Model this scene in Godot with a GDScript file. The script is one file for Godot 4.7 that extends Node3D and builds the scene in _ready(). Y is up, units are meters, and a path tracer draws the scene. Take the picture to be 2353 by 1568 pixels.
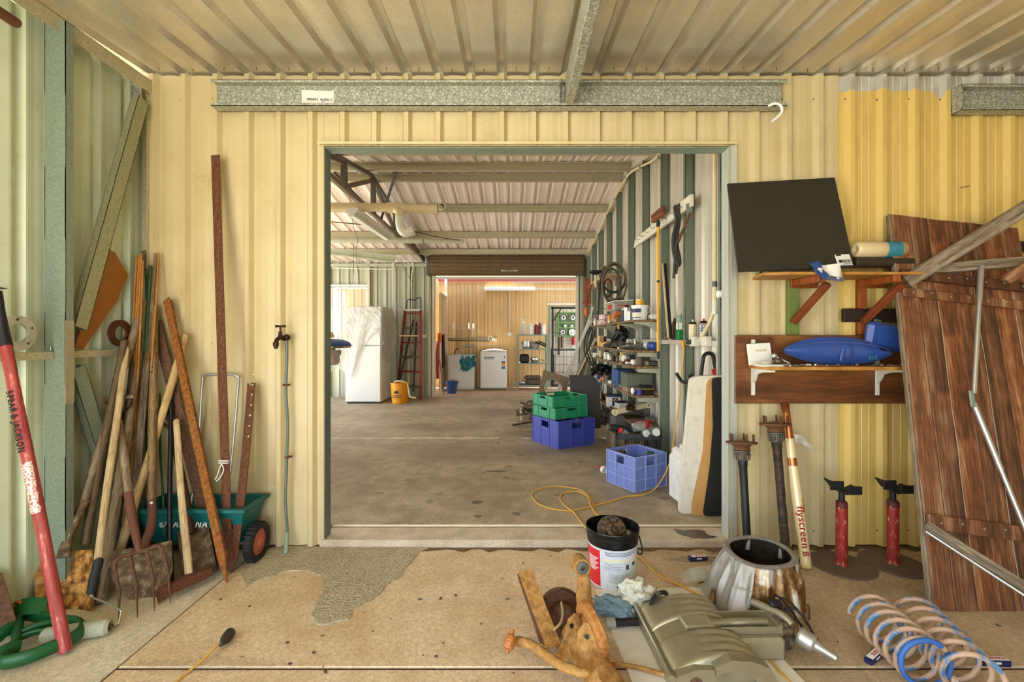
extends Node3D
# A steel shed seen from its lean-to: tools on the left, car parts on the right, workshop and laundry beyond.

const F := 1050.0
const CX := 1176.5
const HY := 775.0
const EYE := Vector3(0, 1.27, 2.77)
const FB := 0.06            # workshop floor level
var M := {}                 # materials
var T := {}                 # textures
var used := {}
var rng := RandomNumberGenerator.new()


class MB:
	var v := PackedVector3Array()
	var n := PackedVector3Array()
	var uv := PackedVector2Array()
	var t := Transform3D()
	func vert(p: Vector3, k: Vector3, w: Vector2) -> void:
		v.append(t * p)
		n.append((t.basis * k).normalized())
		uv.append(w)
	func tri(a: Vector3, b: Vector3, c: Vector3) -> void:
		var k := (b - a).cross(c - a)
		if k.length_squared() < 1e-16:
			return
		k = k.normalized()
		vert(a, k, Vector2.ZERO)
		vert(c, k, Vector2.ZERO)
		vert(b, k, Vector2.ZERO)
	func quad(a: Vector3, b: Vector3, c: Vector3, d: Vector3) -> void:
		tri(a, b, c)
		tri(a, c, d)
	func quv(a: Vector3, b: Vector3, c: Vector3, d: Vector3, ua := Vector2(0, 1), ub := Vector2(1, 1), uc := Vector2(1, 0), ud := Vector2(0, 0)) -> void:
		var k := (b - a).cross(c - a).normalized()
		for e in [[a, ua], [c, uc], [b, ub], [a, ua], [d, ud], [c, uc]]:
			vert(e[0], k, e[1])
	func qn(a: Vector3, b: Vector3, c: Vector3, d: Vector3, na: Vector3, nb: Vector3, nc: Vector3, nd: Vector3) -> void:
		if (b - a).cross(c - a).length_squared() > 1e-18:
			vert(a, na, Vector2.ZERO); vert(c, nc, Vector2.ZERO); vert(b, nb, Vector2.ZERO)
		if (c - a).cross(d - a).length_squared() > 1e-18:
			vert(a, na, Vector2.ZERO); vert(d, nd, Vector2.ZERO); vert(c, nc, Vector2.ZERO)
	func box(c: Vector3, s: Vector3, bev := 0.0) -> void:
		var h := s * 0.5
		var b := minf(bev, minf(h.x, minf(h.y, h.z)) * 0.9)
		if b <= 0.0:
			for ax in 3:
				for sg in [-1.0, 1.0]:
					var u := (ax + 1) % 3
					var w := (ax + 2) % 3
					var o := Vector3.ZERO; o[ax] = h[ax] * sg
					var du := Vector3.ZERO; du[u] = h[u]
					var dw := Vector3.ZERO; dw[w] = h[w] * sg
					quad(c + o - du - dw, c + o + du - dw, c + o + du + dw, c + o - du + dw)
			return
		for ax in 3:
			var u := (ax + 1) % 3
			var w := (ax + 2) % 3
			for sg in [-1.0, 1.0]:
				var o := Vector3.ZERO; o[ax] = h[ax] * sg
				var du := Vector3.ZERO; du[u] = h[u] - b
				var dw := Vector3.ZERO; dw[w] = (h[w] - b) * sg
				quad(c + o - du - dw, c + o + du - dw, c + o + du + dw, c + o - du + dw)
			for s1 in [-1.0, 1.0]:
				for s2 in [-1.0, 1.0]:
					var e := Vector3.ZERO; e[ax] = h[ax] - b
					var p := Vector3.ZERO; p[u] = h[u] * s1; p[w] = (h[w] - b) * s2
					var q := Vector3.ZERO; q[u] = (h[u] - b) * s1; q[w] = h[w] * s2
					_edge(c, p, q, e)
		for sx in [-1.0, 1.0]:
			for sy in [-1.0, 1.0]:
				for sz in [-1.0, 1.0]:
					var p0 := c + Vector3(h.x * sx, (h.y - b) * sy, (h.z - b) * sz)
					var p1 := c + Vector3((h.x - b) * sx, h.y * sy, (h.z - b) * sz)
					var p2 := c + Vector3((h.x - b) * sx, (h.y - b) * sy, h.z * sz)
					if sx * sy * sz > 0: tri(p0, p1, p2)
					else: tri(p0, p2, p1)
	func _edge(c: Vector3, p: Vector3, q: Vector3, e: Vector3) -> void:
		if (q - p).cross(e).dot(p + q) > 0: quad(c + p - e, c + q - e, c + q + e, c + p + e)
		else: quad(c + p - e, c + p + e, c + q + e, c + q - e)
	func frame(d: Vector3) -> Basis:
		var y := d.normalized()
		var x := Vector3.RIGHT if absf(y.x) < 0.9 else Vector3.BACK
		x = (x - y * x.dot(y)).normalized()
		return Basis(x, y, x.cross(y))
	func cyl(a: Vector3, b: Vector3, ra: float, rb := -1.0, seg := 14, caps := true) -> void:
		if rb < 0: rb = ra
		tube([a, b], [ra, rb], seg, caps)
	func tube(pts: Array, r, seg := 8, caps := true, closed := false, flat := 1.0) -> void:
		var m := pts.size()
		if m < 2: return
		var tang: Array = []
		for i in m:
			var p0: Vector3 = pts[(i - 1 + m) % m] if closed else pts[maxi(i - 1, 0)]
			var p1: Vector3 = pts[(i + 1) % m] if closed else pts[mini(i + 1, m - 1)]
			tang.append((p1 - p0).normalized())
		var fr := frame(tang[0])
		var rings: Array = []
		var norms: Array = []
		for i in m:
			var y: Vector3 = tang[i]
			var x: Vector3 = (fr.x - y * fr.x.dot(y)).normalized()
			fr = Basis(x, y, x.cross(y))
			var rr: float = r[i] if r is Array else r
			var ring := PackedVector3Array()
			var nn := PackedVector3Array()
			for k in seg:
				var an := TAU * k / seg
				var dv := fr.x * cos(an) + fr.z * sin(an) * flat
				ring.append(pts[i] + dv * rr)
				nn.append((fr.x * cos(an) * flat + fr.z * sin(an)).normalized())
			rings.append(ring)
			norms.append(nn)
		for i in (m if closed else m - 1):
			var j := (i + 1) % m
			var A: PackedVector3Array = rings[i]
			var B: PackedVector3Array = rings[j]
			for k in seg:
				var l := (k + 1) % seg
				qn(A[k], B[k], B[l], A[l], norms[i][k], norms[j][k], norms[j][l], norms[i][l])
		if caps and not closed:
			for k in range(1, seg - 1):
				tri(rings[0][0], rings[0][k], rings[0][k + 1])
				var e: PackedVector3Array = rings[m - 1]
				tri(e[0], e[k + 1], e[k])
	func lathe(prof: Array, seg := 24, smooth := false, arc := TAU) -> void:
		# prof: Vector2(radius, height), from bottom to top for an outer face
		var m := prof.size()
		var pn: Array = []
		for i in m - 1:
			var d: Vector2 = prof[i + 1] - prof[i]
			pn.append(Vector2(d.y, -d.x).normalized())
		for i in m - 1:
			var n0: Vector2 = pn[i]
			var n1: Vector2 = pn[i]
			if smooth:
				if i > 0: n0 = (pn[i] + pn[i - 1]).normalized()
				if i < m - 2: n1 = (pn[i] + pn[i + 1]).normalized()
			for k in seg:
				var a0 := arc * k / seg
				var a1 := arc * (k + 1) / seg
				var c0 := Vector3(cos(a0), 0, -sin(a0))
				var c1 := Vector3(cos(a1), 0, -sin(a1))
				var P: Vector2 = prof[i]
				var Q: Vector2 = prof[i + 1]
				var up := Vector3.UP
				qn(c0 * P.x + up * P.y, c1 * P.x + up * P.y, c1 * Q.x + up * Q.y, c0 * Q.x + up * Q.y,
					c0 * n0.x + up * n0.y, c1 * n0.x + up * n0.y, c1 * n1.x + up * n1.y, c0 * n1.x + up * n1.y)
	func ell(c: Vector3, r: Vector3, su := 12, sv := 8) -> void:
		for j in sv:
			var b0 := PI * j / sv - PI / 2
			var b1 := PI * (j + 1) / sv - PI / 2
			for i in su:
				var a0 := TAU * i / su
				var a1 := TAU * (i + 1) / su
				var p := [Vector3(cos(b0) * cos(a0), sin(b0), -cos(b0) * sin(a0)), Vector3(cos(b0) * cos(a1), sin(b0), -cos(b0) * sin(a1)),
					Vector3(cos(b1) * cos(a1), sin(b1), -cos(b1) * sin(a1)), Vector3(cos(b1) * cos(a0), sin(b1), -cos(b1) * sin(a0))]
				qn(c + p[0] * r, c + p[1] * r, c + p[2] * r, c + p[3] * r, p[0] / r, p[1] / r, p[2] / r, p[3] / r)
	func extr(poly: PackedVector2Array, z0: float, z1: float) -> void:
		if not Geometry2D.is_polygon_clockwise(poly):
			pass
		else:
			poly.reverse()
		# poly is now anticlockwise (y up)
		var ix := Geometry2D.triangulate_polygon(poly)
		for i in range(0, ix.size(), 3):
			var a := poly[ix[i]]; var b := poly[ix[i + 1]]; var c := poly[ix[i + 2]]
			if (b - a).cross(c - a) < 0:
				var s := b; b = c; c = s
			tri(Vector3(a.x, a.y, z1), Vector3(b.x, b.y, z1), Vector3(c.x, c.y, z1))
			tri(Vector3(a.x, a.y, z0), Vector3(c.x, c.y, z0), Vector3(b.x, b.y, z0))
		var m := poly.size()
		for i in m:
			var a := poly[i]; var b := poly[(i + 1) % m]
			quad(Vector3(a.x, a.y, z0), Vector3(b.x, b.y, z0), Vector3(b.x, b.y, z1), Vector3(a.x, a.y, z1))
	func ring(outer: PackedVector2Array, inner: PackedVector2Array, z0: float, z1: float) -> void:
		# two outlines of the same number of points, anticlockwise
		var m := outer.size()
		for i in m:
			var j := (i + 1) % m
			var a := outer[i]; var b := outer[j]; var c := inner[j]; var d := inner[i]
			quad(Vector3(a.x, a.y, z1), Vector3(b.x, b.y, z1), Vector3(c.x, c.y, z1), Vector3(d.x, d.y, z1))
			quad(Vector3(a.x, a.y, z0), Vector3(d.x, d.y, z0), Vector3(c.x, c.y, z0), Vector3(b.x, b.y, z0))
			quad(Vector3(a.x, a.y, z0), Vector3(b.x, b.y, z0), Vector3(b.x, b.y, z1), Vector3(a.x, a.y, z1))
			quad(Vector3(c.x, c.y, z0), Vector3(d.x, d.y, z0), Vector3(d.x, d.y, z1), Vector3(c.x, c.y, z1))
	func grid(nu: int, nv: int, f: Callable, two := 0.0) -> void:
		# smooth sheet f(u, v); two > 0 gives it a thickness
		var P: Array = []
		for j in nv + 1:
			var row := PackedVector3Array()
			for i in nu + 1:
				row.append(f.call(float(i) / nu, float(j) / nv))
			P.append(row)
		var N: Array = []
		for j in nv + 1:
			var row := PackedVector3Array()
			for i in nu + 1:
				var du: Vector3 = P[j][mini(i + 1, nu)] - P[j][maxi(i - 1, 0)]
				var dv: Vector3 = P[mini(j + 1, nv)][i] - P[maxi(j - 1, 0)][i]
				row.append(du.cross(dv).normalized())
			N.append(row)
		for j in nv:
			for i in nu:
				qn(P[j][i], P[j][i + 1], P[j + 1][i + 1], P[j + 1][i], N[j][i], N[j][i + 1], N[j + 1][i + 1], N[j + 1][i])
				if two > 0:
					var a: Vector3 = P[j][i] - N[j][i] * two
					var b: Vector3 = P[j][i + 1] - N[j][i + 1] * two
					var c: Vector3 = P[j + 1][i + 1] - N[j + 1][i + 1] * two
					var d: Vector3 = P[j + 1][i] - N[j + 1][i] * two
					qn(a, d, c, b, -N[j][i], -N[j + 1][i], -N[j + 1][i + 1], -N[j][i + 1])
		if two > 0:
			for i in nu:
				for j in [0, nv]:
					var a: Vector3 = P[j][i]; var b: Vector3 = P[j][i + 1]
					var c: Vector3 = b - N[j][i + 1] * two; var d: Vector3 = a - N[j][i] * two
					if j == 0: quad(a, d, c, b)
					else: quad(a, b, c, d)
			for j in nv:
				for i in [0, nu]:
					var a: Vector3 = P[j][i]; var b: Vector3 = P[j + 1][i]
					var c: Vector3 = b - N[j + 1][i] * two; var d: Vector3 = a - N[j][i] * two
					if i == 0: quad(a, b, c, d)
					else: quad(a, d, c, b)
	func strip(prof: Array, y0, y1, thick := 0.001) -> void:
		# folded sheet: prof of Vector2(x, z), drawn up y from y0 to y1 (numbers or one per point), front towards +z
		var m := prof.size()
		for i in m - 1:
			var a: Vector2 = prof[i]
			var b: Vector2 = prof[i + 1]
			var a0: float = y0[i] if y0 is Array else y0
			var b0: float = y0[i + 1] if y0 is Array else y0
			var a1: float = y1[i] if y1 is Array else y1
			var b1: float = y1[i + 1] if y1 is Array else y1
			var k := Vector2(-(b.y - a.y), b.x - a.x).normalized() * thick
			quad(Vector3(a.x, a0, a.y), Vector3(b.x, b0, b.y), Vector3(b.x, b1, b.y), Vector3(a.x, a1, a.y))
			if thick > 0:
				var c := a - k; var d := b - k
				quad(Vector3(d.x, b0, d.y), Vector3(c.x, a0, c.y), Vector3(c.x, a1, c.y), Vector3(d.x, b1, d.y))
				quad(Vector3(c.x, a0, c.y), Vector3(d.x, b0, d.y), Vector3(b.x, b0, b.y), Vector3(a.x, a0, a.y))
				quad(Vector3(a.x, a1, a.y), Vector3(b.x, b1, b.y), Vector3(d.x, b1, d.y), Vector3(c.x, a1, c.y))
	func mesh() -> ArrayMesh:
		var arr := []
		arr.resize(Mesh.ARRAY_MAX)
		arr[Mesh.ARRAY_VERTEX] = v
		arr[Mesh.ARRAY_NORMAL] = n
		arr[Mesh.ARRAY_TEX_UV] = uv
		var am := ArrayMesh.new()
		am.add_surface_from_arrays(Mesh.PRIMITIVE_TRIANGLES, arr)
		return am


# ---- places: a spot in the picture at a known depth, on a level, or on a side wall
func at(px: float, py: float, z: float) -> Vector3:
	var d := EYE.z - z
	return Vector3((px - CX) * d / F, EYE.y - (py - HY) * d / F, z)
func fl(px: float, py: float, y := 0.0) -> Vector3:
	return at(px, py, EYE.z - (EYE.y - y) * F / (py - HY))
func sw(px: float, py: float, x: float) -> Vector3:
	return at(px, py, EYE.z - x * F / (px - CX))


func V(x: float, y: float, z: float) -> Vector3:
	return Vector3(x, y, z)
func P2(x: float, y: float) -> Vector2:
	return Vector2(x, y)


# ---- nodes
func uniq(nm: String) -> String:
	var k: int = used.get(nm, -1) + 1
	used[nm] = k
	return nm if k == 0 else "%s_%03d" % [nm, k]
func tag(o: Node3D, label := "", cat := "", group := "", kind := "") -> Node3D:
	if label: o.set_meta("label", label)
	if cat: o.set_meta("category", cat)
	if group: o.set_meta("group", group)
	if kind: o.set_meta("kind", kind)
	return o
func thing(nm: String, label: String, cat: String, xf := Transform3D(), group := "") -> Node3D:
	var o := Node3D.new()
	o.name = uniq(nm)
	add_child(o)
	o.transform = xf
	return tag(o, label, cat, group)
func part(par: Node3D, nm: String, mb, mt: Material, xf := Transform3D()) -> MeshInstance3D:
	var o := MeshInstance3D.new()
	o.name = nm
	o.mesh = mb.mesh() if mb is MB else mb
	o.material_override = mt
	par.add_child(o, true)
	o.transform = xf
	return o
func one(nm: String, label: String, cat: String, mb, mt: Material, xf := Transform3D(), group := "") -> MeshInstance3D:
	var o := MeshInstance3D.new()
	o.name = uniq(nm)
	o.mesh = mb.mesh() if mb is MB else mb
	o.material_override = mt
	add_child(o)
	o.transform = xf
	tag(o, label, cat, group)
	return o
func struct(nm: String, mb, mt: Material, xf := Transform3D()) -> Node3D:
	var o: Node3D
	if mb == null:
		o = Node3D.new()
		o.name = uniq(nm)
		add_child(o)
		o.transform = xf
	else:
		o = one(nm, "", "", mb, mt, xf)
	o.set_meta("kind", "structure")
	return o
func along(a: Vector3, b: Vector3, spin := 0.0) -> Transform3D:
	# y runs from a to b; z faces the viewer as far as it can
	var y := (b - a).normalized()
	var z := Vector3.BACK
	if absf(y.z) > 0.97: z = Vector3.UP
	z = (z - y * z.dot(y)).normalized()
	var bs := Basis(y.cross(z), y, z)
	return Transform3D(bs * Basis(Vector3.UP, deg_to_rad(spin)), a)
func curve(pts: Array, per := 6, closed := false) -> Array:
	var out: Array = []
	var m := pts.size()
	for i in (m if closed else m - 1):
		var p0: Vector3 = pts[(i - 1 + m) % m] if closed else pts[maxi(i - 1, 0)]
		var p1: Vector3 = pts[i]
		var p2: Vector3 = pts[(i + 1) % m]
		var p3: Vector3 = pts[(i + 2) % m] if closed else pts[mini(i + 2, m - 1)]
		for k in per:
			var t := float(k) / per
			out.append(0.5 * ((2.0 * p1) + (p2 - p0) * t + (2.0 * p0 - 5.0 * p1 + 4.0 * p2 - p3) * t * t + (3.0 * p1 - p0 - 3.0 * p2 + p3) * t * t * t))
	if not closed: out.append(pts[m - 1])
	return out
func circle(r: float, n: int, c := Vector2.ZERO, ry := -1.0) -> PackedVector2Array:
	var o := PackedVector2Array()
	for i in n:
		o.append(c + Vector2(cos(TAU * i / n) * r, sin(TAU * i / n) * (r if ry < 0 else ry)))
	return o
func rrect(w: float, h: float, r: float, k := 4) -> PackedVector2Array:
	var o := PackedVector2Array()
	for q in 4:
		var c := Vector2((w / 2 - r) * (1 if q in [0, 3] else -1), (h / 2 - r) * (1 if q < 2 else -1))
		for i in k + 1:
			var a := PI / 2 * q + PI / 2 * i / k
			o.append(c + Vector2(cos(a), sin(a)) * r)
	return o
func words(par: Node3D, nm: String, s: String, h: float, mt: Material, xf: Transform3D, serif := false, wide := 1.0) -> MeshInstance3D:
	var tm := TextMesh.new()
	var f := SystemFont.new()
	f.font_names = PackedStringArray(["Droid Serif" if serif else "Droid Sans"])
	f.font_weight = 700
	tm.font = f
	tm.text = s
	tm.font_size = 32
	tm.pixel_size = h / 23.0
	tm.depth = 0.0006
	tm.curve_step = 2.0
	return part(par, nm, tm, mt, xf * Transform3D(Basis.from_scale(Vector3(wide, 1, 1)), Vector3.ZERO))


# ---- textures: weighted layers of noise through a colour ramp
func noise_bytes(size: int, sd: int, l: Array) -> PackedByteArray:
	# l: [frequency per tile, octaves, weight, stretch x, stretch y, kind]
	var nz := FastNoiseLite.new()
	nz.seed = sd
	var sx: float = l[3] if l.size() > 3 else 1.0
	var sy: float = l[4] if l.size() > 4 else 1.0
	var kind: int = l[5] if l.size() > 5 else 0
	var w := maxi(8, int(size / sx))
	var h := maxi(8, int(size / sy))
	nz.frequency = float(l[0]) / size
	nz.fractal_octaves = l[1]
	if kind == 1:
		nz.noise_type = FastNoiseLite.TYPE_CELLULAR
		nz.cellular_return_type = FastNoiseLite.RETURN_CELL_VALUE
		nz.fractal_type = FastNoiseLite.FRACTAL_NONE
		nz.domain_warp_enabled = true
		nz.domain_warp_amplitude = size / float(l[0]) * 0.5
		nz.domain_warp_frequency = float(l[0]) / size * 1.5
	elif kind == 2:
		nz.noise_type = FastNoiseLite.TYPE_SIMPLEX_SMOOTH
		nz.fractal_type = FastNoiseLite.FRACTAL_RIDGED
	elif kind == 3:
		nz.noise_type = FastNoiseLite.TYPE_CELLULAR
		nz.cellular_return_type = FastNoiseLite.RETURN_DISTANCE
		nz.fractal_type = FastNoiseLite.FRACTAL_NONE
	else:
		nz.noise_type = FastNoiseLite.TYPE_SIMPLEX_SMOOTH
	var im := nz.get_seamless_image(w, h)
	im.convert(Image.FORMAT_L8)
	if w != size or h != size:
		im.resize(size, size, Image.INTERPOLATE_CUBIC)
	return im.get_data()
func blend(size: int, sd: int, layers: Array) -> PackedFloat32Array:
	var out := PackedFloat32Array()
	out.resize(size * size)
	for i in layers.size():
		var b := noise_bytes(size, sd + i * 17, layers[i])
		var w: float = layers[i][2] / 255.0
		for k in size * size:
			out[k] += b[k] * w
	return out
func ramp_of(stops: Array) -> PackedByteArray:
	var g := Gradient.new()
	g.offsets = PackedFloat32Array(stops.map(func(s): return s[0]))
	g.colors = PackedColorArray(stops.map(func(s): return Color(s[1]) if s[1] is String else s[1]))
	var lut := PackedByteArray()
	for i in 256:
		var c := g.sample(i / 255.0)
		lut.append_array([int(c.r * 255), int(c.g * 255), int(c.b * 255)])
	return lut
func tex(size: int, sd: int, layers: Array, stops: Array) -> ImageTexture:
	var f := blend(size, sd, layers)
	var lut := ramp_of(stops)
	var out := PackedByteArray()
	out.resize(size * size * 3)
	for k in size * size:
		var q := clampi(int(f[k] * 255.0), 0, 255) * 3
		out[k * 3] = lut[q]
		out[k * 3 + 1] = lut[q + 1]
		out[k * 3 + 2] = lut[q + 2]
	return ImageTexture.create_from_image(Image.create_from_data(size, size, false, Image.FORMAT_RGB8, out))
func bump(size: int, sd: int, layers: Array, strength: float) -> ImageTexture:
	var f := blend(size, sd, layers)
	var out := PackedByteArray()
	out.resize(size * size)
	for k in size * size:
		out[k] = clampi(int(f[k] * 255.0), 0, 255)
	var im := Image.create_from_data(size, size, false, Image.FORMAT_L8, out)
	im.convert(Image.FORMAT_RGBA8)
	im.bump_map_to_normal_map(strength)
	return ImageTexture.create_from_image(im)
func mat(col, rough := 0.6, metal := 0.0, o := {}) -> StandardMaterial3D:
	var m := StandardMaterial3D.new()
	m.albedo_color = Color(col) if col is String else col
	m.roughness = rough
	m.metallic = metal
	if o.has("tex"):
		m.albedo_texture = o.tex
	if o.has("nrm"):
		m.normal_enabled = true
		m.normal_texture = o.nrm
		m.normal_scale = o.get("ns", 1.0)
	if o.has("rtex"):
		m.roughness_texture = o.rtex
		m.roughness_texture_channel = BaseMaterial3D.TEXTURE_CHANNEL_RED
	if (o.has("tex") or o.has("nrm") or o.has("rtex")) and not o.get("uv", false):
		m.uv1_triplanar = true
		m.uv1_world_triplanar = o.get("world", false)
		m.uv1_triplanar_sharpness = 4.0
		var s = o.get("s", 1.0)
		m.uv1_scale = s if s is Vector3 else Vector3.ONE * s
	if o.has("alpha"):
		m.transparency = BaseMaterial3D.TRANSPARENCY_ALPHA
		m.albedo_color.a = o.alpha
	if o.has("coat"):
		m.clearcoat_enabled = true
		m.clearcoat = o.coat
		m.clearcoat_roughness = 0.15
	if o.has("back"):
		m.backlight_enabled = true
		m.backlight = o.back
	m.cull_mode = BaseMaterial3D.CULL_DISABLED
	return m


func _ready() -> void:
	rng.seed = 11
	# ---- camera, sky, sun, exposure
	var cam := Camera3D.new()
	cam.name = "camera"
	add_child(cam)
	cam.projection = Camera3D.PROJECTION_FRUSTUM
	cam.near = 0.1
	cam.far = 200.0
	cam.size = 0.1 * 1568.0 / F
	cam.frustum_offset = P2(0, (HY - 784.0) / F * 0.1)
	cam.position = EYE
	cam.current = true
	var env := Environment.new()
	env.background_mode = Environment.BG_SKY
	var sky := Sky.new()
	var sm := ProceduralSkyMaterial.new()
	sm.sky_top_color = Color(0.70, 0.80, 0.94)
	sm.sky_horizon_color = Color(0.90, 0.94, 0.98)
	sm.sky_curve = 0.2
	sm.ground_bottom_color = Color(0.62, 0.61, 0.58)
	sm.ground_horizon_color = Color(0.84, 0.85, 0.85)
	sm.sky_energy_multiplier = 1.0
	sm.ground_energy_multiplier = 1.0
	sky.sky_material = sm
	env.sky = sky
	env.tonemap_mode = Environment.TONE_MAPPER_LINEAR
	env.tonemap_exposure = 7.8
	env.sdfgi_enabled = true
	env.ssao_enabled = true
	env.ssil_enabled = true
	var we := WorldEnvironment.new()
	we.name = "environment"
	we.environment = env
	add_child(we)
	var sun := DirectionalLight3D.new()
	sun.name = "sun"
	sun.light_color = Color(1.0, 0.985, 0.95)
	sun.light_energy = 1.7
	sun.light_angular_distance = 1.5
	sun.shadow_enabled = true
	sun.sky_mode = DirectionalLight3D.SKY_MODE_LIGHT_ONLY
	add_child(sun)
	sun.look_at_from_position(V(-6, 9.5, -0.7), Vector3.ZERO)

	materials()
	shell()
	workshop_shell()
	laundry_shell()
	workshop_things()
	shelving()
	left_tools()
	right_wall_things()
	floor_things()


func materials() -> void:
	T.fine = tex(256, 3, [[40, 3, 1.0]], [[0.0, "d8d8d8"], [0.5, "f4f4f4"], [1.0, "ffffff"]])
	T.grit = tex(512, 4, [[150, 3, 0.55], [34, 4, 0.45]], [[0.0, "a49b8e"], [0.28, "d6d0c6"], [0.42, "f3f0eb"], [0.6, "ffffff"], [1.0, "ffffff"]])
	T.conc = tex(512, 6, [[6, 5, 0.5], [60, 3, 0.5]], [[0.0, "8f7f68"], [0.3, "b7a68c"], [0.5, "c9b99d"], [0.75, "d8cab0"], [1.0, "e8dec8"]])
	T.grime = tex(512, 5, [[5, 5, 0.8], [60, 2, 0.25]], [[0.0, "e0d8c8"], [0.16, "eee9df"], [0.3, "f7f5f0"], [0.5, "fbfaf7"], [0.7, "ffffff"], [1.0, "ffffff"]])
	T.streak = tex(512, 7, [[6, 4, 0.6, 1, 16], [30, 3, 0.4, 1, 4]], [[0.0, "e4ddd0"], [0.3, "f5f2ec"], [0.6, "ffffff"], [1.0, "faf9f6"]])
	T.spangle = tex(512, 9, [[64, 1, 0.75, 1, 1, 1], [24, 3, 0.25]], [[0.0, "7e8178"], [0.4, "9a9c90"], [0.62, "adafa2"], [0.8, "c6c8bb"], [1.0, "d4d6ca"]])
	T.spangle2 = tex(512, 10, [[110, 1, 0.6, 1, 1, 1], [70, 3, 0.4]], [[0.0, "939a93"], [0.5, "a7ada6"], [0.8, "b7bdb5"], [1.0, "cdd2ca"]])
	T.zinc = tex(512, 12, [[5, 4, 0.5, 1, 12], [50, 3, 0.3], [8, 5, 0.2]], [[0.0, "beb9ae"], [0.45, "d0cbc1"], [0.6, "d8d3c9"], [0.78, "deDad1"], [0.86, "eeece6"], [1.0, "ffffff"]])
	T.rust = tex(512, 14, [[14, 5, 0.5], [80, 3, 0.5]], [[0.0, "35241a"], [0.3, "523826"], [0.5, "6a4a33"], [0.68, "7f5a3c"], [0.84, "96704a"], [1.0, "b8946a"]])
	T.rustor = tex(512, 15, [[9, 5, 0.55], [70, 3, 0.45]], [[0.0, "6a4522"], [0.3, "94652f"], [0.5, "b1803f"], [0.7, "c29655"], [0.86, "d0ad78"], [1.0, "e4cfa8"]])
	T.rustpl = tex(512, 16, [[5, 5, 0.75], [40, 3, 0.25]], [[0.0, "2a1c10"], [0.26, "4f3419"], [0.4, "7d5526"], [0.54, "a9773a"], [0.66, "bd9150"], [0.78, "b3a283"], [1.0, "d9d2bd"]])
	T.spade = tex(512, 18, [[6, 5, 0.7], [45, 3, 0.3]], [[0.0, "2e2416"], [0.3, "4c3b25"], [0.5, "685133"], [0.64, "806a4a"], [0.8, "a99c80"], [1.0, "d6ceb5"]])
	T.grain = tex(512, 20, [[10, 4, 0.55, 1, 20], [46, 3, 0.45, 1, 10]], [[0.0, "4a3b2a"], [0.3, "6f5d45"], [0.5, "8c785d"], [0.7, "a59173"], [1.0, "c2b192"]])
	T.grainl = tex(512, 21, [[10, 4, 0.55, 1, 20], [46, 3, 0.45, 1, 10]], [[0.0, "8a6f4a"], [0.3, "b09468"], [0.55, "cdb387"], [1.0, "e6d2a8"]])
	T.grainr = tex(512, 22, [[8, 4, 0.5, 1, 18], [40, 3, 0.3, 1, 10], [5, 5, 0.2]], [[0.0, "2c1c10"], [0.28, "4a2e1b"], [0.46, "6b4329"], [0.6, "835636"], [0.72, "8c6a4c"], [0.84, "9a866c"], [1.0, "d4ccbe"]])
	T.graing = tex(512, 23, [[8, 4, 0.55, 1, 18], [40, 3, 0.45, 1, 8]], [[0.0, "4a3d2e"], [0.35, "71604a"], [0.55, "8d7c64"], [0.75, "a89980"], [1.0, "c9bca4"]])
	T.ply = tex(512, 24, [[5, 4, 0.5, 1, 10], [50, 3, 0.3, 1, 6], [4, 4, 0.2]], [[0.0, "8e6027"], [0.4, "b17f38"], [0.6, "c49448"], [1.0, "dcb877"]])
	T.veneer = tex(512, 25, [[6, 4, 0.55, 14, 1], [40, 3, 0.3, 8, 1], [3, 3, 0.15]], [[0.0, "3c2210"], [0.4, "5f381a"], [0.6, "7b4a23"], [1.0, "9d6a38"]])
	T.oily = tex(512, 26, [[8, 5, 0.7], [60, 3, 0.3]], [[0.0, "201b17"], [0.35, "3a322a"], [0.55, "544739"], [0.75, "75634d"], [1.0, "a9947a"]])
	T.cast = tex(512, 27, [[5, 4, 0.35], [120, 3, 0.65]], [[0.0, "98937f"], [0.4, "a7a28e"], [0.6, "aea995"], [1.0, "bcb7a4"]])
	T.stained = tex(512, 28, [[5, 5, 0.6, 1, 6], [9, 4, 0.25], [50, 3, 0.15]], [[0.0, "3a2412"], [0.3, "60401f"], [0.48, "8a6436"], [0.58, "a98b5e"], [0.66, "c9beA8"], [0.8, "dcd6c8"], [1.0, "efece4"]])
	T.casting = tex(512, 33, [[6, 4, 0.5, 1, 3], [80, 3, 0.5]], [[0.0, "8f8470"], [0.25, "b3ab9c"], [0.5, "cac4b8"], [1.0, "e2ded4"]])
	T.bluechip = tex(512, 29, [[4, 4, 0.8], [50, 3, 0.2]], [[0.0, "3f74a8"], [0.31, "5484ad"], [0.35, "b8977a"], [0.6, "c7a284"], [1.0, "d8b899"]])
	T.redchip = tex(512, 30, [[14, 5, 0.7, 1, 3], [60, 3, 0.3]], [[0.0, "8a1b16"], [0.6, "9b2a22"], [0.7, "a84a35"], [0.75, "caa27e"], [1.0, "e0c9a6"]])
	T.redwood = tex(512, 31, [[12, 4, 0.6, 1, 16], [50, 3, 0.4, 1, 6]], [[0.0, "6d1f1b"], [0.45, "9d3a33"], [0.68, "b4524a"], [0.8, "c98a7a"], [1.0, "e8d2c2"]])
	T.scuff = tex(512, 32, [[7, 5, 0.7], [70, 2, 0.3]], [[0.0, "d0d0d0"], [0.25, "ececec"], [0.45, "fafafa"], [1.0, "ffffff"]])
	T.nfine = bump(512, 40, [[70, 4, 1.0]], 2.0)
	T.ncast = bump(512, 41, [[120, 2, 0.7], [14, 3, 0.3]], 3.0)
	T.nwood = bump(512, 42, [[40, 4, 1.0, 1, 12]], 5.0)
	T.nrust = bump(512, 43, [[30, 5, 1.0]], 5.0)
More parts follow.
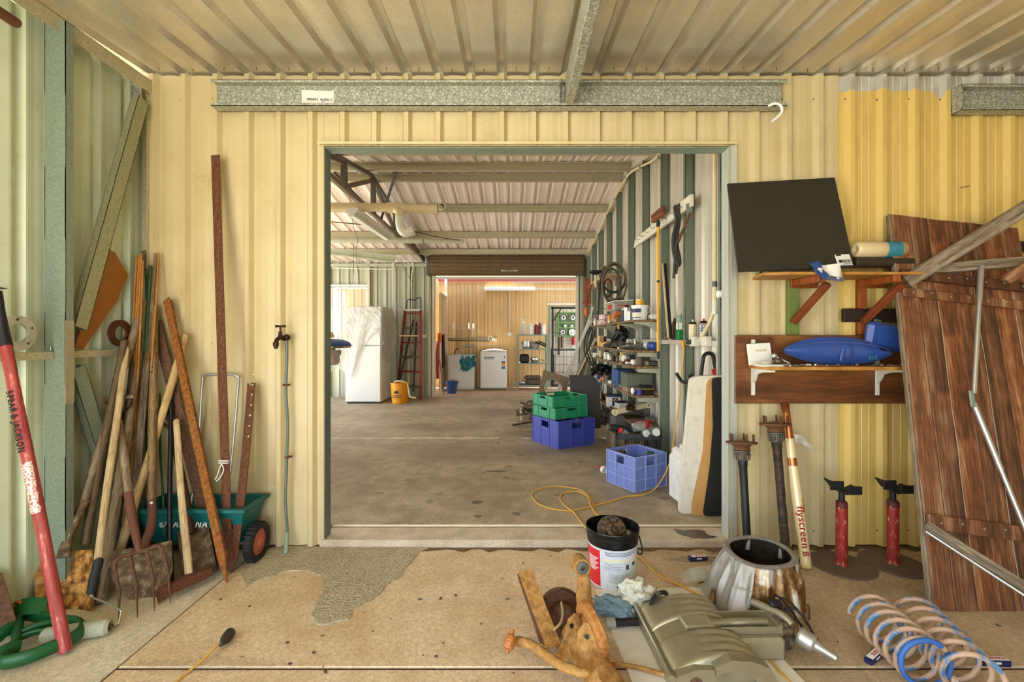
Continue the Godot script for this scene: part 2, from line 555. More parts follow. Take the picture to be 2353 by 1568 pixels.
	T.ncrinkle = bump(512, 45, [[9, 4, 0.6, 1, 1, 2], [22, 3, 0.4, 1, 1, 2]], 9.0)
	T.nsheet = bump(512, 44, [[3, 3, 1.0]], 3.0)

	M.cream = mat(Color(0.80, 0.73, 0.55), 0.42, 0.0, {tex = T.grime, s = 0.45, world = true})
	M.yellow = mat(Color(0.86, 0.74, 0.42), 0.42, 0.0, {tex = T.streak, s = 0.6, world = true})
	M.tan = mat(Color(0.86, 0.72, 0.50), 0.5, 0.0, {tex = T.streak, s = 0.5, world = true})
	M.pale = mat(Color(0.85, 0.89, 0.77), 0.38, 0.0, {tex = T.grime, s = 0.5, world = true})
	M.palewall = mat(Color(0.80, 0.77, 0.70), 0.34, 0.2, {tex = T.streak, s = 0.5, world = true})
	M.greywall = mat(Color(0.70, 0.71, 0.62), 0.4, 0.1, {tex = T.streak, s = 0.5, world = true})
	M.galv = mat(Color(1.0, 1.0, 0.96), 0.5, 0.2, {tex = T.spangle, s = 2.2, world = true})
	M.galvd = mat(Color(0.82, 0.87, 0.81), 0.5, 0.2, {tex = T.spangle2, s = 2.0, world = true})
	M.stud = mat(Color(0.68, 0.71, 0.65), 0.5, 0.25, {tex = T.spangle2, s = 2.0, world = true})  # darker copy of galvd: shade on the stud faces is put into the colour
	M.zinc = mat(Color(1.0, 0.98, 0.93), 0.30, 0.55, {tex = T.zinc, s = 0.7, world = true, nrm = T.nsheet, ns = 0.35})
	M.zincb = mat(Color(0.96, 0.91, 0.87), 0.34, 0.25, {tex = T.streak, s = 0.7, world = true, nrm = T.nsheet, ns = 0.4})
	M.steel = mat(Color(0.40, 0.39, 0.35), 0.5, 0.4, {tex = T.scuff, s = 2.0})
	M.purlin = mat(Color(1.16, 1.08, 0.94), 0.42, 0.3, {tex = T.spangle2, s = 1.5, world = true})
	M.bright = mat(Color(0.78, 0.78, 0.74), 0.28, 0.9, {tex = T.scuff, s = 4.0})
	M.alu = mat(Color(0.80, 0.80, 0.77), 0.4, 0.8, {tex = T.scuff, s = 3.0})
	M.rust = mat(Color(0.95, 0.95, 0.95), 0.85, 0.1, {tex = T.rust, s = 3.0, nrm = T.nrust, ns = 0.5})
	M.rustor = mat(Color(0.98, 0.98, 0.98), 0.8, 0.1, {tex = T.rustor, s = 3.0, nrm = T.nrust, ns = 0.4})
	M.rustpl = mat(Color(1.15, 1.12, 1.05), 0.75, 0.15, {tex = T.rustpl, s = 3.2, nrm = T.nrust, ns = 0.4})
	M.spade = mat(Color(1, 1, 1), 0.72, 0.2, {tex = T.spade, s = 3.0, nrm = T.nrust, ns = 0.3})
	M.wood = mat(Color(1, 1, 1), 0.75, 0.0, {tex = T.grain, s = 3.0, nrm = T.nwood, ns = 0.5})
	M.woodl = mat(Color(1, 1, 1), 0.7, 0.0, {tex = T.grainl, s = 3.0, nrm = T.nwood, ns = 0.4})
	M.woodg = mat(Color(1, 1, 1), 0.8, 0.0, {tex = T.graing, s = 2.6, nrm = T.nwood, ns = 0.6})
	M.woodr = mat(Color(1.12, 1.10, 1.08), 0.5, 0.0, {tex = T.grainr, s = 1.6, nrm = T.nwood, ns = 0.5})
	M.woodo = mat(Color(0.72, 0.42, 0.17), 0.55, 0.0, {tex = T.grainl, s = 2.0})
	M.ply = mat(Color(0.95, 0.9, 0.8), 0.6, 0.0, {tex = T.ply, s = 1.6})
	M.shelf = mat(Color(0.98, 0.88, 0.74), 0.65, 0.0, {tex = T.graing, s = 1.6})
	M.veneer = mat(Color(1, 1, 1), 0.45, 0.0, {tex = T.veneer, s = 1.0})
	M.oily = mat(Color(1.25, 1.22, 1.18), 0.42, 0.5, {tex = T.oily, s = 4.0, nrm = T.nrust, ns = 0.3})
	M.cast = mat(Color(1.0, 0.99, 0.93), 0.34, 0.7, {tex = T.cast, s = 3.0, nrm = T.ncast, ns = 0.12})
	M.bell = mat(Color(1, 1, 1), 0.42, 0.45, {tex = T.stained, s = V(3.0, 3.0, 3.0), nrm = T.ncast, ns = 0.25})
	M.bellsilver = mat(Color(0.80, 0.79, 0.77), 0.46, 0.45, {tex = T.casting, s = 3.0, nrm = T.ncast, ns = 0.2})
	M.spring = mat(Color(1, 1, 1), 0.6, 0.0, {tex = T.bluechip, s = 2.2})
	M.redchip = mat(Color(1, 1, 1), 0.5, 0.0, {tex = T.redchip, s = 3.0})
	M.redwood = mat(Color(1, 1, 1), 0.55, 0.0, {tex = T.redwood, s = 3.0})
	M.blue = mat(Color(0.26, 0.29, 0.64), 0.5, 0.0, {tex = T.scuff, s = 2.0})
	M.bluel = mat(Color(0.45, 0.51, 0.76), 0.55, 0.0, {tex = T.scuff, s = 2.0})
	M.bluep = mat(Color(0.20, 0.33, 0.62), 0.35, 0.0, {tex = T.scuff, s = 2.0, coat = 0.3})
	M.green = mat(Color(0.14, 0.56, 0.38), 0.5, 0.0, {tex = T.scuff, s = 2.5})
	M.greend = mat(Color(0.06, 0.34, 0.16), 0.42, 0.0, {tex = T.scuff, s = 2.5})
	M.teal = mat(Color(0.05, 0.40, 0.38), 0.5, 0.0, {tex = T.scuff, s = 2.5})
	M.black = mat(Color(0.06, 0.06, 0.06), 0.5, 0.0)
	M.rubber = mat(Color(0.09, 0.085, 0.08), 0.7, 0.0)
	M.hose = mat(Color(0.20, 0.19, 0.16), 0.6, 0.0)
	M.board = mat(Color(0.17, 0.16, 0.125), 0.5, 0.0, {tex = T.scuff, s = 1.5})
	M.dkbrown = mat(Color(0.20, 0.16, 0.12), 0.5, 0.0, {tex = T.scuff, s = 1.5})
	M.white = mat(Color(0.90, 0.89, 0.85), 0.45, 0.0, {tex = T.scuff, s = 1.5})
	M.whitec = mat(Color(0.93, 0.93, 0.90), 0.3, 0.0)
	M.paper = mat(Color(0.92, 0.91, 0.86), 0.8, 0.0)
	M.ink = mat(Color(0.10, 0.10, 0.10), 0.7, 0.0)
	M.pvc = mat(Color(0.87, 0.80, 0.62), 0.45, 0.0, {tex = T.grime, s = 1.5})
	M.pvcw = mat(Color(0.86, 0.85, 0.78), 0.4, 0.0)
	M.cord = mat(Color(0.86, 0.66, 0.26), 0.5, 0.0)
	M.red = mat(Color(0.72, 0.10, 0.08), 0.45, 0.0)
	M.orange = mat(Color(0.85, 0.38, 0.07), 0.45, 0.0)
	M.yell = mat(Color(0.90, 0.66, 0.08), 0.4, 0.0)
	M.amber = mat(Color(0.88, 0.58, 0.05), 0.4, 0.0)
	M.navy = mat(Color(0.10, 0.13, 0.30), 0.5, 0.0)
	M.cyan = mat(Color(0.20, 0.50, 0.56), 0.6, 0.0)
	M.maroon = mat(Color(0.42, 0.08, 0.14), 0.45, 0.0)
	M.glass = mat(Color(0.92, 0.96, 0.93), 0.03, 0.0, {alpha = 0.14})
	M.greenliq = mat(Color(0.16, 0.50, 0.28), 0.15, 0.0)
	M.film = mat(Color(0.88, 0.87, 0.82), 0.2, 0.0, {alpha = 0.5, nrm = T.ncrinkle, s = 2.5, ns = 1.0})
	M.cloth = mat(Color(0.90, 0.89, 0.82), 0.95, 0.0, {nrm = T.nfine, s = 5.0, ns = 0.4})
	M.clothb = mat(Color(0.48, 0.57, 0.60), 0.95, 0.0, {nrm = T.nfine, s = 5.0, ns = 0.4})
	M.copper = mat(Color(0.52, 0.36, 0.20), 0.5, 0.6, {tex = T.spade, s = 6.0})
	M.patina = mat(Color(0.45, 0.50, 0.46), 0.6, 0.4, {tex = T.scuff, s = 6.0})
	M.tarp = mat(Color(0.23, 0.55, 0.60), 0.4, 0.0, {back = Color(0.2, 0.4, 0.45)})
	M.tile = mat(Color(0.90, 0.87, 0.80), 0.2, 0.0)
	M.redpaint = mat(Color(0.62, 0.25, 0.18), 0.5, 0.0)
	M.brass = mat(Color(0.55, 0.45, 0.28), 0.5, 0.6, {tex = T.spade, s = 6.0})


# ---- concrete seen close: one picture for the lean-to floor, one for the workshop floor
func concrete(w: int, h: int, x0: float, z0: float, per: float, sd: int, shade: Callable, stains: Array, specks: float) -> ImageTexture:
	var lay: Array = []
	for f in [1.1, 5.0, 32.0, 110.0]:
		var nz := FastNoiseLite.new()
		nz.seed = sd + int(f * 3)
		nz.noise_type = FastNoiseLite.TYPE_SIMPLEX_SMOOTH
		nz.fractal_octaves = 4
		nz.frequency = f / per
		var im := nz.get_image(w, h)
		im.convert(Image.FORMAT_L8)
		lay.append(im.get_data())
	var dark := PackedFloat32Array()
	dark.resize(w * h)
	for s in stains:
		# x, z, radius x, radius z, strength, raggedness
		var cx := int((s[0] - x0) * per)
		var cz := int((s[1] - z0) * per)
		var rx := int(s[2] * per * 1.6) + 2
		var rz := int(s[3] * per * 1.6) + 2
		for j in range(maxi(0, cz - rz), mini(h, cz + rz)):
			for i in range(maxi(0, cx - rx), mini(w, cx + rx)):
				var k := j * w + i
				var q := P2((i - cx) / (s[2] * per), (j - cz) / (s[3] * per)).length()
				q += (lay[1][k] / 255.0 - 0.5) * s[5] * 2.0 + (lay[2][k] / 255.0 - 0.5) * s[5]
				dark[k] = maxf(dark[k], s[4] * clampf((1.0 - q) * 4.0, 0.0, 1.0))
	var out := PackedByteArray()
	out.resize(w * h * 3)
	var A: PackedByteArray = lay[0]
	var B: PackedByteArray = lay[1]
	var C: PackedByteArray = lay[2]
	var D: PackedByteArray = lay[3]
	for j in h:
		for i in w:
			var k := j * w + i
			var pal: Array = shade.call(x0 + i / per, z0 + j / per)
			var a := (A[k] * 0.5 + B[k] * 0.5) / 255.0
			var c: Color = pal[0].lerp(pal[1], clampf((a - 0.3) * 2.5, 0.0, 1.0))
			var g := 0.80 + (C[k] * 0.5 + D[k] * 0.5) / 255.0 * 0.36
			if C[k] > 200 and B[k] > 150: g *= 1.0 - specks
			if D[k] < 45: g *= 1.0 - specks * 0.6
			g *= 1.0 - dark[k]
			out[k * 3] = clampi(int(c.r * g * 255), 0, 255)
			out[k * 3 + 1] = clampi(int(c.g * g * 255), 0, 255)
			out[k * 3 + 2] = clampi(int(c.b * g * 255), 0, 255)
	return ImageTexture.create_from_image(Image.create_from_data(w, h, false, Image.FORMAT_RGB8, out))


func slab(par: Node3D, nm: String, x0: float, x1: float, z0: float, z1: float, y0: float, y1: float, mt: Material, uo: Vector2, us: Vector2, ch := 0.0035) -> void:
	var b := MB.new()
	var P := [V(x0 + ch, y1, z1 - ch), V(x1 - ch, y1, z1 - ch), V(x1 - ch, y1, z0 + ch), V(x0 + ch, y1, z0 + ch)]
	var Q := [V(x0, y1 - ch, z1), V(x1, y1 - ch, z1), V(x1, y1 - ch, z0), V(x0, y1 - ch, z0)]
	var uvf := func(p: Vector3) -> Vector2: return (P2(p.x, p.z) - uo) / us
	b.quv(P[0], P[1], P[2], P[3], uvf.call(P[0]), uvf.call(P[1]), uvf.call(P[2]), uvf.call(P[3]))
	for i in 4:
		var j := (i + 1) % 4
		b.quv(Q[i], Q[j], P[j], P[i], uvf.call(Q[i]), uvf.call(Q[j]), uvf.call(P[j]), uvf.call(P[i]))
		var q0: Vector3 = Q[i]; var q1: Vector3 = Q[j]
		var r0 := V(q0.x, y0, q0.z); var r1 := V(q1.x, y0, q1.z)
		b.quv(r0, r1, q1, q0, uvf.call(r0), uvf.call(r1), uvf.call(q1), uvf.call(q0))
	b.quad(V(x0, y0, z0), V(x1, y0, z0), V(x1, y0, z1), V(x0, y0, z1))
	part(par, nm, b, mt)


# ---- ribbed sheet profile between x0 and x1, ribs at phase + k * pitch
func ribs(x0: float, x1: float, phase: float, kind := 0, pitch := 0.1915) -> Array:
	var pts: Array = []
	var k := int(floor((x0 - phase) / pitch)) - 1
	while phase + k * pitch < x1 + pitch:
		var c := phase + k * pitch
		pts.append(P2(c - 0.031, 0)); pts.append(P2(c - 0.013, 0.029)); pts.append(P2(c + 0.013, 0.029)); pts.append(P2(c + 0.031, 0))
		var m := c + pitch / 2
		if kind == 0:
			pts.append(P2(m - 0.056, 0)); pts.append(P2(m - 0.022, 0.0062)); pts.append(P2(m + 0.020, 0.0062)); pts.append(P2(m + 0.054, 0))
		elif kind == 1:
			for q in [-0.022, 0.022]:
				pts.append(P2(m + q - 0.004, 0)); pts.append(P2(m + q, 0.0032)); pts.append(P2(m + q + 0.004, 0))
		k += 1
	var out: Array = []
	for i in pts.size() - 1:
		var a: Vector2 = pts[i]
		var b: Vector2 = pts[i + 1]
		if b.x <= x0 or a.x >= x1: continue
		if out.is_empty():
			out.append(a if a.x >= x0 else a.lerp(b, (x0 - a.x) / (b.x - a.x)))
		out.append(b if b.x <= x1 else a.lerp(b, (x1 - a.x) / (b.x - a.x)))
	return out


func csec(L: float, web: float, fl_: float, lip: float, th := 0.003) -> MB:
	# C section drawn along x from 0 to L, web standing in the xy plane at z = 0, open towards +z
	var b := MB.new()
	b.box(V(L / 2, 0, th / 2), V(L, web, th))
	for s in [-1.0, 1.0]:
		b.box(V(L / 2, s * (web / 2 - th / 2), fl_ / 2), V(L, th, fl_))
		b.box(V(L / 2, s * (web / 2 - lip / 2), fl_ - th / 2), V(L, lip, th))
	return b


const ROOF_S := 0.065
func roof_a(z: float) -> float: return 2.865 - ROOF_S * z
func roof_b(z: float) -> float: return 2.885 + 0.185 * (-z - 0.09) if z > -2.95 else 3.414 - 0.17 * (-2.95 - z)


func shell() -> void:
	# floor of the lean-to
	var tan := [Color(0.93, 0.83, 0.68), Color(0.86, 0.74, 0.58)]
	var grey := [Color(0.92, 0.88, 0.77), Color(0.86, 0.80, 0.68)]
	var brown := [Color(0.84, 0.75, 0.61), Color(0.75, 0.66, 0.52)]
	var shade := func(x: float, z: float) -> Array:
		var q := smoothstep(0.0, 1.2, x + 0.25 * sin(z * 9.0) + 0.15 * sin(x * 13.0 + z * 5.0))
		return grey if x < -1.52 else [tan[0].lerp(brown[0], q), tan[1].lerp(brown[1], q)]
	var st: Array = []
	for i in 46:
		st.append([rng.randf_range(-1.4, 3.4), rng.randf_range(0.05, 1.3), rng.randf_range(0.004, 0.014), rng.randf_range(0.004, 0.012), rng.randf_range(0.3, 0.6), 0.3])
	for s in [[1.28, 0.07, 0.14, 0.05, 0.25], [1.08, 0.16, 0.18, 0.04, 0.18], [1.45, 0.2, 0.14, 0.05, 0.2], [1.9, 0.5, 0.22, 0.16, 0.10], [1.75, 0.85, 0.2, 0.1, 0.12], [2.5, 0.75, 0.2, 0.12, 0.10], [1.1, 0.42, 0.08, 0.012, 0.55], [2.7, 0.4, 0.16, 0.1, 0.1], [-0.02, 0.55, 0.02, 0.018, 0.4], [0.1, 0.42, 0.012, 0.01, 0.4], [-1.2, 1.0, 0.3, 0.05, 0.08], [0.2, 0.9, 0.3, 0.06, 0.07]]:
		st.append(s + [0.45])
	var tf := concrete(1536, 512, -2.4, -0.2, 248.0, 61, shade, st, 0.12)
	var mf := mat(Color(1, 1, 1), 0.75, 0.0, {tex = tf, uv = true})
	grit(mf)
	var uo := P2(-2.4, -0.2)
	var us := Vector2(1536, 512) / 248.0
	var floor_a := struct("floor", null, null)
	slab(floor_a, "slab", -2.5, -1.5255, -0.10, 5.2, -0.14, -0.004, mf, uo, us)
	slab(floor_a, "slab", -1.515, 4.3, -0.10, 1.010, -0.14, 0.0, mf, uo, us)
	slab(floor_a, "slab", -1.515, 4.3, 1.0225, 5.2, -0.14, -0.002, mf, uo, us)
	var md := mat(Color(0.42, 0.35, 0.27), 0.95, 0.0, {tex = T.conc, s = 5.0, world = true, nrm = T.nrust})  # dark brown fill, added so the slab joints read dark
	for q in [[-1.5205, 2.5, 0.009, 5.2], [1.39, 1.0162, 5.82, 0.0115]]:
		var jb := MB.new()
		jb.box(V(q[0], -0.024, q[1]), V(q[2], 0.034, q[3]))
		part(floor_a, "joint_fill", jb, md)
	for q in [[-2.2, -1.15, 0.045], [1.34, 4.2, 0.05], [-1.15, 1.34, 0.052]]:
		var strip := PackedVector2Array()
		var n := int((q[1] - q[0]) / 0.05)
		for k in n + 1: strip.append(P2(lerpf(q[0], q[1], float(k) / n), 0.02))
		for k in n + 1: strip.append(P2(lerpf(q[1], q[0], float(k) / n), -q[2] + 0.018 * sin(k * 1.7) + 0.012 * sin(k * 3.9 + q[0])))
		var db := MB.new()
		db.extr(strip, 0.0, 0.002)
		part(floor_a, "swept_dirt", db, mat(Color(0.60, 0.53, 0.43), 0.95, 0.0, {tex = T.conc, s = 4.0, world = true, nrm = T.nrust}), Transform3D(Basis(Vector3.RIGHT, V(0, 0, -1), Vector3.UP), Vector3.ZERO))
	var b := MB.new()
	b.box(V(0.9, -0.17, 2.5), V(6.8, 0.06, 5.6))
	part(floor_a, "base_course", b, mat(Color(0.16, 0.13, 0.10), 0.95))
	# the rough grey mortar patch by the doorway
	var rough := PackedVector2Array()
	for q in [[575, 1275], [640, 1258], [760, 1258], [880, 1256], [992, 1256], [960, 1272], [938, 1296], [925, 1322], [890, 1345], [862, 1372], [840, 1392], [810, 1405], [798, 1425], [760, 1436], [722, 1438], [712, 1420], [728, 1398], [742, 1362], [735, 1322], [690, 1312], [640, 1318], [590, 1338], [560, 1350], [552, 1318]]:
		var p := fl(q[0], q[1])
		rough.append(P2(p.x, p.z))
	rough = _ragged(rough, 0.014, 4)
	b = MB.new()
	b.t = Transform3D(Basis(Vector3.RIGHT, Vector3.BACK, Vector3.DOWN), Vector3.ZERO)
	b.extr(rough, -0.0065, 0.02)
	part(floor_a, "mortar_patch", b, mat(Color(1.02, 0.98, 0.88), 0.9, 0.0, {tex = tex(512, 63, [[18, 5, 0.45], [5, 4, 0.3], [90, 3, 0.25]], [[0.0, "8d8675"], [0.3, "a49d8c"], [0.55, "bab4a4"], [1.0, "d2cdbf"]]), nrm = bump(512, 63, [[26, 5, 0.8], [90, 2, 0.2]], 9.0), s = 1.8, ns = 1.0, world = true}))

	# step into the workshop
	var tb := concrete(1024, 1024, -5.2, -9.0, 110.0, 71, func(_x: float, z: float) -> Array: return [Color(0.74, 0.68, 0.57), Color(0.62, 0.56, 0.46)] if z > -6.62 else [Color(0.80, 0.70, 0.58), Color(0.72, 0.62, 0.50)], _workshop_stains(), 0.10)
	var mb2 := mat(Color(1, 1, 1), 0.62, 0.0, {tex = tb, uv = true})
	grit(mb2)
	var sill := struct("floor", null, null)
	sill.name = uniq("doorway_sill")
	slab(sill, "sill_slab", -1.16, 1.42, -0.175, 0.018, -0.02, 0.046, mat(Color(1, 1, 1), 0.8, 0.0, {tex = T.conc, s = 0.9, world = true}), uo, us, 0.007)
	b = MB.new()
	b.box(V(0.13, 0.053, -0.178), V(2.58, 0.013, 0.014), 0.004)
	var oil := PackedVector2Array()
	for q in [[1.02, -0.13], [1.12, -0.14], [1.20, -0.12], [1.22, -0.06], [1.27, -0.02], [1.20, 0.002], [1.10, 0.004], [1.06, -0.04], [1.04, -0.09]]: oil.append(P2(q[0], -q[1]))
	var ob := MB.new()
	ob.extr(_ragged(oil, 0.02, 5), 0.0, 0.0006)
	part(sill, "oil_stain", ob, mat(Color(0.36, 0.33, 0.29), 0.35, 0.0, {tex = T.grime, s = 6.0}), Transform3D(Basis(Vector3.RIGHT, V(0, 0, -1), Vector3.UP), V(0, 0.046, 0)))
	part(sill, "edge_strip", b, mat(Color(0.90, 0.84, 0.70), 0.7))
	var floor_b := struct("floor_workshop", null, null)
	slab(floor_b, "slab", -5.2, 1.75, -6.62, -0.186, -0.02, FB, mb2, P2(-5.2, -9.0), Vector2(1024, 1024) / 110.0)
	slab(floor_b, "slab", -5.2, 2.6, -9.0, -6.63, -0.02, FB - 0.004, mb2, P2(-5.2, -9.0), Vector2(1024, 1024) / 110.0)

	# outside ground
	b = MB.new()
	b.box(V(0, -0.16, 0), V(160, 0.06, 160))
	struct("ground", b, mat(Color(0.72, 0.70, 0.66), 0.9, 0.0, {tex = T.grime, s = 0.2, world = true}))

	# the cream and mustard wall with the doorway
	var wall := struct("wall_back", null, null)
	var ph := -2.167
	var cuts := [-2.235]
	for k in range(0, 9):
		var x := ph - 0.031 + k * 4 * 0.1915
		if x > -2.2 and x < 4.2: cuts.append(x)
	cuts.append_array([-1.138, 1.315, 1.972, 4.25])
	cuts.sort()
	var lap := 0
	for i in cuts.size() - 1:
		var a: float = cuts[i]
		var c: float = cuts[i + 1]
		if c - a < 0.02: continue
		var in_door: bool = a >= -1.139 and c <= 1.316
		var y0 := 2.425 if in_door else 0.012
		b = MB.new()
		lap += 1
		b.t = Transform3D(Basis(), V(0, 0, 0.0016 * (lap % 2)))
		var yel: bool = a > 1.96
		var pr := ribs(a - (0.0 if in_door else 0.004), c, ph, 1 if yel else 0)
		if not yel:
			b.strip(pr, y0, 2.853, 0.0012)
			part(wall, "cladding_sheet", b, M.cream)
		else:
			var tops: Array = []
			var nz := FastNoiseLite.new()
			nz.seed = 4
			nz.frequency = 6.0
			for p in pr: tops.append(2.762 + nz.get_noise_1d(p.x) * 0.016 - (0.05 if absf(p.x - 2.575) < 0.022 or absf(p.x - 2.385) < 0.012 else 0.0))
			b.strip(pr, y0, tops, 0.0012)
			part(wall, "cladding_sheet", b, M.yellow)
			b = MB.new()
			b.strip(pr, tops, 2.850, 0.0012)
			part(wall, "unpainted_top", b, mat(Color(0.80, 0.80, 0.76), 0.4, 0.5, {tex = T.streak, s = 1.0, world = true}))
	# screws along the girt lines
	b = MB.new()
	b.lathe([P2(0, 0.004), P2(0.006, 0.004), P2(0.0065, 0)], 8)
	var screw := b.mesh()
	for y in [2.71, 1.23, 0.10]:
		for k in range(-10, 33):
			var x := ph + (k + 0.86) * 0.1915
			if x < -2.2 or x > 3.2 or (y < 2.4 and x > -1.15 and x < 1.33) or (k % 2 == 0 and y < 2.5 and x < 0): continue
			if y > 2.6 and x > -1.75 and x < 1.62: continue
			part(wall, "screw", screw, M.steel, Transform3D(Basis(Vector3.RIGHT, PI / 2) * Basis.from_scale(V(-1, -1, -1)) if false else Basis(Vector3.RIGHT, PI / 2), V(x, y + rng.randf_range(-0.004, 0.004), 0.003)))
	for ln in 3:
		b = MB.new()
		var sp: Array = []
		for k in 26: sp.append(at(1683 + k * 0.85 * (1.0 if ln != 1 else 0.8), 634 + ln * 5.0 + 2.2 * sin(k * 1.9 + ln) + 1.2 * sin(k * 0.7), 0.0025))
		b.tube(curve(sp, 2), 0.0007, 4)
		part(wall, "pen_scribble", b, M.ink)
	# closing lining behind the cladding, seen from the workshop
	b = MB.new()
	b.box(V(-3.2, 1.5, -0.055), V(4.12, 3.0, 0.06))
	b.box(V(1.316 + 1.45, 1.5, -0.055), V(2.9, 3.0, 0.06))
	b.box(V(0.088, 2.72, -0.055), V(2.46, 0.59, 0.06))
	part(wall, "frame_lining", b, M.purlin)

	# doorway trim
	var t1 := struct("trim_1", null, null)
	b = MB.new()
	b.box(V(-1.135, 1.23, -0.04), V(0.006, 2.38, 0.088))
	part(t1, "jamb", b, M.stud)
	b = MB.new()
	b.box(V(1.312, 1.23, -0.04), V(0.006, 2.38, 0.088))
	b.box(V(1.329, 1.23, 0.033), V(0.034, 2.38, 0.003))
	part(t1, "jamb", b, mat(Color(0.78, 0.80, 0.76), 0.4, 0.4, {tex = T.streak, s = 1.5, world = true}))
	b = MB.new()
	b.box(V(0.088, 2.418, -0.04), V(2.452, 0.006, 0.088))
	part(t1, "head", b, M.galvd)
	b = MB.new()
	b.box(V(0.09, 2.431, 0.022), V(2.50, 0.004, 0.066))
	b.box(V(0.09, 2.425, 0.054), V(2.50, 0.012, 0.003))
	b.box(V(0.09, 2.44, 0.004), V(2.50, 0.03, 0.003))
	part(t1, "head_flashing", b, mat(Color(0.86, 0.79, 0.60), 0.45, 0.1, {tex = T.grime, s = 1.0, world = true}))

	# left wall
	var wl := struct("wall_left", null, null)
	var zc := [-0.02, 0.565, 1.331, 1.9]
	for i in 3:
		b = MB.new()
		b.t = Transform3D(Basis(V(0, 0, -1), Vector3.UP, Vector3.RIGHT), V(-2.245 - 0.0015 * (i % 2), 0, 0))
		var pr := ribs(-zc[i + 1], -zc[i] + 0.005, -0.115, 0)
		for q in pr.size(): pr[q].y = -pr[q].y
		b.strip(pr, -0.02, 2.80, 0.0012)
		part(wl, "cladding_sheet", b, M.pale)
	b = MB.new()
	b.box(V(-2.236, 1.4, 4.9), V(0.06, 2.9, 0.9))
	b.box(V(-2.236, 2.66, 3.1), V(0.06, 0.30, 2.8))
	part(wl, "outer_lining", b, M.pale)
	# its post, girt, braces and top angle
	var post := thing("steel_post", "spangled galvanised steel post against the pale green wall", "post", Transform3D(Basis(), V(-2.18, 0, 0.57)))
	b = MB.new()
	b.box(V(0, 1.39, 0.019), V(0.10, 2.78, 0.003))
	b.box(V(0.0485, 1.39, 0), V(0.003, 2.78, 0.041))
	b.box(V(-0.0485, 1.39, 0), V(0.003, 2.78, 0.041))
	part(post, "channel", b, M.galvd)
	b = MB.new()
	b.box(V(0.0515, 1.15, 0), V(0.002, 0.40, 0.043))
	part(post, "paint_patch", b, mat(Color(0.66, 0.62, 0.50), 0.6, 0.0, {tex = T.grime, s = 3.0}))
	for seg in [[0.02, 0.548], [0.592, 1.6]]:
		b = MB.new()
		b.box(V(0, 0, 0), V(0.045, 0.036, seg[1] - seg[0]), 0.002)
		one("steel_girt", "grey steel girt between the post and the corner" if seg[0] < 0.5 else "grey steel girt left of the galvanised post", "girt", b, M.purlin, Transform3D(Basis(), V(-2.205, 1.183, (seg[0] + seg[1]) / 2)))
	var br := csec(1.40, 0.075, 0.04, 0.012)
	var A := V(-2.150, 2.66, 0.10)
	var B := V(-2.150, 1.33, 0.485)
	one("diagonal_brace", "olive grey steel diagonal brace from post up to roof corner", "brace", br, mat(Color(0.95, 0.92, 0.76), 0.45, 0.2, {tex = T.spangle2, s = 1.5}), _brace(A, B), "wall braces")
	br = csec(1.22, 0.075, 0.04, 0.012)
	one("diagonal_brace", "galvanised diagonal brace running from post down behind garden tools", "brace", br, M.galvd, _brace(V(-2.152, 1.12, 0.50), V(-2.152, 0.0, 0.15)), "wall braces")
	b = MB.new()
	b.box(V(-2.196, 2.803, 0.44), V(0.075, 0.003, 0.92))
	b.box(V(-2.160, 2.765, 0.44), V(0.003, 0.078, 0.92))
	one("eave_angle", "grey steel angle along the top of the pale green wall", "angle", b, M.purlin)
	b = MB.new()
	b.box(V(-2.200, 1.36, 0.018), V(0.05, 2.72, 0.003))
	b.box(V(-2.176, 1.36, 0.034), V(0.003, 2.72, 0.03))
	struct("trim_2", b, M.purlin)
	b = MB.new()
	b.box(V(0, 0, 0), V(0.07, 0.09, 0.003))
	b.cyl(V(0.018, 0.0, 0.001), V(0.018, 0.0, 0.012), 0.008, -1, 6)
	b.cyl(V(-0.008, -0.012, 0.001), V(-0.008, -0.012, 0.012), 0.008, -1, 6)
	one("corner_bracket", "small bolted steel bracket in the top roof corner", "bracket", b, M.alu, Transform3D(Basis(), at(312, 208, 0.08)))

	# roof of the lean-to
	var ceil := struct("ceiling", null, null)
	var xs := -3.1
	var x0 := ph - 0.031 - 4 * 0.1915 - 0.2
	var nsh := 0
	var edges := [-3.2]
	for k in range(-1, 9): edges.append(ph + 0.02 + k * 4 * 0.1915)
	edges.append(4.4)
	for i in edges.size() - 1:
		b = MB.new()
		nsh += 1
		b.t = Transform3D(Basis(Vector3.RIGHT, V(0, ROOF_S, -1).normalized(), V(0, 1, ROOF_S).normalized()), V(0, roof_a(0) + 0.001 * (nsh % 2), 0))
		b.strip(ribs(edges[i], edges[i + 1] + 0.004, ph, 2), -5.4, 0.06, 0.001)
		part(ceil, "roof_sheet", b, M.zinc)
	b = MB.new()
	b.cyl(Vector3.ZERO, V(0, -0.022, 0), 0.0026, 0.0012, 6)
	var tip := b.mesh()
	for k in range(0, 28):
		part(ceil, "screw_tip", tip, M.rust, Transform3D(Basis(), V(ph + (k + 0.45) * 0.1915, roof_a(0.07), 0.07 + rng.randf_range(-0.01, 0.01))))
	# rest of the lean-to, behind the viewer
	var wr := struct("wall_right", null, null)
	b = MB.new()
	b.box(V(4.30, 1.4, 2.6), V(0.08, 2.9, 5.4))
	part(wr, "cladding_sheet", b, M.cream)
	var wf := struct("wall_front", null, null)
	b = MB.new()
	b.box(V(2.8, 1.3, 5.25), V(3.0, 2.7, 0.08))
	b.box(V(0.9, 2.45, 5.25), V(6.9, 0.30, 0.08))
	part(wf, "cladding_sheet", b, M.cream)

	# beams on the wall and under the roof
	var lb := thing("lintel_beam", "galvanised C section beam on the cream wall above the doorway", "beam", Transform3D(Basis(), V(-1.762, 2.70, 0.033)))
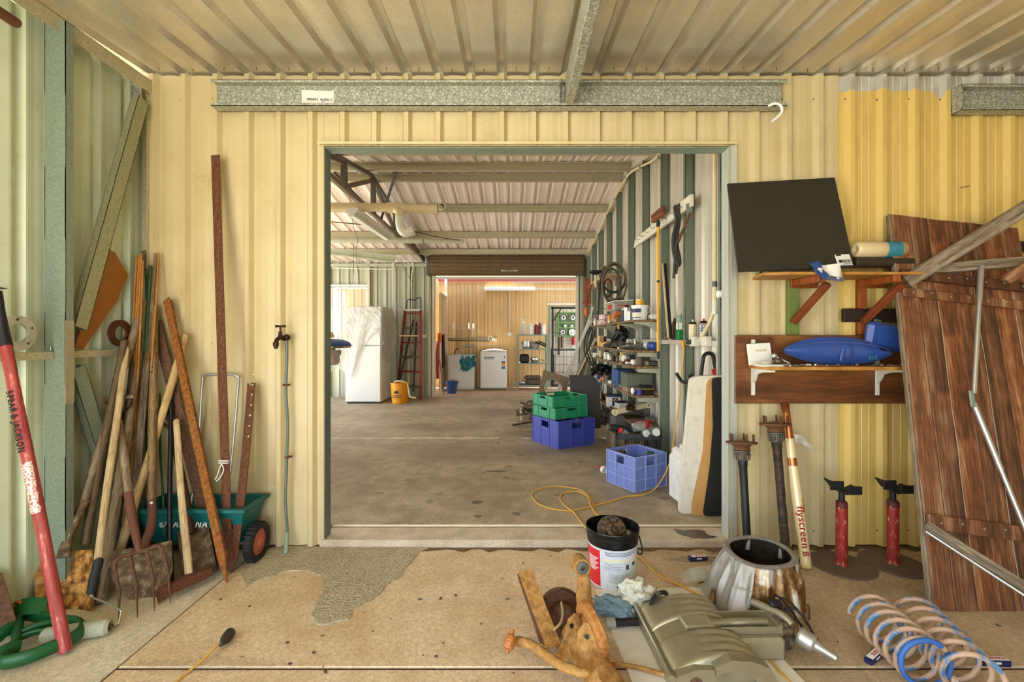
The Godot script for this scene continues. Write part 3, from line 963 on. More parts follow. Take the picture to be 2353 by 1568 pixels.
	part(lb, "channel", csec(3.37, 0.152, 0.066, 0.016), M.galv)
	b = MB.new()
	b.box(V(0, 0, 0), V(0.192, 0.082, 0.0012))
	var lab := part(lb, "paper_label", b, M.paper, Transform3D(Basis(Vector3.BACK, -0.03), V(0.60, 0.004, 0.0045)))
	words(lab, "lettering", "C15019  1x9000", 0.015, M.ink, Transform3D(Basis(Vector3.BACK, PI), V(0.012, -0.012, 0.0012)))
	words(lab, "lettering", "16", 0.012, M.ink, Transform3D(Basis(Vector3.BACK, PI), V(0.035, -0.028, 0.0012)))
	lb = thing("roof_beam", "galvanised steel beam running under the roof toward the viewer", "beam", Transform3D(Basis(), V(0.335, 2.70, 0.05)))
	b = MB.new()
	b.box(V(0, 0, 2.6), V(0.05, 0.15, 5.1), 0.003)
	part(lb, "tube", b, M.galv)
	b = MB.new()
	b.box(V(-0.048, 0, 0.052), V(0.003, 0.12, 0.07))
	b.cyl(V(-0.05, 0.03, 0.07), V(-0.058, 0.03, 0.07), 0.008, -1, 6)
	b.cyl(V(-0.05, -0.03, 0.07), V(-0.058, -0.03, 0.07), 0.008, -1, 6)
	part(lb, "bolted_cleat", b, M.steel)
	lb = thing("lintel_beam", "short end of dark galvanised beam above the mustard wall", "beam", Transform3D(Basis(), V(2.63, 2.675, 0.033)))
	b = csec(1.6, 0.152, 0.066, 0.016)
	b.box(V(0.0015, 0, 0.033), V(0.003, 0.152, 0.066))
	part(lb, "channel", b, M.galv)
	b = MB.new()
	for y in [-0.03, 0.03]: b.cyl(V(0.03, y, 0.003), V(0.03, y, 0.010), 0.008, -1, 6)
	part(lb, "bolt", b, M.alu)


func grit(m: StandardMaterial3D) -> void:
	m.detail_enabled = true
	m.detail_albedo = T.grit
	m.detail_blend_mode = BaseMaterial3D.BLEND_MODE_MUL
	m.detail_uv_layer = BaseMaterial3D.DETAIL_UV_2
	m.uv2_triplanar = true
	m.uv2_world_triplanar = true
	m.uv2_scale = Vector3.ONE * 2.3
func _brace(a: Vector3, b: Vector3) -> Transform3D:
	var x := (b - a).normalized()
	return Transform3D(Basis(x, Vector3.LEFT.cross(x), Vector3.LEFT), a)
func _ragged(p: PackedVector2Array, amp: float, per: int) -> PackedVector2Array:
	var o := PackedVector2Array()
	var nz := FastNoiseLite.new()
	nz.seed = 9
	nz.frequency = 9.0
	for i in p.size():
		var a := p[i]
		var b := p[(i + 1) % p.size()]
		for k in per:
			var q := a.lerp(b, float(k) / per)
			o.append(q + P2(nz.get_noise_2d(q.x, q.y), nz.get_noise_2d(q.y + 7, q.x)) * amp * 2)
	return o
func _workshop_stains() -> Array:
	var r: Array = []
	for i in 70:
		r.append([rng.randf_range(-1.6, 1.4), rng.randf_range(-6, -0.3), rng.randf_range(0.012, 0.05), rng.randf_range(0.012, 0.04), rng.randf_range(0.15, 0.4), 0.5])
	for s in [[-0.3, -2.0, 0.9, 0.35, 0.12], [0.4, -3.0, 0.5, 0.4, 0.14], [-1.0, -3.4, 0.7, 0.3, 0.12], [0.1, -0.9, 0.5, 0.12, 0.1], [-0.15, -1.35, 0.14, 0.03, 0.45], [-0.02, -1.5, 0.05, 0.02, 0.4], [0.7, -2.2, 0.4, 0.3, 0.16], [-0.2, -4.6, 0.9, 0.4, 0.13]]:
		r.append(s + [0.6])
	return r


func bar(par: Node3D, nm: String, a: Vector3, b: Vector3, w: float, h: float, mt: Material) -> MeshInstance3D:
	var m := MB.new()
	m.box(V(0, a.distance_to(b) / 2, 0), V(w, a.distance_to(b), h), minf(w, h) * 0.06)
	return part(par, nm, m, mt, along(a, b))
func pipe(nm: String, label: String, cat: String, pts: Array, r: float, mt: Material, per := 6, seg := 8) -> MeshInstance3D:
	var m := MB.new()
	m.tube(curve(pts, per) if per > 1 else pts, r, seg)
	return one(nm, label, cat, m, mt)

func workshop_shell() -> void:
	var b: MB
	# right wall of the workshop: sheets, studs, rail, top plate
	var w := struct("wall_workshop_right", null, null)
	var z1 := -0.10
	var i := 0
	while z1 > -6.55:
		var z0 := maxf(z1 - 0.766, -6.6)
		b = MB.new()
		b.t = Transform3D(Basis(Vector3.BACK, Vector3.UP, Vector3.LEFT), V(1.50 + 0.0015 * (i % 2), 0, 0))
		var pr := ribs(z0 - 0.004, z1, -0.05, 0)
		var tops: Array = []
		for q in pr.size():
			pr[q].y = -pr[q].y
			tops.append(roof_b(pr[q].x) - 0.005)
		b.strip(pr, FB, tops, 0.0012)
		part(w, "cladding_sheet", b, M.palewall)
		z1 = z0
		i += 1
	var sz: Array = []
	for d in [3.13, 3.77, 4.36, 4.98, 5.58, 6.22, 6.85, 7.5, 8.12, 8.72]: sz.append(EYE.z - d)
	for z in sz:
		b = MB.new()
		var top := roof_b(z) - 0.07
		var H := top - FB
		b.box(V(0, H / 2, -0.0015), V(0.07, H, 0.003))
		b.box(V(-0.0335, H / 2, -0.021), V(0.003, H, 0.042))
		b.box(V(0.0335, H / 2, -0.021), V(0.003, H, 0.042))
		part(w, "stud", b, M.stud, Transform3D(Basis(), V(1.463, FB, z)))
	for k in sz.size() - 1:
		b = MB.new()
		b.box(V(1.462, 1.225, (sz[k] - 0.044 + sz[k + 1]) / 2), V(0.072, 0.04, sz[k] - 0.046 - sz[k + 1]), 0.002)
		part(w, "rail", b, M.palewall)
	for sg in [[-0.2, -2.93], [-2.97, -6.5]]:
		b = MB.new()
		var a := V(1.462, roof_b(sg[0]) - 0.045, sg[0])
		var c := V(1.462, roof_b(sg[1]) - 0.045, sg[1])
		bar(w, "top_plate", a, c, 0.07, 0.075, M.palewall)
	# far wall: sheets left of the roller door with a window, strips beside and above the opening
	var f := struct("wall_workshop_far", null, null)
	var zf := -6.5
	for sg in [[-5.2, -4.45, FB, 2.80], [-4.45, -3.68, FB, 2.80], [-3.68, -2.92, FB, 1.10], [-3.68, -2.92, 2.28, 2.80], [-2.92, -2.27, FB, 2.80], [-2.27, -1.62, FB, 2.80], [1.33, 1.50, FB, 2.80], [-1.62, -0.1, 2.60, 2.80], [-0.1, 1.33, 2.60, 2.80]]:
		b = MB.new()
		b.t = Transform3D(Basis(), V(0, 0, zf))
		var pr := ribs(sg[0], sg[1], -0.03, 0)
		for q in pr.size(): pr[q].y = -pr[q].y
		b.strip(pr, sg[2], sg[3], 0.0012)
		part(f, "cladding_sheet", b, M.greywall)
	for q in [[-3.72, FB, 2.78], [-2.89, FB, 2.78], [-2.08, FB, 2.78], [-1.66, FB, 2.8], [1.40, FB, 2.8]]:
		b = MB.new()
		b.box(V(q[0], (q[1] + q[2]) / 2, zf + 0.035), V(0.05, q[2] - q[1], 0.07), 0.002)
		part(f, "stud", b, M.purlin)
	b = MB.new()
	b.box(V(-3.3, 2.31, zf + 0.04), V(0.84, 0.04, 0.05), 0.003)
	part(f, "window_head", b, M.white)
	b = MB.new()
	b.box(V(-3.4, 2.72, zf + 0.05), V(3.5, 0.06, 0.04), 0.003)
	part(f, "top_rail", b, M.greywall)
	var wn := struct("window_1", null, null)
	for q in [[-3.30, 2.265, 0.76, 0.03], [-3.30, 1.115, 0.76, 0.03], [-3.665, 1.69, 0.03, 1.12], [-2.935, 1.69, 0.03, 1.12], [-3.48, 1.69, 0.035, 1.12]]:
		b = MB.new()
		b.box(V(q[0], q[1], zf - 0.01), V(q[2], q[3], 0.05), 0.003)
		part(wn, "frame", b, M.whitec)
	for q in [[-3.575, 0.16], [-3.205, 0.50]]:
		b = MB.new()
		b.box(V(q[0], 1.69, zf - 0.012), V(q[1], 1.10, 0.004))
		part(wn, "pane", b, M.glass)
	# posts of the roller door opening
	for x in [-1.585, 1.325]:
		b = MB.new()
		b.box(V(x, 1.31, zf + 0.01), V(0.045, 2.5, 0.09), 0.003)
		b.box(V(x - signf(x) * 0.03, 1.31, zf + 0.03), V(0.02, 2.5, 0.02), 0.002)
		part(struct("trim_%d" % (3 if x < 0 else 4), null, null), "door_post", b, M.pvcw)
	# roller door, rolled up
	var rd := thing("roller_door", "rolled up olive brown roller door above the laundry opening", "roller door", Transform3D(Basis(), V(-0.11, 2.69, -6.24)))
	b = MB.new()
	var L := 2.98
	var pf: Array = []
	var nn := 40
	for k in nn + 1:
		var a := TAU * k / nn
		var r := 0.205 + (0.006 if k % 2 == 0 else -0.004)
		pf.append(P2(cos(a) * r, sin(a) * r))
	b.t = Transform3D(Basis(V(0, 0, 1), V(1, 0, 0), V(0, 1, 0)), Vector3.ZERO)
	b.strip(pf.duplicate(), -L / 2, L / 2, 0.002)
	var mrd := mat(Color(0.42, 0.34, 0.22), 0.5, 0.1, {tex = T.streak, s = 1.0})
	part(rd, "drum", b, mrd)
	b = MB.new()
	for sd in [-1.0, 1.0]:
		b.cyl(V(sd * L / 2, 0, 0), V(sd * (L / 2 + 0.03), 0, 0), 0.19, 0.19, 24)
		b.box(V(sd * (L / 2 + 0.06), -0.02, -0.1), V(0.05, 0.36, 0.24), 0.004)
	part(rd, "end_bracket", b, M.steel)
	b = MB.new()
	pf = []
	for k in 12: pf.append(P2(-0.2 - k * 0.022 + 0.26, 0.004 * (k % 2)))
	b.t = Transform3D(Basis(V(0, 1, 0), V(-1, 0, 0), V(0, 0, 1)), V(0, 0, -0.215))
	pf.reverse()
	b.strip(pf, -L / 2 + 0.03, L / 2 - 0.03, 0.002)
	part(rd, "curtain", b, mrd)
	b = MB.new()
	b.box(V(0, -0.225, -0.21), V(L - 0.06, 0.045, 0.03), 0.004)
	part(rd, "bottom_rail", b, M.pvcw)
	b = MB.new()
	b.box(V(-0.06, -0.135, 0.165), V(0.09, 0.028, 0.02), 0.006)
	b.box(V(0.18, -0.135, 0.165), V(0.09, 0.028, 0.02), 0.006)
	b.box(V(0.06, -0.135, 0.158), V(0.14, 0.02, 0.012), 0.003)
	part(rd, "lock_handle", b, M.bright)

	# roof sheets in two slopes
	var cb := struct("ceiling_workshop", null, null)
	for sl in [[-0.02, -2.95, 0.185], [-2.95, -6.75, -0.17]]:
		var x := -5.35
		var k := 0
		while x < 1.75:
			b = MB.new()
			var yv := V(0, sl[2], -1).normalized()
			b.t = Transform3D(Basis(Vector3.RIGHT, yv, Vector3.RIGHT.cross(yv)), V(0, roof_b(sl[0]) + 0.001 * (k % 2), sl[0]))
			b.strip(ribs(x, minf(x + 0.77, 1.8), -0.04, 0), 0.0, (sl[0] - sl[1]) * sqrt(1 + sl[2] * sl[2]), 0.001)
			part(cb, "roof_sheet", b, M.zincb)
			x += 0.766
			k += 1
	# purlins
	for d in [4.63, 5.52, 5.92, 6.80, 7.80, 8.6]:
		var z: float = EYE.z - d
		b = csec(6.66, 0.1, 0.05, 0.012)
		part(cb, "purlin", b, M.purlin, Transform3D(Basis(), V(-5.22, roof_b(z) - 0.055, z)))
	# left wall of the workshop with its wide openings, out of view
	var wl := struct("wall_workshop_left", null, null)
	b = MB.new()
	b.box(V(-5.25, 1.5, -0.6), V(0.08, 2.9, 1.2))
	b.box(V(-5.25, 1.4, -6.2), V(0.08, 2.8, 0.8))
	b.box(V(-5.25, 2.85, -3.5), V(0.08, 0.3, 5.0))
	b.box(V(-5.25, 3.1, -3.0), V(0.08, 0.5, 3.0))
	part(wl, "cladding_sheet", b, M.greywall)

	# truss
	var t := thing("roof_truss", "dark steel roof truss running the length of the workshop", "truss")
	var x := -1.76
	var yb := 2.83
	bar(t, "bottom_chord", V(x, yb, -0.15), V(x, yb, -6.35), 0.05, 0.05, mat(Color(0.52, 0.46, 0.38), 0.42, 0.5, {tex = T.scuff, s = 2.0}))  # paler than the other bars: light falling on it is put into the colour
	bar(t, "top_chord", V(x, roof_b(-0.15) - 0.12, -0.15), V(x, roof_b(-2.95) - 0.12, -2.95), 0.05, 0.05, M.steel)
	bar(t, "top_chord", V(x, roof_b(-2.95) - 0.12, -2.95), V(x, roof_b(-6.3) - 0.06, -6.35), 0.05, 0.05, M.steel)
	for d in [3.7, 4.79, 5.8, 6.9, 8.0]:
		var z: float = EYE.z - d
		bar(t, "vertical", V(x, yb, z), V(x, roof_b(z) - 0.12, z), 0.06, 0.05, M.steel)
	for q in [[3.7, 4.79], [4.79, 5.8]]:
		bar(t, "diagonal", V(x, yb + 0.03, EYE.z - q[0] - 0.03), V(x, roof_b(EYE.z - q[1]) - 0.15, EYE.z - q[1] + 0.03), 0.04, 0.05, mat(Color(0.46, 0.38, 0.28), 0.5, 0.4))
	for q in [[8.0, 6.9], [6.9, 5.8]]:
		bar(t, "diagonal", V(x, yb + 0.03, EYE.z - q[0] + 0.03), V(x, roof_b(EYE.z - q[1]) - 0.15, EYE.z - q[1] - 0.03), 0.04, 0.05, M.steel)
	bar(t, "fly_brace", V(x, yb, -3.35), V(-1.40, roof_b(-2.75) - 0.11, -2.75), 0.03, 0.012, mat(Color(0.14, 0.13, 0.11), 0.7))
	bar(t, "fly_brace", V(x, yb, -3.35), V(-2.15, roof_b(-2.75) - 0.11, -2.75), 0.03, 0.012, M.steel)

	# conduits and pipes of the workshop
	var c: Node3D = pipe("cable_conduit", "long cream conduit clipped along the top of ribbed wall", "conduit", [V(1.40, 2.86, -0.35), V(1.40, 3.0, -1.2), sw(1505, 365, 1.40), sw(1470, 384, 1.40), sw(1449, 397, 1.40), sw(1436, 414, 1.40), sw(1405, 470, 1.40), sw(1375, 535, 1.40), sw(1352, 580, 1.40)], 0.013, M.pvc, 6)
	for q in [[1515, 360], [1473, 383], [1439, 408], [1414, 457], [1395, 495], [1374, 538]]:
		b = MB.new()
		b.tube(curve([V(0, 0.016, 0), V(-0.016, 0, 0), V(0, -0.016, 0), V(0.03, -0.016, 0)], 4), 0.005, 6)
		part(c, "clip", b, M.steel, Transform3D(Basis(), sw(q[0], q[1], 1.40)))
	c = thing("cable_conduit", "vertical cream conduit bending out over the girt beside the doorway", "conduit")
	b = MB.new()
	b.tube(curve([V(1.415, 2.86, -0.42), V(1.415, 1.75, -0.42), V(1.415, 1.50, -0.42), V(1.40, 1.38, -0.46), V(1.39, 1.285, -0.56), V(1.39, 1.245, -0.60)], 6), 0.014, 10)
	part(c, "conduit", b, M.pvc)
	b = MB.new()
	b.cyl(V(1.415, 1.62, -0.42), V(1.415, 1.66, -0.42), 0.0165, -1, 12)
	part(c, "clamp", b, M.steel)
	b = MB.new()
	b.cyl(V(1.415, 1.43, -0.42), V(1.415, 1.52, -0.42), 0.017, -1, 12)
	part(c, "coupling", b, M.pvcw)
	pipe("cable_conduit", "thin cream conduit dropping beside the red ladder", "conduit", [at(935, 596, -6.42), at(945, 600, -6.42), at(950, 612, -6.42), at(946, 640, -6.42), at(946, 700, -6.42), at(945, 800, -6.42)], 0.014, M.pvcw)
	pipe("cable_conduit", "cream conduit running down to the white switch by the roller door", "conduit", [at(962, 594, -6.40), at(975, 600, -6.40), at(985, 612, -6.40), at(985, 640, -6.40), at(984, 700, -6.40), at(985, 760, -6.40), at(978, 768, -6.40)], 0.012, M.pvcw)
	pipe("cable_conduit", "white conduit hanging to the back wall beside a window stud", "conduit", [at(904, 600, -6.40), at(904, 640, -6.40), at(904, 710, -6.40)], 0.014, M.pvcw)
	pipe("cable_conduit", "thin white conduit level across the wall above the window", "conduit", [at(762, 616, -6.40), at(840, 618, -6.40), at(903, 619, -6.40)], 0.010, M.pvcw)
	pipe("loose_wire", "thin grey wire loop hanging from the ceiling truss", "wire", [V(-1.765, 2.81, -2.2), at(812, 520, -2.4), at(822, 550, -2.5), at(818, 580, -2.6), at(824, 640, -2.8)], 0.0025, M.hose)
	pipe("loose_wire", "thin dark wire dangling before the grey green wall", "wire", [at(896, 560, -6.3), at(918, 590, -6.3), at(932, 625, -6.3), at(947, 648, -6.3)], 0.004, M.hose)
	b = MB.new()
	b.box(Vector3.ZERO, V(0.10, 0.075, 0.04), 0.006)
	one("switch_box", "small white switch box on the wall behind the ladder", "switch", b, M.pvcw, Transform3D(Basis(), at(975, 773, -6.40)))
	pipe("roof_rod", "thin rusty rod slung between truss and grey hanging pipe", "rod", [at(762, 510, -3.6), at(838, 517, -3.7), at(900, 525, -3.8), at(955, 533, -3.9), at(1010, 546, -4.0), at(1056, 552, -4.05)], 0.007, M.rust)
	b = MB.new()
	b.cyl(at(762, 551, -4.2), at(972, 553, -4.2), 0.045, -1, 14)
	b.cyl(at(972, 553, -4.2), at(1066, 556, -4.2), 0.034, -1, 14)
	one("hanging_pipe", "long pale grey pipe slung under the far purlins", "pipe", b, mat(Color(0.68, 0.68, 0.58), 0.5, 0.0, {tex = T.grime, s = 1.2}))
	# pvc pipe with its branch
	var pv := thing("drain_pipe", "cream plastic drain pipe with branch and elbow hung under roof", "pipe")
	var zp := -2.2
	b = MB.new()
	b.cyl(V(-3.0, at(0, 474, zp).y, zp), at(900, 477, zp), 0.046, -1, 18)
	part(pv, "pipe", b, M.pvc)
	b = MB.new()
	b.cyl(at(890, 477, zp), at(937, 479, zp), 0.055, -1, 18)
	b.tube(curve([at(906, 478, zp), at(918, 486, zp + 0.02), at(919, 500, zp + 0.03)], 5), 0.05, 16)
	part(pv, "branch", b, M.pvc)
	b = MB.new()
	b.cyl(at(935, 479, zp), at(1003, 481, zp), 0.05, -1, 18, false)
	b.cyl(at(999, 481, zp), at(1006, 481, zp), 0.056, -1, 18)
	part(pv, "pipe", b, M.pvc)
	b = MB.new()
	b.tube(curve([at(919, 498, zp + 0.03), at(919, 512, zp + 0.03), at(922, 527, zp + 0.03), at(932, 535, zp + 0.03), at(949, 531, zp + 0.03)], 5), 0.048, 16)
	b.cyl(at(941, 534, zp + 0.03), at(950, 530, zp + 0.03), 0.055, -1, 16)
	part(pv, "elbow", b, M.pvcw)
	b = MB.new()
	b.t = along(at(1012, 477, zp - 0.3), at(1015, 474, zp))
	b.lathe([P2(0.026, 0.0), P2(0.035, 0.0), P2(0.037, 0.32), P2(0.028, 0.32), P2(0.026, 0.0)], 16)
	one("pipe_offcut", "short open ended cream pipe offcut beside the drain pipe", "pipe", b, M.pvc)
	# fluorescent battens
	var fb := thing("batten_light", "white fluorescent batten light hung below the truss chord", "light", along(at(808, 482, -2.0), at(890, 541, -3.55)))
	var LL := at(808, 482, -2.0).distance_to(at(890, 541, -3.55))
	b = MB.new()
	b.extr(PackedVector2Array([P2(-0.07, -0.02), P2(0.07, -0.02), P2(0.055, 0.03), P2(0.03, 0.035), P2(0.03, 0.07), P2(-0.03, 0.07), P2(-0.03, 0.035), P2(-0.055, 0.03)]), -LL / 2, LL / 2)
	part(fb, "housing", b, M.whitec, Transform3D(Basis(Vector3.RIGHT, -PI / 2), V(0, LL / 2, 0)))
	b = MB.new()
	b.cyl(V(0, 0.05, -0.035), V(0, LL - 0.05, -0.035), 0.013, -1, 10)
	part(fb, "tube", b, M.whitec)
	for hx in [-2.75, -3.3]:
		pipe("hanger_rod", "thin hanger rod holding up the %s end of sloping green channel" % ("near" if hx > -3 else "far"), "rod", [V(hx, 2.35, -5.16), V(hx, roof_b(-5.16), -5.16)], 0.004, M.steel, 1)
	fb = thing("channel_offcut", "pale green steel channel sloping down along the back wall", "channel", _brace2(at(740, 576, -5.2), at(908, 596, -5.2)))
	part(fb, "channel", csec(at(740, 576, -5.2).distance_to(at(908, 596, -5.2)), 0.12, 0.06, 0.015), mat(Color(0.74, 0.76, 0.66), 0.45, 0.2, {tex = T.streak, s = 1.0}))


func _brace2(a: Vector3, b: Vector3) -> Transform3D:
	var x := (b - a).normalized()
	return Transform3D(Basis(x, Vector3.BACK.cross(x), Vector3.BACK), a)


func bottle(par: Node3D, p: Vector3, r: float, h: float, body: Material, cap: Material, neck := 0.4) -> void:
	var b := MB.new()
	b.lathe([P2(0, 0), P2(r * 0.95, 0), P2(r, 0.01), P2(r, h * 0.68), P2(r * 0.85, h * 0.76), P2(r * neck, h * 0.84), P2(r * neck, h * 0.88), P2(0, h * 0.88)], 14)
	part(par, "body", b, body, Transform3D(Basis(), p))
	b = MB.new()
	b.lathe([P2(r * neck * 1.15, h * 0.86), P2(r * neck * 1.15, h), P2(0, h)], 12)
	part(par, "cap", b, cap, Transform3D(Basis(), p))


func laundry_shell() -> void:
	var b: MB
	var zl := -8.45
	var yf := FB - 0.004
	var w := struct("wall_laundry", null, null)
	for sg in [[-6.0, -5.2, 0], [-5.2, -4.45, 0], [-4.45, -3.68, 0], [-3.68, -2.92, 0], [-2.92, -2.15, 0], [-2.15, -1.4, 0], [-1.4, -0.63, 0], [-0.63, 0.14, 0], [0.14, 0.93, 0], [0.93, 1.60, 2.03], [1.60, 2.6, 0]]:
		b = MB.new()
		b.t = Transform3D(Basis(), V(0, 0, zl))
		b.strip(ribs(sg[0], sg[1], -0.07, 0), maxf(yf, sg[2]), 2.86, 0.0012)
		part(w, "cladding_sheet", b, M.tan)
	b = MB.new()
	b.box(V(-2.5, 1.45, zl - 0.06), V(6.86, 2.9, 0.08))
	b.box(V(2.15, 1.45, zl - 0.06), V(1.1, 2.9, 0.08))
	b.box(V(1.265, 2.46, zl - 0.06), V(0.67, 0.86, 0.08))
	part(w, "frame_lining", b, M.tan)
	var cl := struct("ceiling_laundry", null, null)
	b = MB.new()
	b.t = Transform3D(Basis(Vector3.RIGHT, V(0, 0, -1), Vector3.UP), V(0, 2.74, -6.5))
	b.strip(ribs(-2.7, 2.7, -0.05, 0), 0.0, 1.62, 0.001)  # carried on left past the laundry, added length to block direct sun
	part(cl, "roof_sheet", b, M.zincb)
	b = MB.new()
	b.t = Transform3D(Basis(Vector3.RIGHT, V(0, 0, -1), Vector3.UP), V(0, 2.745, -6.5))
	b.strip(ribs(-6.2, -2.69, -0.05, 0), 0.0, 1.80, 0.001)  # unseen roof strip over the passage, added to dim the wall behind the window
	part(cl, "roof_sheet", b, M.zincb)
	var wr := struct("wall_laundry_right", null, null)
	b = MB.new()
	b.box(V(2.66, 1.4, -7.5), V(0.08, 2.8, 2.2))
	part(wr, "cladding_sheet", b, M.tan)
	b = MB.new()
	b.box(V(0.4, 2.675, zl + 0.09), V(4.4, 0.09, 0.05), 0.004)
	one("red_beam", "dull red steel beam along the top of the laundry wall", "beam", b, M.redpaint)
	b = MB.new()
	b.box(at(1025, 668, zl + 0.1), V(0.06, 0.7, 0.06), 0.004)
	one("corner_post", "pale post at the end of the laundry wall above the open door", "post", b, M.pvcw)
	# open sheet-metal door along the passage
	var dl := struct("door_1", null, null, Transform3D(Basis(), V(-1.60, yf, -7.85)))
	b = MB.new()
	b.t = Transform3D(Basis(Vector3.BACK, Vector3.UP, Vector3.LEFT), V(0.012, 0, 0))
	b.strip(ribs(-0.5, 0.5, 0.0, 2, 0.10), 0.02, 2.2, 0.002)
	part(dl, "leaf", b, M.tan)
	b = MB.new()
	b.box(V(0.02, 1.1, 0.5), V(0.035, 2.2, 0.03), 0.003)
	b.box(V(0.02, 1.1, -0.5), V(0.035, 2.2, 0.03), 0.003)
	b.box(V(0.02, 2.19, 0), V(0.035, 0.03, 1.0), 0.003)
	part(dl, "leaf_frame", b, M.pvcw)
	# light, conduit, switch
	var t := thing("batten_light", "white wall batten light high on the laundry wall", "light", Transform3D(Basis(), at(1172, 664, zl + 0.07)))
	b = MB.new()
	b.box(Vector3.ZERO, V(1.22, 0.09, 0.07), 0.012)
	part(t, "diffuser", b, M.whitec)
	b = MB.new()
	b.box(V(0, 0.01, -0.02), V(1.24, 0.05, 0.05), 0.004)
	part(t, "housing", b, M.pvcw)
	pipe("cable_conduit", "thin grey conduit level from the laundry light to the doorway", "conduit", [at(1230, 665, zl + 0.05), at(1322, 665, zl + 0.05)], 0.011, M.pvcw, 1)
	pipe("cable_conduit", "thin grey conduit dropping to the laundry switch", "conduit", [at(1171, 670, zl + 0.05), at(1171, 762, zl + 0.05)], 0.011, M.pvcw, 1)
	t = thing("power_switch", "square white switch on the laundry wall under the light", "switch", Transform3D(Basis(), at(1171, 768, zl + 0.06)))
	b = MB.new()
	b.box(Vector3.ZERO, V(0.09, 0.09, 0.05), 0.008)
	part(t, "plate", b, M.pvcw)
	b = MB.new()
	b.box(V(0, 0, 0.027), V(0.03, 0.012, 0.006), 0.002)
	part(t, "rocker", b, M.white, Transform3D(Basis(Vector3.BACK, 0.5), Vector3.ZERO))
	# pipes over the tub
	pipe("water_pipe", "twin pipe run along the laundry wall above tub", "pipe", [at(1028, 777, zl + 0.06), at(1040, 779, zl + 0.06), at(1130, 780, zl + 0.06)], 0.016, M.galvd, 1)
	pipe("water_pipe", "lower pipe of the pair on laundry wall above tub", "pipe", [at(1028, 781, zl + 0.06), at(1040, 783, zl + 0.06), at(1125, 784, zl + 0.06)], 0.010, M.copper, 1)
	t = thing("double_outlet", "white double power outlet with looped lead above washing machine", "outlet", Transform3D(Basis(), at(1136, 781, zl + 0.06)))
	b = MB.new()
	b.box(Vector3.ZERO, V(0.12, 0.075, 0.05), 0.008)
	part(t, "plate", b, M.pvcw)
	b = MB.new()
	b.tube(curve([V(0, -0.03, 0.03), V(-0.05, 0.05, 0.05), V(-0.10, 0.09, 0.04), V(-0.15, 0.05, 0.03), V(-0.14, -0.02, 0.03)], 6), 0.012, 8)
	part(t, "lead", b, M.pvcw)
	t = thing("mixer_tap", "chrome wall mixer tap above the laundry tub", "tap", Transform3D(Basis(), at(1083, 796, zl + 0.06)))
	b = MB.new()
	b.cyl(V(-0.12, 0, 0), V(0.12, 0, 0), 0.028, -1, 12)
	b.tube(curve([V(-0.1, 0, 0.02), V(-0.14, 0.03, 0.1), V(-0.2, 0.06, 0.18)], 5), 0.012, 8)
	part(t, "mixer_body", b, M.bright)
	# soap shelf with bottles
	t = thing("wire_shelf", "small wire wall shelf above the laundry tub", "shelf", Transform3D(Basis(), at(1065, 757, zl + 0.1)))
	b = MB.new()
	b.box(V(0, 0, 0), V(0.50, 0.012, 0.13), 0.003)
	for x in [-0.22, 0.22]: b.box(V(x, -0.09, -0.03), V(0.018, 0.18, 0.03), 0.002)
	part(t, "shelf_board", b, M.pvcw)
	for q in [[1042, "white cleaning bottle at end of wire laundry shelf beside door", 0.028, 0.16], [1078, "slim white bottle with yellow cap on wire laundry shelf", 0.018, 0.17], [1088, "small white bottle beside the yellow capped one", 0.025, 0.14]]:
		var o := thing("cleaning_bottle", q[1], "bottle", Transform3D(Basis(), at(q[0], 756, zl + 0.1) + V(0, 0.006, 0)))
		bottle(o, Vector3.ZERO, q[2], q[3], M.whitec, M.yell if q[0] == 1078 else M.pvcw)
	# tub cabinet
	t = thing("laundry_tub", "white laundry tub cabinet with steel basin beside washing machine", "tub", Transform3D(Basis(), V(-1.16, yf, -7.97)))
	b = MB.new()
	b.box(V(0, 0.40, 0), V(0.60, 0.78, 0.58), 0.006)
	part(t, "cabinet", b, M.whitec)
	b = MB.new()
	b.box(V(0.01, 0.29, 0.295), V(0.52, 0.50, 0.016), 0.004)
	var dr := part(t, "door", b, M.whitec)
	b = MB.new()
	b.box(V(-0.2, 0.22, 0.304), V(0.045, 0.06, 0.002))
	part(dr, "sticker", b, M.amber)
	b = MB.new()
	b.box(V(0, 0.80, 0.0), V(0.62, 0.025, 0.60), 0.008)
	part(t, "basin_rim", b, M.bright)
	b = MB.new()
	b.tube(curve([V(-0.2, 0.81, -0.1), V(-0.2, 0.87, -0.08), V(-0.17, 0.91, -0.04), V(-0.08, 0.95, 0.05)], 5), 0.014, 8)
	b.cyl(V(-0.2, 0.81, -0.1), V(-0.2, 0.90, -0.1), 0.022, 0.018, 10)
	part(t, "tap", b, M.steel)
	b = MB.new()
	b.grid(14, 12, func(u: float, v: float) -> Vector3:
		var x := -0.02 + u * 0.36 + sin(v * 9) * 0.02
		var y := 0.83 - v * 0.34 - (0.06 * sin(u * 5) if v > 0.3 else 0.0)
		var z := 0.22 + minf(v * 3.0, 1.0) * 0.12 + 0.03 * sin(u * 17 + v * 5) + 0.02 * sin(u * 31 - v * 11)
		return V(x, y, z), 0.002)
	one("plastic_bag", "translucent teal plastic bag drooping over the laundry tub edge", "bag", b, M.tarp, t.transform)
	# washing machine
	t = thing("washing_machine", "white top loading washing machine against the tan laundry wall", "washing machine", Transform3D(Basis(), V(-0.42, yf, -7.94)))
	b = MB.new()
	b.box(V(0, 0.46, 0), V(0.61, 0.84, 0.60), 0.025)
	part(t, "body", b, M.whitec)
	b = MB.new()
	b.box(V(0, 0.025, 0), V(0.57, 0.05, 0.55), 0.004)
	part(t, "plinth", b, M.steel)
	b = MB.new()
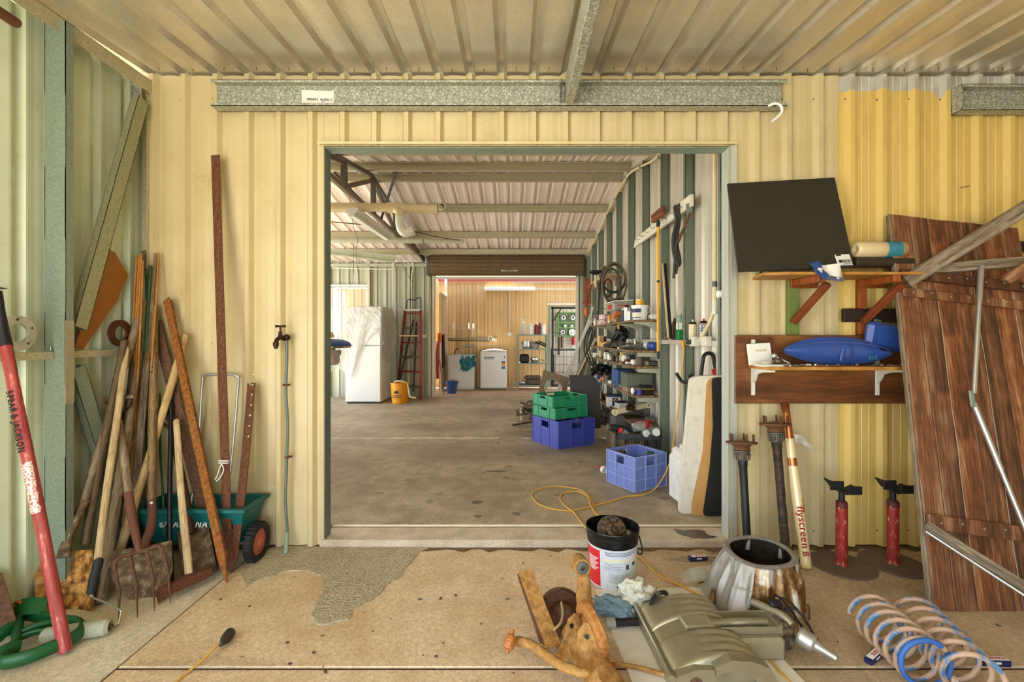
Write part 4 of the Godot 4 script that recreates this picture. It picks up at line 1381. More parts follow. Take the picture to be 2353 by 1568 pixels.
	b.grid(10, 8, func(u: float, v: float) -> Vector3: return V(-0.29 + u * 0.58, 0.885 + 0.05 * sin(u * PI) * (0.4 + 0.6 * v), 0.28 - v * 0.56), 0.02)
	part(t, "lid", b, M.white)
	b = MB.new()
	b.box(V(-0.05, 0.735, 0.301), V(0.38, 0.085, 0.006), 0.002)
	var cp := part(t, "control_panel", b, M.alu)
	b = MB.new()
	b.box(V(-0.10, 0.75, 0.3045), V(0.24, 0.022, 0.003))
	b.box(V(-0.10, 0.718, 0.3045), V(0.24, 0.014, 0.003))
	part(cp, "display", b, M.steel)
	for q in [[0.225, 0.645, 0.08, 0.03, "black"], [0.225, 0.59, 0.08, 0.075, "yell"], [0.225, 0.515, 0.08, 0.06, "cyan"], [0.25, 0.76, 0.03, 0.045, "steel"]]:
		b = MB.new()
		b.box(V(q[0], q[1], 0.301), V(q[2], q[3], 0.002))
		part(t, "sticker", b, M[q[4]])
	# metal rack and what stands on it
	var rx := 0.47
	var rz := -7.95
	t = thing("metal_rack", "galvanised four tier rack against the tan laundry wall", "rack", Transform3D(Basis(), V(rx, yf, rz)))
	for sx in [-1, 1]:
		for sd in [-1, 1]:
			b = MB.new()
			b.box(V(sx * 0.335, 0.64, sd * 0.17), V(0.035, 1.28, 0.003))
			b.box(V(sx * 0.351, 0.64, sd * 0.155), V(0.003, 1.28, 0.033))
			part(t, "leg", b, M.galvd)
	var ys := [0.09, 0.60, 0.93, 1.26]
	for y in ys:
		b = MB.new()
		b.box(V(0, y, 0), V(0.68, 0.025, 0.35), 0.003)
		part(t, "shelf", b, M.galvd)
	var rp := V(rx, yf, rz)
	var k := 0
	for q in [[-0.20, 0.075, 0.30, "film", "whitec", "clear plastic pump bottle at end of rack top", 0.35], [-0.03, 0.05, 0.26, "whitec", "whitec", "plain white plastic bottle on rack top", 0.5], [0.09, 0.045, 0.28, "maroon", "white", "patterned dark red bottle on rack top", 0.5], [0.175, 0.036, 0.27, "maroon", "maroon", "plain maroon bottle on rack top behind white one", 0.6], [0.265, 0.05, 0.25, "whitec", "pvcw", "squat white bottle standing last on rack top", 0.8]]:
		var o := thing("laundry_bottle", q[5], "bottle", Transform3D(Basis(), rp + V(q[0], 1.274, 0.05)), "bottles on the metal rack")
		bottle(o, Vector3.ZERO, q[1], q[2], M[q[3]], M[q[4]], q[6])
		if k == 0:
			b = MB.new()
			b.cyl(V(0, 0.30, 0), V(0, 0.36, 0), 0.008, -1, 8)
			b.tube([V(0.01, 0.36, 0), V(-0.06, 0.35, 0.02)], 0.008, 6)
			part(o, "pump", b, M.whitec)
		k += 1
	b = MB.new()
	b.lathe([P2(0, 0), P2(0.10, 0), P2(0.115, 0.05), P2(0.115, 0.17), P2(0.105, 0.17), P2(0.1, 0.02), P2(0, 0.02)], 20)
	one("stock_pot", "aluminium pot on the second rack tier", "pot", b, M.bright, Transform3D(Basis(), rp + V(-0.14, 0.944, 0.02)))
	b = MB.new()
	b.lathe([P2(0, 0), P2(0.09, 0), P2(0.13, 0.1), P2(0.09, 0.15), P2(0.02, 0.17), P2(0.02, 0.20), P2(0, 0.2)], 20)
	one("lidded_pan", "lidded steel pan on the second rack tier", "pan", b, M.alu, Transform3D(Basis(), rp + V(0.05, 0.944, 0.0)))
	b = MB.new()
	b.box(V(0, 0, 0), V(0.30, 0.035, 0.2), 0.012)
	b.box(V(0.02, 0.045, -0.03), V(0.24, 0.03, 0.16), 0.01)
	one("oven_tray", "dark oven trays leaning on the second rack tier", "tray", b, M.black, Transform3D(Basis(Vector3.BACK, -0.45), rp + V(0.22, 1.04, 0.07)))
	b = MB.new()
	b.box(V(0, 0.10, 0), V(0.22, 0.20, 0.2), 0.03)
	one("toaster", "black kitchen appliance on the third rack tier", "appliance", b, M.black, Transform3D(Basis(), rp + V(-0.18, 0.614, 0.02)))
	b = MB.new()
	b.lathe([P2(0, 0), P2(0.07, 0), P2(0.1, 0.07), P2(0.095, 0.12), P2(0.05, 0.14), P2(0, 0.14)], 18)
	b.tube([V(0.09, 0.09, 0), V(0.25, 0.03, 0.05)], 0.012, 6)
	one("saucepan", "shiny saucepan on the third rack tier", "pan", b, M.bright, Transform3D(Basis(), rp + V(0.06, 0.614, 0.05)))
	b = MB.new()
	b.box(V(0, 0.07, 0), V(0.34, 0.12, 0.22), 0.012)
	b.box(V(-0.03, 0.17, 0), V(0.38, 0.08, 0.24), 0.012)
	one("baking_tins", "dark baking tins piled on the lowest rack tier", "tins", b, M.oily, Transform3D(Basis(Vector3.UP, 0.1), rp + V(0.03, 0.104, 0.0)))
	b = MB.new()
	b.ell(V(0, 0.05, 0), V(0.09, 0.06, 0.07), 10, 6)
	one("crumpled_foil", "crumpled bright foil on the lowest rack tier", "foil", b, M.bright, Transform3D(Basis(), rp + V(-0.23, 0.104, 0.08)))
	# blue bucket, towel, red garment, mop by the door
	t = thing("blue_bucket", "blue plastic bucket on floor beside the laundry tub", "bucket", Transform3D(Basis(), V(-1.30, yf, -7.1)))
	b = MB.new()
	b.lathe([P2(0, 0), P2(0.10, 0), P2(0.135, 0.25), P2(0.142, 0.25), P2(0.142, 0.265), P2(0.13, 0.265), P2(0.097, 0.01), P2(0, 0.01)], 22)
	part(t, "tub", b, M.bluep)
	b = MB.new()
	b.tube(curve([V(-0.14, 0.24, 0), V(-0.10, 0.15, 0.12), V(0, 0.10, 0.15), V(0.10, 0.15, 0.12), V(0.14, 0.24, 0)], 5), 0.004, 6)
	part(t, "handle", b, M.steel)
	b = MB.new()
	b.grid(8, 14, func(u: float, v: float) -> Vector3: return V(0.045 + 0.02 * sin(u * 7 + v * 3), 1.25 - v * 0.72 + 0.03 * sin(u * 4), (u - 0.5) * (0.16 + 0.1 * v) + 0.02 * sin(v * 6)), 0.006)
	one("hanging_towel", "dark brown towel hanging on the open tan door", "towel", b, mat(Color(0.30, 0.22, 0.17), 0.95), Transform3D(Basis(), V(-1.60, yf, -7.6)))
	b = MB.new()
	b.grid(8, 14, func(u: float, v: float) -> Vector3: return V(0.03 * sin(u * 9 + v * 4), 1.12 - v * 0.8, (u - 0.5) * (0.14 + 0.1 * sin(v * 3))), 0.006)
	one("red_garment", "red garment hanging at the laundry entrance by the door post", "garment", b, M.red, Transform3D(Basis(), V(-1.60, yf, -7.05)))
	b = MB.new()
	b.ell(Vector3.ZERO, V(0.05, 0.12, 0.10), 10, 6)
	one("orange_mop_head", "bright orange mop head hanging beside the red garment", "mop", b, M.orange, Transform3D(Basis(), V(-1.55, yf + 1.2, -7.0)))
	pipe("broom_stick", "thin dark stick leaning at the laundry entrance", "stick", [V(-1.57, yf + 1.0, -6.95), V(-1.43, yf, -6.75)], 0.009, M.steel, 1)
	# kitchen beyond the security door
	var kw := struct("wall_kitchen", null, null)
	b = MB.new()
	b.box(V(1.3, 1.3, -10.55), V(2.6, 2.6, 0.06))
	part(kw, "rear_panel", b, mat(Color(0.80, 0.76, 0.68), 0.8))
	for iy in 11:
		for ix in 7:
			b = MB.new()
			b.box(V(0.66 + ix * 0.205, FB + 0.1 + iy * 0.205, -10.515), V(0.2, 0.2, 0.012), 0.003)
			part(kw, "tile", b, M.tile)
	b = MB.new()
	b.box(V(0.1, 1.3, -9.5), V(0.06, 2.6, 2.0))
	b.box(V(2.5, 0.5, -9.5), V(0.06, 1.0, 2.0))
	b.box(V(2.5, 2.45, -9.5), V(0.06, 0.3, 2.0))
	part(kw, "side_panel", b, M.tile)
	b = MB.new()
	b.box(V(1.3, 2.62, -9.5), V(2.6, 0.05, 2.2))
	struct("ceiling_kitchen", b, M.white)
	b = MB.new()
	b.box(V(1.3, FB - 0.03, -9.5), V(2.6, 0.05, 2.2))
	struct("floor_kitchen", b, mat(Color(0.66, 0.40, 0.26), 0.5))
	# security door
	var d := struct("door_2", null, null, Transform3D(Basis(), V(0.95, yf, zl + 0.02)))
	for q in [[-0.02, 1.0, 0.04, 2.02], [0.64, 1.0, 0.04, 2.02]]:
		b = MB.new()
		b.box(V(q[0], q[1], 0), V(q[2], q[3], 0.08), 0.003)
		part(d, "jamb", b, M.galvd)
	b = MB.new()
	b.box(V(0.31, 2.02, 0.01), V(0.80, 0.05, 0.1), 0.004)
	part(d, "head", b, M.pvcw)
	for q in [[0.045, 0.97, 0.05, 1.94], [0.31, 1.93, 0.6, 0.06], [0.31, 0.90, 0.6, 0.035], [0.31, 0.03, 0.6, 0.05]]:
		b = MB.new()
		b.box(V(q[0], q[1], 0), V(q[2], q[3], 0.03), 0.003)
		part(d, "frame_bar", b, M.black)
	bar(d, "corner_brace", V(0.06, 1.6, 0), V(0.26, 1.92, 0), 0.03, 0.02, M.black)
	for x in [0.12, 0.31, 0.5]:
		part(d, "grille_bar", _rod(V(x, 0.04, 0), V(x, 1.92, 0), 0.005), M.black)
	for iy in 9:
		part(d, "grille_bar", _rod(V(0.06, 0.15 + iy * 0.195, 0), V(0.60, 0.15 + iy * 0.195, 0), 0.005), M.black)
	# green plate rack
	t = thing("plate_rack", "pale green wall plate rack in the tiled kitchen", "plate rack", Transform3D(Basis(), V(1.62, 1.30, -10.42)))
	var mg := mat(Color(0.52, 0.66, 0.44), 0.5)
	b = MB.new()
	for x in [-0.30, 0.30]: b.box(V(x, 0.33, 0), V(0.03, 0.72, 0.14), 0.003)
	b.box(V(0, 0.33, -0.065), V(0.6, 0.7, 0.01))
	part(t, "case", b, mg)
	for y in [0.0, 0.24, 0.40, 0.68]:
		b = MB.new()
		b.box(V(0, y, 0), V(0.6, 0.025, 0.14), 0.003)
		part(t, "shelf", b, mg)
	k = 0
	for q in [[-0.13, 0.53], [0.14, 0.53], [-0.15, 0.11], [0.12, 0.11]]:
		b = MB.new()
		b.lathe([P2(0, 0.004), P2(0.07, 0.004), P2(0.10, 0.016), P2(0.10, 0.019), P2(0.07, 0.008), P2(0, 0.008)], 20)
		var pl := thing("dinner_plate", ["blue patterned plate on top shelf of green rack, near its end panel", "blue patterned plate half hidden on top of green rack", "blue patterned plate low in the green rack", "white plate low in the green rack"][k], "plate", t.transform * Transform3D(Basis(Vector3.RIGHT, PI / 2 - 0.15), V(q[0], q[1], 0.0)), "plates in the green rack")
		part(pl, "dish", b, M.whitec)
		if k < 3:
			b = MB.new()
			b.lathe([P2(0.072, 0.0105), P2(0.095, 0.019), P2(0.093, 0.0195), P2(0.07, 0.011)], 20)
			part(pl, "blue_print", b, M.navy)
			b = MB.new()
			b.lathe([P2(0.0, 0.0095), P2(0.03, 0.009), P2(0.0, 0.0098)], 10)
			part(pl, "blue_print", b, M.navy)
		k += 1
	for q in [[-0.10, 0.252], [0.09, 0.252]]:
		b = MB.new()
		b.lathe([P2(0, 0), P2(0.035, 0), P2(0.045, 0.08), P2(0.04, 0.08), P2(0.03, 0.006), P2(0, 0.006)], 14)
		b.tube(curve([V(0.04, 0.065, 0), V(0.07, 0.05, 0), V(0.04, 0.02, 0)], 4), 0.006, 6)
		one("tea_cup", "patterned cup on the middle shelf of green rack", "cup", b, M.whitec, t.transform * Transform3D(Basis(), V(q[0], q[1], 0.0)), "cups in the green rack")
	for q in [[1284, 776, 816, "long dark utensil hanging on kitchen tiles by the door frame"], [1291, 774, 800, "shorter dark utensil hanging on the kitchen tiles"]]:
		b = MB.new()
		b.box(V(0, 0, 0), V(0.045, absf(at(0, q[1], -10.45).y - at(0, q[2], -10.45).y), 0.02), 0.006)
		one("hanging_utensil", q[3], "utensil", b, M.dkbrown, Transform3D(Basis(), at(q[0], (q[1] + q[2]) / 2.0, -10.48)))
	b = MB.new()
	b.lathe([P2(0, 0), P2(0.05, 0), P2(0.05, 0.2), P2(0.02, 0.24), P2(0, 0.24)], 14)
	one("fire_extinguisher", "small red fire extinguisher on the kitchen wall", "extinguisher", b, M.red, Transform3D(Basis(), at(1318, 793, -10.4)))
	b = MB.new()
	b.box(V(0, 0.42, 0), V(0.3, 0.8, 0.4), 0.05)
	b.ell(V(0, 0.86, 0), V(0.14, 0.1, 0.18), 10, 6)
	one("dark_stool", "dark padded seat just inside the kitchen door", "seat", b, M.rubber, Transform3D(Basis(), V(0.92, FB, -8.9)))


func _rod(a: Vector3, b: Vector3, r: float, seg := 6) -> MB:
	var m := MB.new()
	m.cyl(a, b, r, -1, seg)
	return m


func pole(par: Node3D, nm: String, a: Vector3, b: Vector3, r0: float, r1: float, mt: Material, seg := 12, oval := 1.0) -> MeshInstance3D:
	# a turned handle with rounded ends, slightly uneven along its length
	var L := a.distance_to(b)
	var m := MB.new()
	var pts: Array = []
	var rs: Array = []
	for i in 11:
		var t := i / 10.0
		pts.append(V(0.002 * sin(t * 7.0 + L * 9), t * L, 0.002 * cos(t * 5.0 + L * 4)))
		rs.append(lerpf(r0, r1, t) * (1.0 + 0.03 * sin(t * 13 + L * 20)))
	pts.push_front(V(0, -r0 * 0.3, 0)); rs.push_front(r0 * 0.6)
	pts.append(V(0, L + r1 * 0.4, 0)); rs.append(r1 * 0.62)
	m.tube(pts, rs, seg, true, false, oval)
	return part(par, nm, m, mt, along(a, b))
func stick(nm: String, label: String, cat: String, a: Vector3, b: Vector3, r0: float, r1: float, mt: Material, group := "", seg := 12, oval := 1.0) -> MeshInstance3D:
	var m := MB.new()
	var L := a.distance_to(b)
	var pts: Array = []
	var rs: Array = []
	for i in 9:
		var t := i / 8.0
		pts.append(V(0.003 * sin(t * 6.0 + L * 9), t * L, 0.003 * cos(t * 5.0 + L * 4)))
		rs.append(lerpf(r0, r1, t) * (1.0 + 0.04 * sin(t * 12 + L * 30)))
	pts.append(V(0, L + r1 * 0.3, 0)); rs.append(r1 * 0.65)
	m.tube(pts, rs, seg, true, false, oval)
	return one(nm, label, cat, m, mt, along(a, b), group)
func picket(par: Node3D, nm: String, L: float, w: float, mt: Material, xf: Transform3D, holes: Array, point := 0.12, bend := 0.0, notch := 0.0) -> void:
	# star picket: three flanges along y, sharpened at the foot
	var th := 0.006
	for k in 3:
		var an := [0.0, PI, PI / 2][k] as float
		var len_ := [w * 0.5, w * 0.5, w * 0.55][k] as float
		var m := MB.new()
		var d := V(cos(an), 0, -sin(an))
		var q := V(-d.z, 0, d.x) * th * 0.5
		var rows: Array = []
		for i in 9:
			var t := i / 8.0
			var y := t * L
			var wf := clampf(y / point, 0.15, 1.0)
			if i == 0: wf = 0.1
			var c := V(bend * pow(1.0 - t, 3.0), y, 0)
			if i == 8 and notch > 0.0 and k < 2: rows.append([c + V(0, -notch, 0), c + d * len_ * wf])
			else: rows.append([c, c + d * len_ * wf])
			if i == 0: rows.append([V(bend * pow(1.0 - point / L, 3.0), point, 0), V(bend * pow(1.0 - point / L, 3.0), point, 0) + d * len_])
		for i in rows.size() - 1:
			var a: Array = rows[i]
			var b: Array = rows[i + 1]
			m.quad(a[0] + q, a[1] + q, b[1] + q, b[0] + q)
			m.quad(a[0] - q, b[0] - q, b[1] - q, a[1] - q)
			m.quad(a[1] + q, a[1] - q, b[1] - q, b[1] + q)
			m.quad(a[0] - q, a[0] + q, b[0] + q, b[0] - q)
		part(par, nm, m, mt, xf)
	for y in holes:
		var m := MB.new()
		var cx := bend * pow(1.0 - y / L, 3.0)
		m.cyl(V(cx + w * 0.2, y, th * 0.5 - 0.001), V(cx + w * 0.2, y, th * 0.5 + 0.0006), 0.0045, -1, 8)
		part(par, "wire_hole", m, M.pale if point < 0.1 else M.black, xf)
func blade(c00: Vector3, c10: Vector3, c11: Vector3, c01: Vector3, sag: float, roundness: float, th := 0.004) -> MB:
	# spade blade: corners top-left, top-right, bottom-right, bottom-left; hollow to the front, rounded point
	var m := MB.new()
	m.grid(12, 14, func(u: float, v: float) -> Vector3:
		var a := c01.lerp(c11, u)
		var b := c00.lerp(c10, u)
		var e := 1.0 - v
		var cut := roundness * pow(absf(u * 2.0 - 1.0), 2.2)
		var vv := e * (1.0 - cut) if roundness > 0 else e
		var p := b.lerp(a, vv)
		var nrm := (c10 - c00).cross(c01 - c00).normalized()
		if nrm.z > 0: nrm = -nrm
		return p + nrm * sag * (1.0 - pow(u * 2.0 - 1.0, 2.0)), th)
	return m


func left_tools() -> void:
	var b: MB
	var t: Node3D
	# ---- rusty square mouth shovel
	t = thing("square_shovel", "long handled shovel with an orange rusted square blade", "shovel")
	part(t, "blade", blade(at(76, 1270, 0.58), at(211, 1264, 0.56), at(214, 1404, 0.66), at(84, 1414, 0.675), 0.035, 0.0), M.rustpl)
	b = MB.new()
	b.tube(curve([at(146, 1282, 0.60), at(150, 1262, 0.585), at(160, 1225, 0.56), at(182, 1180, 0.52), at(197, 1150, 0.49)], 5), [0.03, 0.03, 0.029, 0.028, 0.027, 0.026, 0.025, 0.024, 0.024, 0.023, 0.023, 0.023, 0.022, 0.022, 0.022, 0.022, 0.021, 0.021, 0.021, 0.021, 0.021], 12, true, false, 0.8)
	part(t, "socket", b, M.spade)
	pole(t, "handle", at(190, 1165, 0.50), at(330, 690, 0.10), 0.019, 0.018, M.wood)
	# ---- garden fork with D grip
	t = thing("garden_fork", "four tined garden fork with a wooden D handle grip", "fork")
	var tips := [[273, 1437], [316, 1421], [355, 1406], [392, 1390]]
	var tops := [[262, 1300], [298, 1277], [337, 1266], [372, 1258]]
	var crown := [at(262, 1308, 0.66), at(266, 1290, 0.65), at(282, 1279, 0.63), at(300, 1275, 0.61), at(320, 1268, 0.595), at(340, 1263, 0.58), at(357, 1256, 0.565), at(368, 1259, 0.555), at(374, 1272, 0.555)]
	b = MB.new()
	b.tube(curve(crown, 4), 0.0095, 8)
	part(t, "crown", b, M.rust)
	for i in 4:
		b = MB.new()
		var p0 := at(tops[i][0], tops[i][1], 0.65 - i * 0.032)
		var p1 := fl(tips[i][0], tips[i][1])
		b.tube([p0, p0.lerp(p1, 0.5) + V(0, 0, -0.015), p1], [0.009, 0.008, 0.0015], 6)
		part(t, "tine", b, M.rust)
	b = MB.new()
	b.tube(curve([at(320, 1270, 0.595), at(314, 1240, 0.57), at(302, 1180, 0.51), at(295, 1132, 0.47)], 4), [0.012, 0.013, 0.014, 0.015, 0.016, 0.017, 0.018, 0.0185, 0.019, 0.0195, 0.02, 0.02, 0.02], 12)
	part(t, "socket", b, mat(Color(0.42, 0.26, 0.19), 0.7))
	pole(t, "shaft", at(296, 1140, 0.475), at(273, 968, 0.32), 0.018, 0.018, M.wood)
	b = MB.new()
	b.tube(curve([at(247, 918, 0.285), at(249, 932, 0.29), at(258, 944, 0.30), at(272, 950, 0.305), at(288, 944, 0.30), at(300, 932, 0.29), at(303, 914, 0.285)], 4), 0.006, 8)
	b.tube([at(272, 948, 0.303), at(273, 968, 0.32)], [0.022, 0.019], 12)
	part(t, "yoke", b, M.brass)
	pole(t, "grip", at(242, 919, 0.283), at(305, 910, 0.283), 0.013, 0.013, M.wood)
	# ---- round spade behind the fork
	t = thing("round_shovel", "round pointed shovel with cement stained blade behind the fork", "shovel")
	part(t, "blade", blade(at(250, 1268, 0.52), at(393, 1243, 0.44), at(400, 1398, 0.56), at(262, 1404, 0.60), 0.03, 0.55), M.spade)
	b = MB.new()
	b.tube(curve([at(326, 1270, 0.50), at(334, 1248, 0.46), at(346, 1215, 0.42), at(350, 1180, 0.38), at(349, 1146, 0.35)], 4), 0.021, 12)
	part(t, "socket", b, mat(Color(0.40, 0.25, 0.19), 0.7))
	b = MB.new()
	b.cyl(at(348, 1156, 0.375), at(348, 1156, 0.385), 0.007, -1, 10)
	part(t, "rivet", b, M.bright)
	var h8 := pole(t, "handle", at(349, 1150, 0.355), at(355, 704, 0.05), 0.020, 0.019, mat(Color(0.92, 0.86, 0.74), 0.75, 0.0, {tex = T.grain, s = 3.0}))
	words(h8, "lettering", "8 5 0 0", 0.022, M.ink, Transform3D(Basis(Vector3.BACK, -PI / 2), V(0.0, 0.74, 0.0205)))
	# ---- spade at the spreader, blade only partly seen
	t = thing("flat_spade", "old spade with split D grip standing in front of green spreader", "spade")
	part(t, "blade", blade(at(408, 1222, 0.30), at(474, 1190, 0.24), at(498, 1308, 0.34), at(420, 1345, 0.44), 0.025, 0.0), M.spade)
	pole(t, "shaft", at(440, 1225, 0.29), at(396, 975, 0.16), 0.019, 0.018, mat(Color(0.55, 0.42, 0.32), 0.8, 0.0, {tex = T.grain, s = 3.0}))
	pole(t, "grip", at(353, 944, 0.14), at(388, 940, 0.14), 0.014, 0.014, mat(Color(0.5, 0.36, 0.27), 0.7))
	b = MB.new()
	b.tube(curve([at(356, 946, 0.14), at(366, 964, 0.15), at(385, 982, 0.16), at(396, 990, 0.165)], 4), 0.010, 8)
	b.tube(curve([at(386, 944, 0.14), at(386, 962, 0.15), at(392, 980, 0.16), at(397, 990, 0.165)], 4), 0.010, 8)
	part(t, "yoke", b, mat(Color(0.42, 0.30, 0.24), 0.75))
	# ---- paint roller on a pole
	t = thing("paint_roller", "paint roller with grey sleeve on a pale wooden pole", "paint roller")
	pole(t, "pole", at(225, 1292, 0.60), at(290, 800, 0.25), 0.017, 0.016, M.woodl)
	pole(t, "grip", at(209, 1362, 0.655), at(226, 1288, 0.60), 0.019, 0.02, mat(Color(0.16, 0.17, 0.16), 0.7))
	b = MB.new()
	b.tube(curve([at(209, 1364, 0.655), at(215, 1374, 0.66), at(250, 1388, 0.70), at(275, 1402, 0.735), at(277, 1412, 0.74), at(272, 1432, 0.76), at(258, 1437, 0.775)], 4), 0.0045, 8)
	part(t, "wire_arm", b, M.alu)
	var ra := fl(98, 1482) + V(0, 0.032, 0)
	var rb := fl(254, 1457) + V(0, 0.032, 0)
	b = MB.new()
	b.t = along(ra, rb)
	var rl := ra.distance_to(rb)
	b.lathe([P2(0.012, 0), P2(0.028, 0.0), P2(0.033, 0.008), P2(0.0335, rl - 0.012), P2(0.026, rl), P2(0.019, rl), P2(0.018, rl - 0.01), P2(0, rl - 0.01)], 20)
	part(t, "sleeve", b, mat(Color(0.66, 0.66, 0.57), 0.9, 0.0, {tex = T.grime, s = 6.0, nrm = T.nfine, ns = 0.8}))
	b = MB.new()
	b.t = along(ra, rb)
	b.lathe([P2(0.018, rl - 0.006), P2(0.008, rl - 0.006), P2(0.008, rl + 0.008), P2(0, rl + 0.008)], 14)
	part(t, "end_cap", b, M.rust)
	# ---- axe
	t = thing("splitting_axe", "axe with a rust red head standing on its upturned wooden handle", "axe")
	pole(t, "handle", at(434, 1336, 0.47), at(404, 968, 0.20), 0.021, 0.018, M.woodl, 12, 0.75)
	var hp := at(425, 1360, 0.50)
	var hx := (fl(484, 1345) - fl(372, 1396)).normalized()
	b = MB.new()
	b.extr(PackedVector2Array([P2(-0.115, -0.047), P2(-0.122, -0.012), P2(-0.117, 0.030), P2(-0.06, 0.026), P2(0.0, 0.030), P2(0.05, 0.028), P2(0.118, 0.026), P2(0.120, -0.014), P2(0.05, -0.020), P2(-0.05, -0.024)]), -0.019, 0.019)
	for i in b.v.size():
		var q := b.v[i]
		var f := clampf((0.12 + q.x) / 0.11, 0.10, 1.0)
		b.v[i].z = q.z * f
	part(t, "head", b, mat(Color(1.0, 0.84, 0.78), 0.75, 0.15, {tex = T.rust, s = 5.0, nrm = T.nrust, ns = 0.4}), Transform3D(Basis(hx, Vector3.UP, hx.cross(Vector3.UP)), V(hp.x, 0.05, hp.z)))
	# ---- loose handles, stakes and pickets
	var g := "loose handles leaning in the corner"
	stick("wooden_haft", "thick weathered handle reaching the floor beside the paint roller grip", "handle", at(230, 1385, 0.59), at(321, 803, 0.12), 0.026, 0.018, M.wood, g)
	stick("wooden_haft", "pale bleached handle leaning across the bundle toward the tall picket", "handle", at(270, 1292, 0.42), at(427, 770, 0.06), 0.020, 0.019, mat(Color(1.0, 0.97, 0.90), 0.8, 0.0, {tex = T.grainl, s = 3.0}), g)
	stick("wooden_haft", "dark handle squeezed behind the square shovel shaft", "handle", at(196, 1250, 0.50), at(284, 784, 0.26), 0.02, 0.018, mat(Color(0.72, 0.68, 0.60), 0.8, 0.0, {tex = T.grain, s = 3.0}), g)
	b = MB.new()
	var pa := at(304, 1230, 0.36)
	var pb := at(343, 770, 0.06)
	b.box(V(0, pa.distance_to(pb) / 2, 0), V(0.034, pa.distance_to(pb), 0.026), 0.005)
	one("timber_stake", "square weathered grey timber stake in middle of the bundle", "stake", b, M.woodg, along(pa, pb, 20), g)
	b = MB.new()
	pa = at(262, 1230, 0.34)
	pb = at(331, 576, 0.05)
	b.box(V(0, pa.distance_to(pb) / 2, 0), V(0.028, pa.distance_to(pb), 0.02), 0.006)
	one("timber_stake", "tallest rough brown timber stake in the bundle", "stake", b, mat(Color(0.86, 0.80, 0.68), 0.8, 0.0, {tex = T.graing, s = 3.0, nrm = T.nwood}), along(pa, pb, -15), g)
	b = MB.new()
	pa = at(284, 1240, 0.36)
	pb = at(338, 806, 0.09)
	b.box(V(0, pa.distance_to(pb) / 2, 0), V(0.030, pa.distance_to(pb), 0.024), 0.004)
	one("timber_stake", "split grained timber stake half hidden by the fork shaft", "stake", b, mat(Color(0.9, 0.8, 0.62), 0.8, 0.0, {tex = T.grain, s = 3.0, nrm = T.nwood}), along(pa, pb, 10), g)
	var k := 0
	for q in [[314, 590, 280, 1150], [320, 588, 286, 1150], [325, 582, 292, 1140], [318, 640, 284, 1120], [363, 582, 338, 1000], [329, 600, 300, 1100]]:
		stick("bamboo_stake", "thin tan bamboo stake standing in the corner bundle", "stake", at(q[2] + 4, q[3], 0.24), at(q[0], q[1], 0.12 if q[0] < 350 else 0.04), 0.0065, 0.0055, mat(Color(0.90, 0.70, 0.40), 0.55, 0.0, {tex = T.grainl, s = 4.0}), "bamboo stakes in the bundle", 8)
		k += 1
	stick("garden_stake", "grey weathered stake beside the green garden stakes", "stake", at(340, 930, 0.12), at(356, 584, 0.03), 0.010, 0.009, M.woodg, "", 8)
	stick("green_stake", "green plastic coated stake with its tip above the bundle", "stake", at(341, 1060, 0.16), at(337, 618, 0.04), 0.0095, 0.0095, mat(Color(0.16, 0.34, 0.14), 0.5), "", 10)
	stick("green_stake", "short green stake tied beside the longer green one", "stake", at(333, 930, 0.13), at(345, 612, 0.035), 0.011, 0.010, mat(Color(0.30, 0.38, 0.18), 0.5), "", 10)
	stick("green_stake", "thin dark green rod rising from the teal spreader", "stake", at(377, 1236, 0.28), at(366, 905, 0.10), 0.006, 0.006, mat(Color(0.12, 0.28, 0.10), 0.5), "", 8)
	stick("steel_bar", "straight black steel bar in front of the spreader", "bar", fl(393, 1350) + V(0, 0.012, 0), at(391, 905, 0.14), 0.0125, 0.0115, mat(Color(0.05, 0.055, 0.06), 0.4, 0.3), "", 12)
	# pickets
	var mr := mat(Color(0.95, 0.84, 0.74), 0.85, 0.1, {tex = T.rust, s = 3.0, nrm = T.nrust, ns = 0.4})
	var base := fl(525, 1314)
	t = thing("tall_picket", "tallest rusty steel picket leaning on the cream wall with white string", "picket")
	var tp := at(495, 357, 0.066)
	picket(t, "flange", base.distance_to(tp), 0.048, mr, along(base, tp), [0.9, 1.1, 1.35, 1.6, 1.75, 2.0, 2.3], 0.10)
	var kn := base.lerp(tp, 0.245)
	b = MB.new()
	for i in 3: b.tube(curve([kn + V(-0.028, 0.008 * i, 0.012), kn + V(0, 0.008 * i + 0.003, 0.03), kn + V(0.028, 0.008 * i, 0.012), kn + V(0, 0.008 * i, -0.02)], 3, true), 0.0025, 5, false, true)
	b.tube(curve([kn + V(0, 0.0, 0.03), kn + V(0.012, -0.03, 0.032), kn + V(-0.005, -0.07, 0.03), kn + V(-0.03, -0.095, 0.03)], 5), 0.003, 5)
	b.tube(curve([kn + V(0, 0.0, 0.03), kn + V(-0.012, -0.03, 0.032), kn + V(-0.022, -0.06, 0.03), kn + V(-0.036, -0.085, 0.03)], 5), 0.0025, 5)
	part(t, "string", b, M.paper)
	t = thing("star_picket", "orange rusted star picket with row of holes, point on floor", "picket")
	base = fl(521, 1340)
	tp = at(382, 688, 0.06)
	var hl: Array = []
	for i in 12: hl.append(0.25 + i * 0.09)
	picket(t, "flange", base.distance_to(tp), 0.055, mat(Color(0.88, 0.76, 0.66), 0.8, 0.1, {tex = T.rustor, s = 3.5, nrm = T.nrust, ns = 0.4}), along(base, tp, -18), hl, 0.13)
	t = thing("star_picket", "brown star picket with blunt top half hidden behind orange one", "picket")
	base = fl(500, 1310)
	tp = at(358, 740, 0.05)
	picket(t, "flange", base.distance_to(tp), 0.055, M.rust, along(base, tp, 12), [], 0.12)
	t = thing("star_picket", "short bent picket with notched V top against the cream wall", "picket")
	base = fl(543, 1318)
